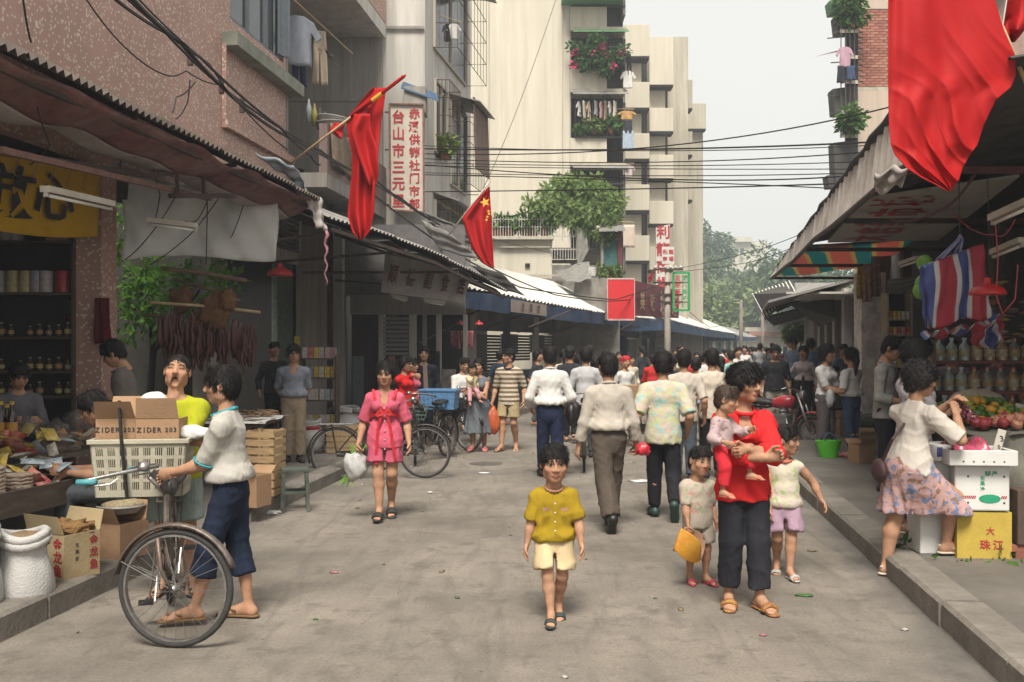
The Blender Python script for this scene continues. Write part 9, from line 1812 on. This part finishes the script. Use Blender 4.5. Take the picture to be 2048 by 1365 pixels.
def motorcycle(label,loc,rz,col,group='parked motorcycles'):
    t=thing('motorcycle',label,'motorcycle',loc,rz,group);mp_=mat('moto_paint_%d'%int(col[0]*100),col,rough=.25,var=.1,coat=.5)
    for cx,r_ in((.62,.29),(-.60,.28)):
        w=thing('wheel',None,None);w.parent=t;MB().tube([V(cx+(r_-.045)*math.cos(a),0,r_+(r_-.045)*math.sin(a))for a in[2*math.pi*k/26 for k in range(26)]],.045,7,closed=True).build('tyre',MTYRE,w,local=True,smooth=True)
        mb=MB();mb.tube([V(cx+(r_-.095)*math.cos(a),0,r_+(r_-.095)*math.sin(a))for a in[2*math.pi*k/26 for k in range(26)]],.016,6,closed=True)
        for k in range(14):a=2*math.pi*k/14;mb.tube([V(cx,.02*(-1)**k,r_),V(cx+(r_-.1)*math.cos(a),0,r_+(r_-.1)*math.sin(a))],.004,3,caps=False)
        mb.lathe([(.05,-.05),(.05,.05)],(cx,0,r_),10,Matrix.Rotation(R(90),3,'X'));mb.build('rim',MCHROME,w,local=True,smooth='auto')
    mb=MB();rs=[[V(x,w*math.cos(a),z+h*math.sin(a))for a in[2*math.pi*k/12 for k in range(12)]]for x,w,h,z in((.30,.03,.05,.78),(.26,.09,.10,.77),(.10,.125,.12,.76),(-.05,.10,.09,.74),(-.10,.05,.05,.73))];mb.rings(rs);mb.build('tank',mp_,t,local=True,smooth=True)
    mb=MB();rs=[[V(x,w*math.cos(a),z+h*math.sin(a))for a in[2*math.pi*k/12 for k in range(12)]]for x,w,h,z in((-.06,.06,.04,.74),(-.15,.11,.06,.75),(-.5,.13,.06,.77),(-.74,.10,.05,.80),(-.78,.04,.03,.80))];mb.rings(rs);mb.build('seat',MVINYL,t,local=True,smooth=True)
    mb=MB();mb.box((.04,0,.42),(.34,.24,.26));mb.lathe([(.075,0),(.09,.03),(.075,.06),(.09,.09),(.075,.12),(.085,.16),(.07,.2)],(.10,0,.52),12);mb.build('engine',mat('engine_metal',(.18,.18,.18),rough=.4,metal=.6,var=.4),t,local=True,bev=.01)
    mb=MB();mb.tube([V(.42,0,.85),V(.30,0,.40),V(-.2,0,.32),V(-.60,0,.29)],.022,6);mb.tube([V(.40,0,.80),V(-.2,0,.66),V(-.6,0,.68)],.02,6)
    for s in(-1,1):mb.tube([V(-.60,s*.10,.29),V(-.5,s*.11,.66)],.02,6)
    mb.build('frame',MBLACK,t,local=True,smooth=True)
    for s in(-1,1):MB().tube([V(.38,s*.085,.92),V(.62,s*.085,.29)],[.020,.026],7).build('fork_leg',MCHROME,t,local=True,smooth=True)
    MB().tube([V(.24,-.36,.99),V(.30,-.24,1.02),V(.38,-.08,.96),V(.38,.08,.96),V(.30,.24,1.02),V(.24,.36,.99)],.013,7).build('handlebar',MCHROME,t,local=True,smooth=True)
    for s in(-1,1):mb=MB();mb.tube([V(.34,s*.22,1.0),V(.32,s*.25,1.14)],.006,4);mb.lathe([(0,-.01),(.05,0),(.05,.012),(0,.014)],(.32,s*.26,1.16),10,Matrix.Rotation(R(90),3,'Y'));mb.build('mirror',MBLACK,t,local=True,smooth=True)
    MB().lathe([(0,-.10),(.07,-.07),(.09,.0),(.085,.015),(0,.02)],(.47,0,.88),14,Matrix.Rotation(R(90),3,'Y')).build('headlamp',MCHROME,t,local=True,smooth=True)
    for cx,a0,a1,r_ in((.62,20,165,.29),(-.60,5,150,.28)):
        rs=[]
        for k in range(13):a=R(a0+(a1-a0)*k/12);rs.append([V(cx+(r_+.035+d_)*math.cos(a),y,r_+(r_+.035+d_)*math.sin(a))for y,d_ in((-.06,-.02),(0,.012),(.06,-.02),(0,.002))])
        MB().rings(rs).build('mudguard',mp_ if cx>0 else MCHROME,t,local=True,smooth=True)
    MB().tube([V(.20,-.10,.5),V(.25,-.13,.3),V(-.1,-.15,.22),V(-.75,-.16,.30)],[.02,.022,.03,.04],8).build('exhaust',MCHROME,t,local=True,smooth=True)
    MB().tube([V(-.02,.06,.25),V(-.06,.26,.0)],.012,5).build('kickstand',MBLACK,t,local=True)
    return t
m0=motorcycle('red motorcycle parked at the kerb behind the woman in red',Vector((P(1556,0,16.8).x,16.8,0)),R(-42),(.36,.02,.03))
for i,(px,Y,rz)in enumerate(((1530,24,-120),(1518,27,-110),(1540,30,-115),(1500,31,-60),(1552,35,-110),(1528,36,-120),(1510,40,-70),(1546,42,-110))):
    c_=copy_tree(m0);c_.location=Vector((P(px,0,Y).x,Y,0));c_.rotation_euler=(0,0,R(rz));c_['label']='motorcycle in the crowded row far down the right kerb';c_['group']='motorcycles in the far row'
person('dim figure standing in the dark doorway beyond the white cloth',Vector((P(548,0,16.2).x,16.2,PZ)),30,1.62,top=dict(mat=C('dim_black',(.03,.028,.03)),sleeve=1.8,hem=-.03),bottom=dict(kind='trousers',mat=black,len=.97),hair=dict(kind='short'),seed=60,res=.018)
# litter
q=random.Random(21)
for i in range(60):
    Y=q.uniform(4.8,16);x=q.uniform(XL(Y)+.2,XR(Y)-.1);k=q.randrange(4);put('litter_scrap',blob_mesh('litter_scrap',(.028,.018,.006),mat('litter_%d'%k,((.42,.14,.18),(.36,.34,.31),(.07,.13,.04),(.2,.15,.08))[k],rough=.7),i%5,.3,5,1),(x,Y,.006),('pink paper scrap on the road','white scrap on the road','green leaf scrap on the road','brown fruit peel scrap on the road')[k],'litter',('pink scraps on the road','white scraps on the road','green scraps on the road','brown scraps on the road')[k],rz=q.random()*6,sc=q.uniform(.5,1.4))
for i,(px,py)in enumerate(((1608,1190),(968,946),(1280,962))):put('litter_paper',blob_mesh('litter_paper',(.10,.06,.008),mat('white_litter' if i else 'cabbage_leaf',(.05,.12,.03),rough=.6),i,.25,5,2),G(px,py,.008),('dark green leaf on the road below the girl','white paper strip on the road below the striped man','round white paper between the walking people')[i],'litter',sc=(.6,.9,1.5)[i])
# ================================================================ end of the street
LF=[leaf_mat('far_leaf_%d'%i,c,.2)for i,c in enumerate(((.11,.17,.07),(.15,.21,.08),(.20,.26,.09),(.12,.18,.10)))]  # leaf colours kept pale, some distance haze put into them
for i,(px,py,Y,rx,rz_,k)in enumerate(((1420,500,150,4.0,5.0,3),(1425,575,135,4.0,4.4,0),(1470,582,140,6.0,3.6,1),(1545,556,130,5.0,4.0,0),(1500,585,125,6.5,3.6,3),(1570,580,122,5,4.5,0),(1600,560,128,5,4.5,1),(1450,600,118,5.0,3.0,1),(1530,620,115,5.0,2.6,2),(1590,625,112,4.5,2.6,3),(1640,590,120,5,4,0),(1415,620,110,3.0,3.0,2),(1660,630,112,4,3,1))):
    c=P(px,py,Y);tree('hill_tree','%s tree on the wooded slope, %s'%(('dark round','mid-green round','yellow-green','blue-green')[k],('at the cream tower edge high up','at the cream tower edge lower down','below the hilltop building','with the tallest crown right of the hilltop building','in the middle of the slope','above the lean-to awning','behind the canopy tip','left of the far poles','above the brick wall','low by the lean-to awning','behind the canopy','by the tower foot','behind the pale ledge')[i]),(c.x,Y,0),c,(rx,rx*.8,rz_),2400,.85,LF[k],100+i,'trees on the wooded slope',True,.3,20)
tree('street_tree','small bright green tree at the street end before the brick wall',P(1600,700,62),P(1603,662,62),(1.5,1.3,1.1),900,.30,leaf_mat('bright_far_leaf',(.16,.26,.05),.4),140,None,True,.06,10)
MB().grid(lambda u,v:V(-40+180*u,150+120*v,1+13*math.sin(min(v*1.2,1)*1.57)*(.55+.45*math.sin(u*5+.5))),30,12).build('wooded_hill',mat('hill_green',(.05,.08,.035),rough=1,var=.4,scale=.3),kind='structure')
hb_=thing('hilltop_building','pale building with dark windows on the hill in the haze','building',(P(1490,0,210).x,210,10));Yh=210
for x0,x1,y0_,y1_ in((1437,1465,500,560),(1462,1534,482,560),(1470,1505,474,484)):fr(hb_,'wall',x0,x1,P(0,y1_,Yh).z,P(0,y0_,Yh).z,MCREAM,Yh+(x0%3),6)
for px in(1456,1484):fr(hb_,'window',px-3.5,px+3.5,P(0,510,Yh).z,P(0,497,Yh).z,MGLASS,Yh-.2,.15)
ew=thing('end_wall','low brick and plaster wall closing the street end','wall',(28,112,0));Ye=112
for x0,x1,y0_,y1_,m_ in((1495,1720,694,672,mat('far_plaster',(.45,.38,.30),rough=.9,var=.2,scale=.5)),(1498,1720,671.5,664,mat('far_brick',(.33,.15,.10),rough=.9,var=.3,scale=1)),(1490,1720,663.5,655,mat('far_roof',(.42,.37,.30),rough=.9,var=.3,scale=1)),(1530,1560,655,640,MCREAM),(1620,1668,655,630,MCREAM2)):fr(ew,'course',x0,x1,P(0,y0_,Ye).z,P(0,y1_,Ye).z,m_,Ye+(x0%2),1)
for i,(px,y0_,Y)in enumerate(((1482,600,70),(1525,620,78),(1580,628,84),(1633,655,60))):mb=MB();x=P(px,0,Y).x;mb.tube([(x,Y,0),(x,Y,P(0,y0_,Y).z)],[.16,.11],8);mb.build('far_pole',mat('far_pole',(.20,.17,.14)if i!=2 else(.4,.33,.25)),smooth=True,label='far street pole, %s from the utility pole'%('first','second','third','fourth')[i],cat='pole',group='far poles')
# ---------------------------------------------------------------- haze
mb=MB();mb.box((20,145,11.5),(330,298,25.0));hz=mb.build('haze',None,kind='stuff');hz['label']='pale smoky haze hanging over the street';hz['category']='haze'
hm=bpy.data.materials.new('haze_air');hm.use_nodes=True;nt=hm.node_tree;nt.nodes.clear();ho=nt.nodes.new('ShaderNodeOutputMaterial');pv=nt.nodes.new('ShaderNodeVolumePrincipled');pv.inputs['Color'].default_value=(.86,.92,1,1);pv.inputs['Density'].default_value=0.0021;pv.inputs['Anisotropy'].default_value=0.2
nt.links.new(pv.outputs[0],ho.inputs['Volume']);hz.data.materials.append(hm)
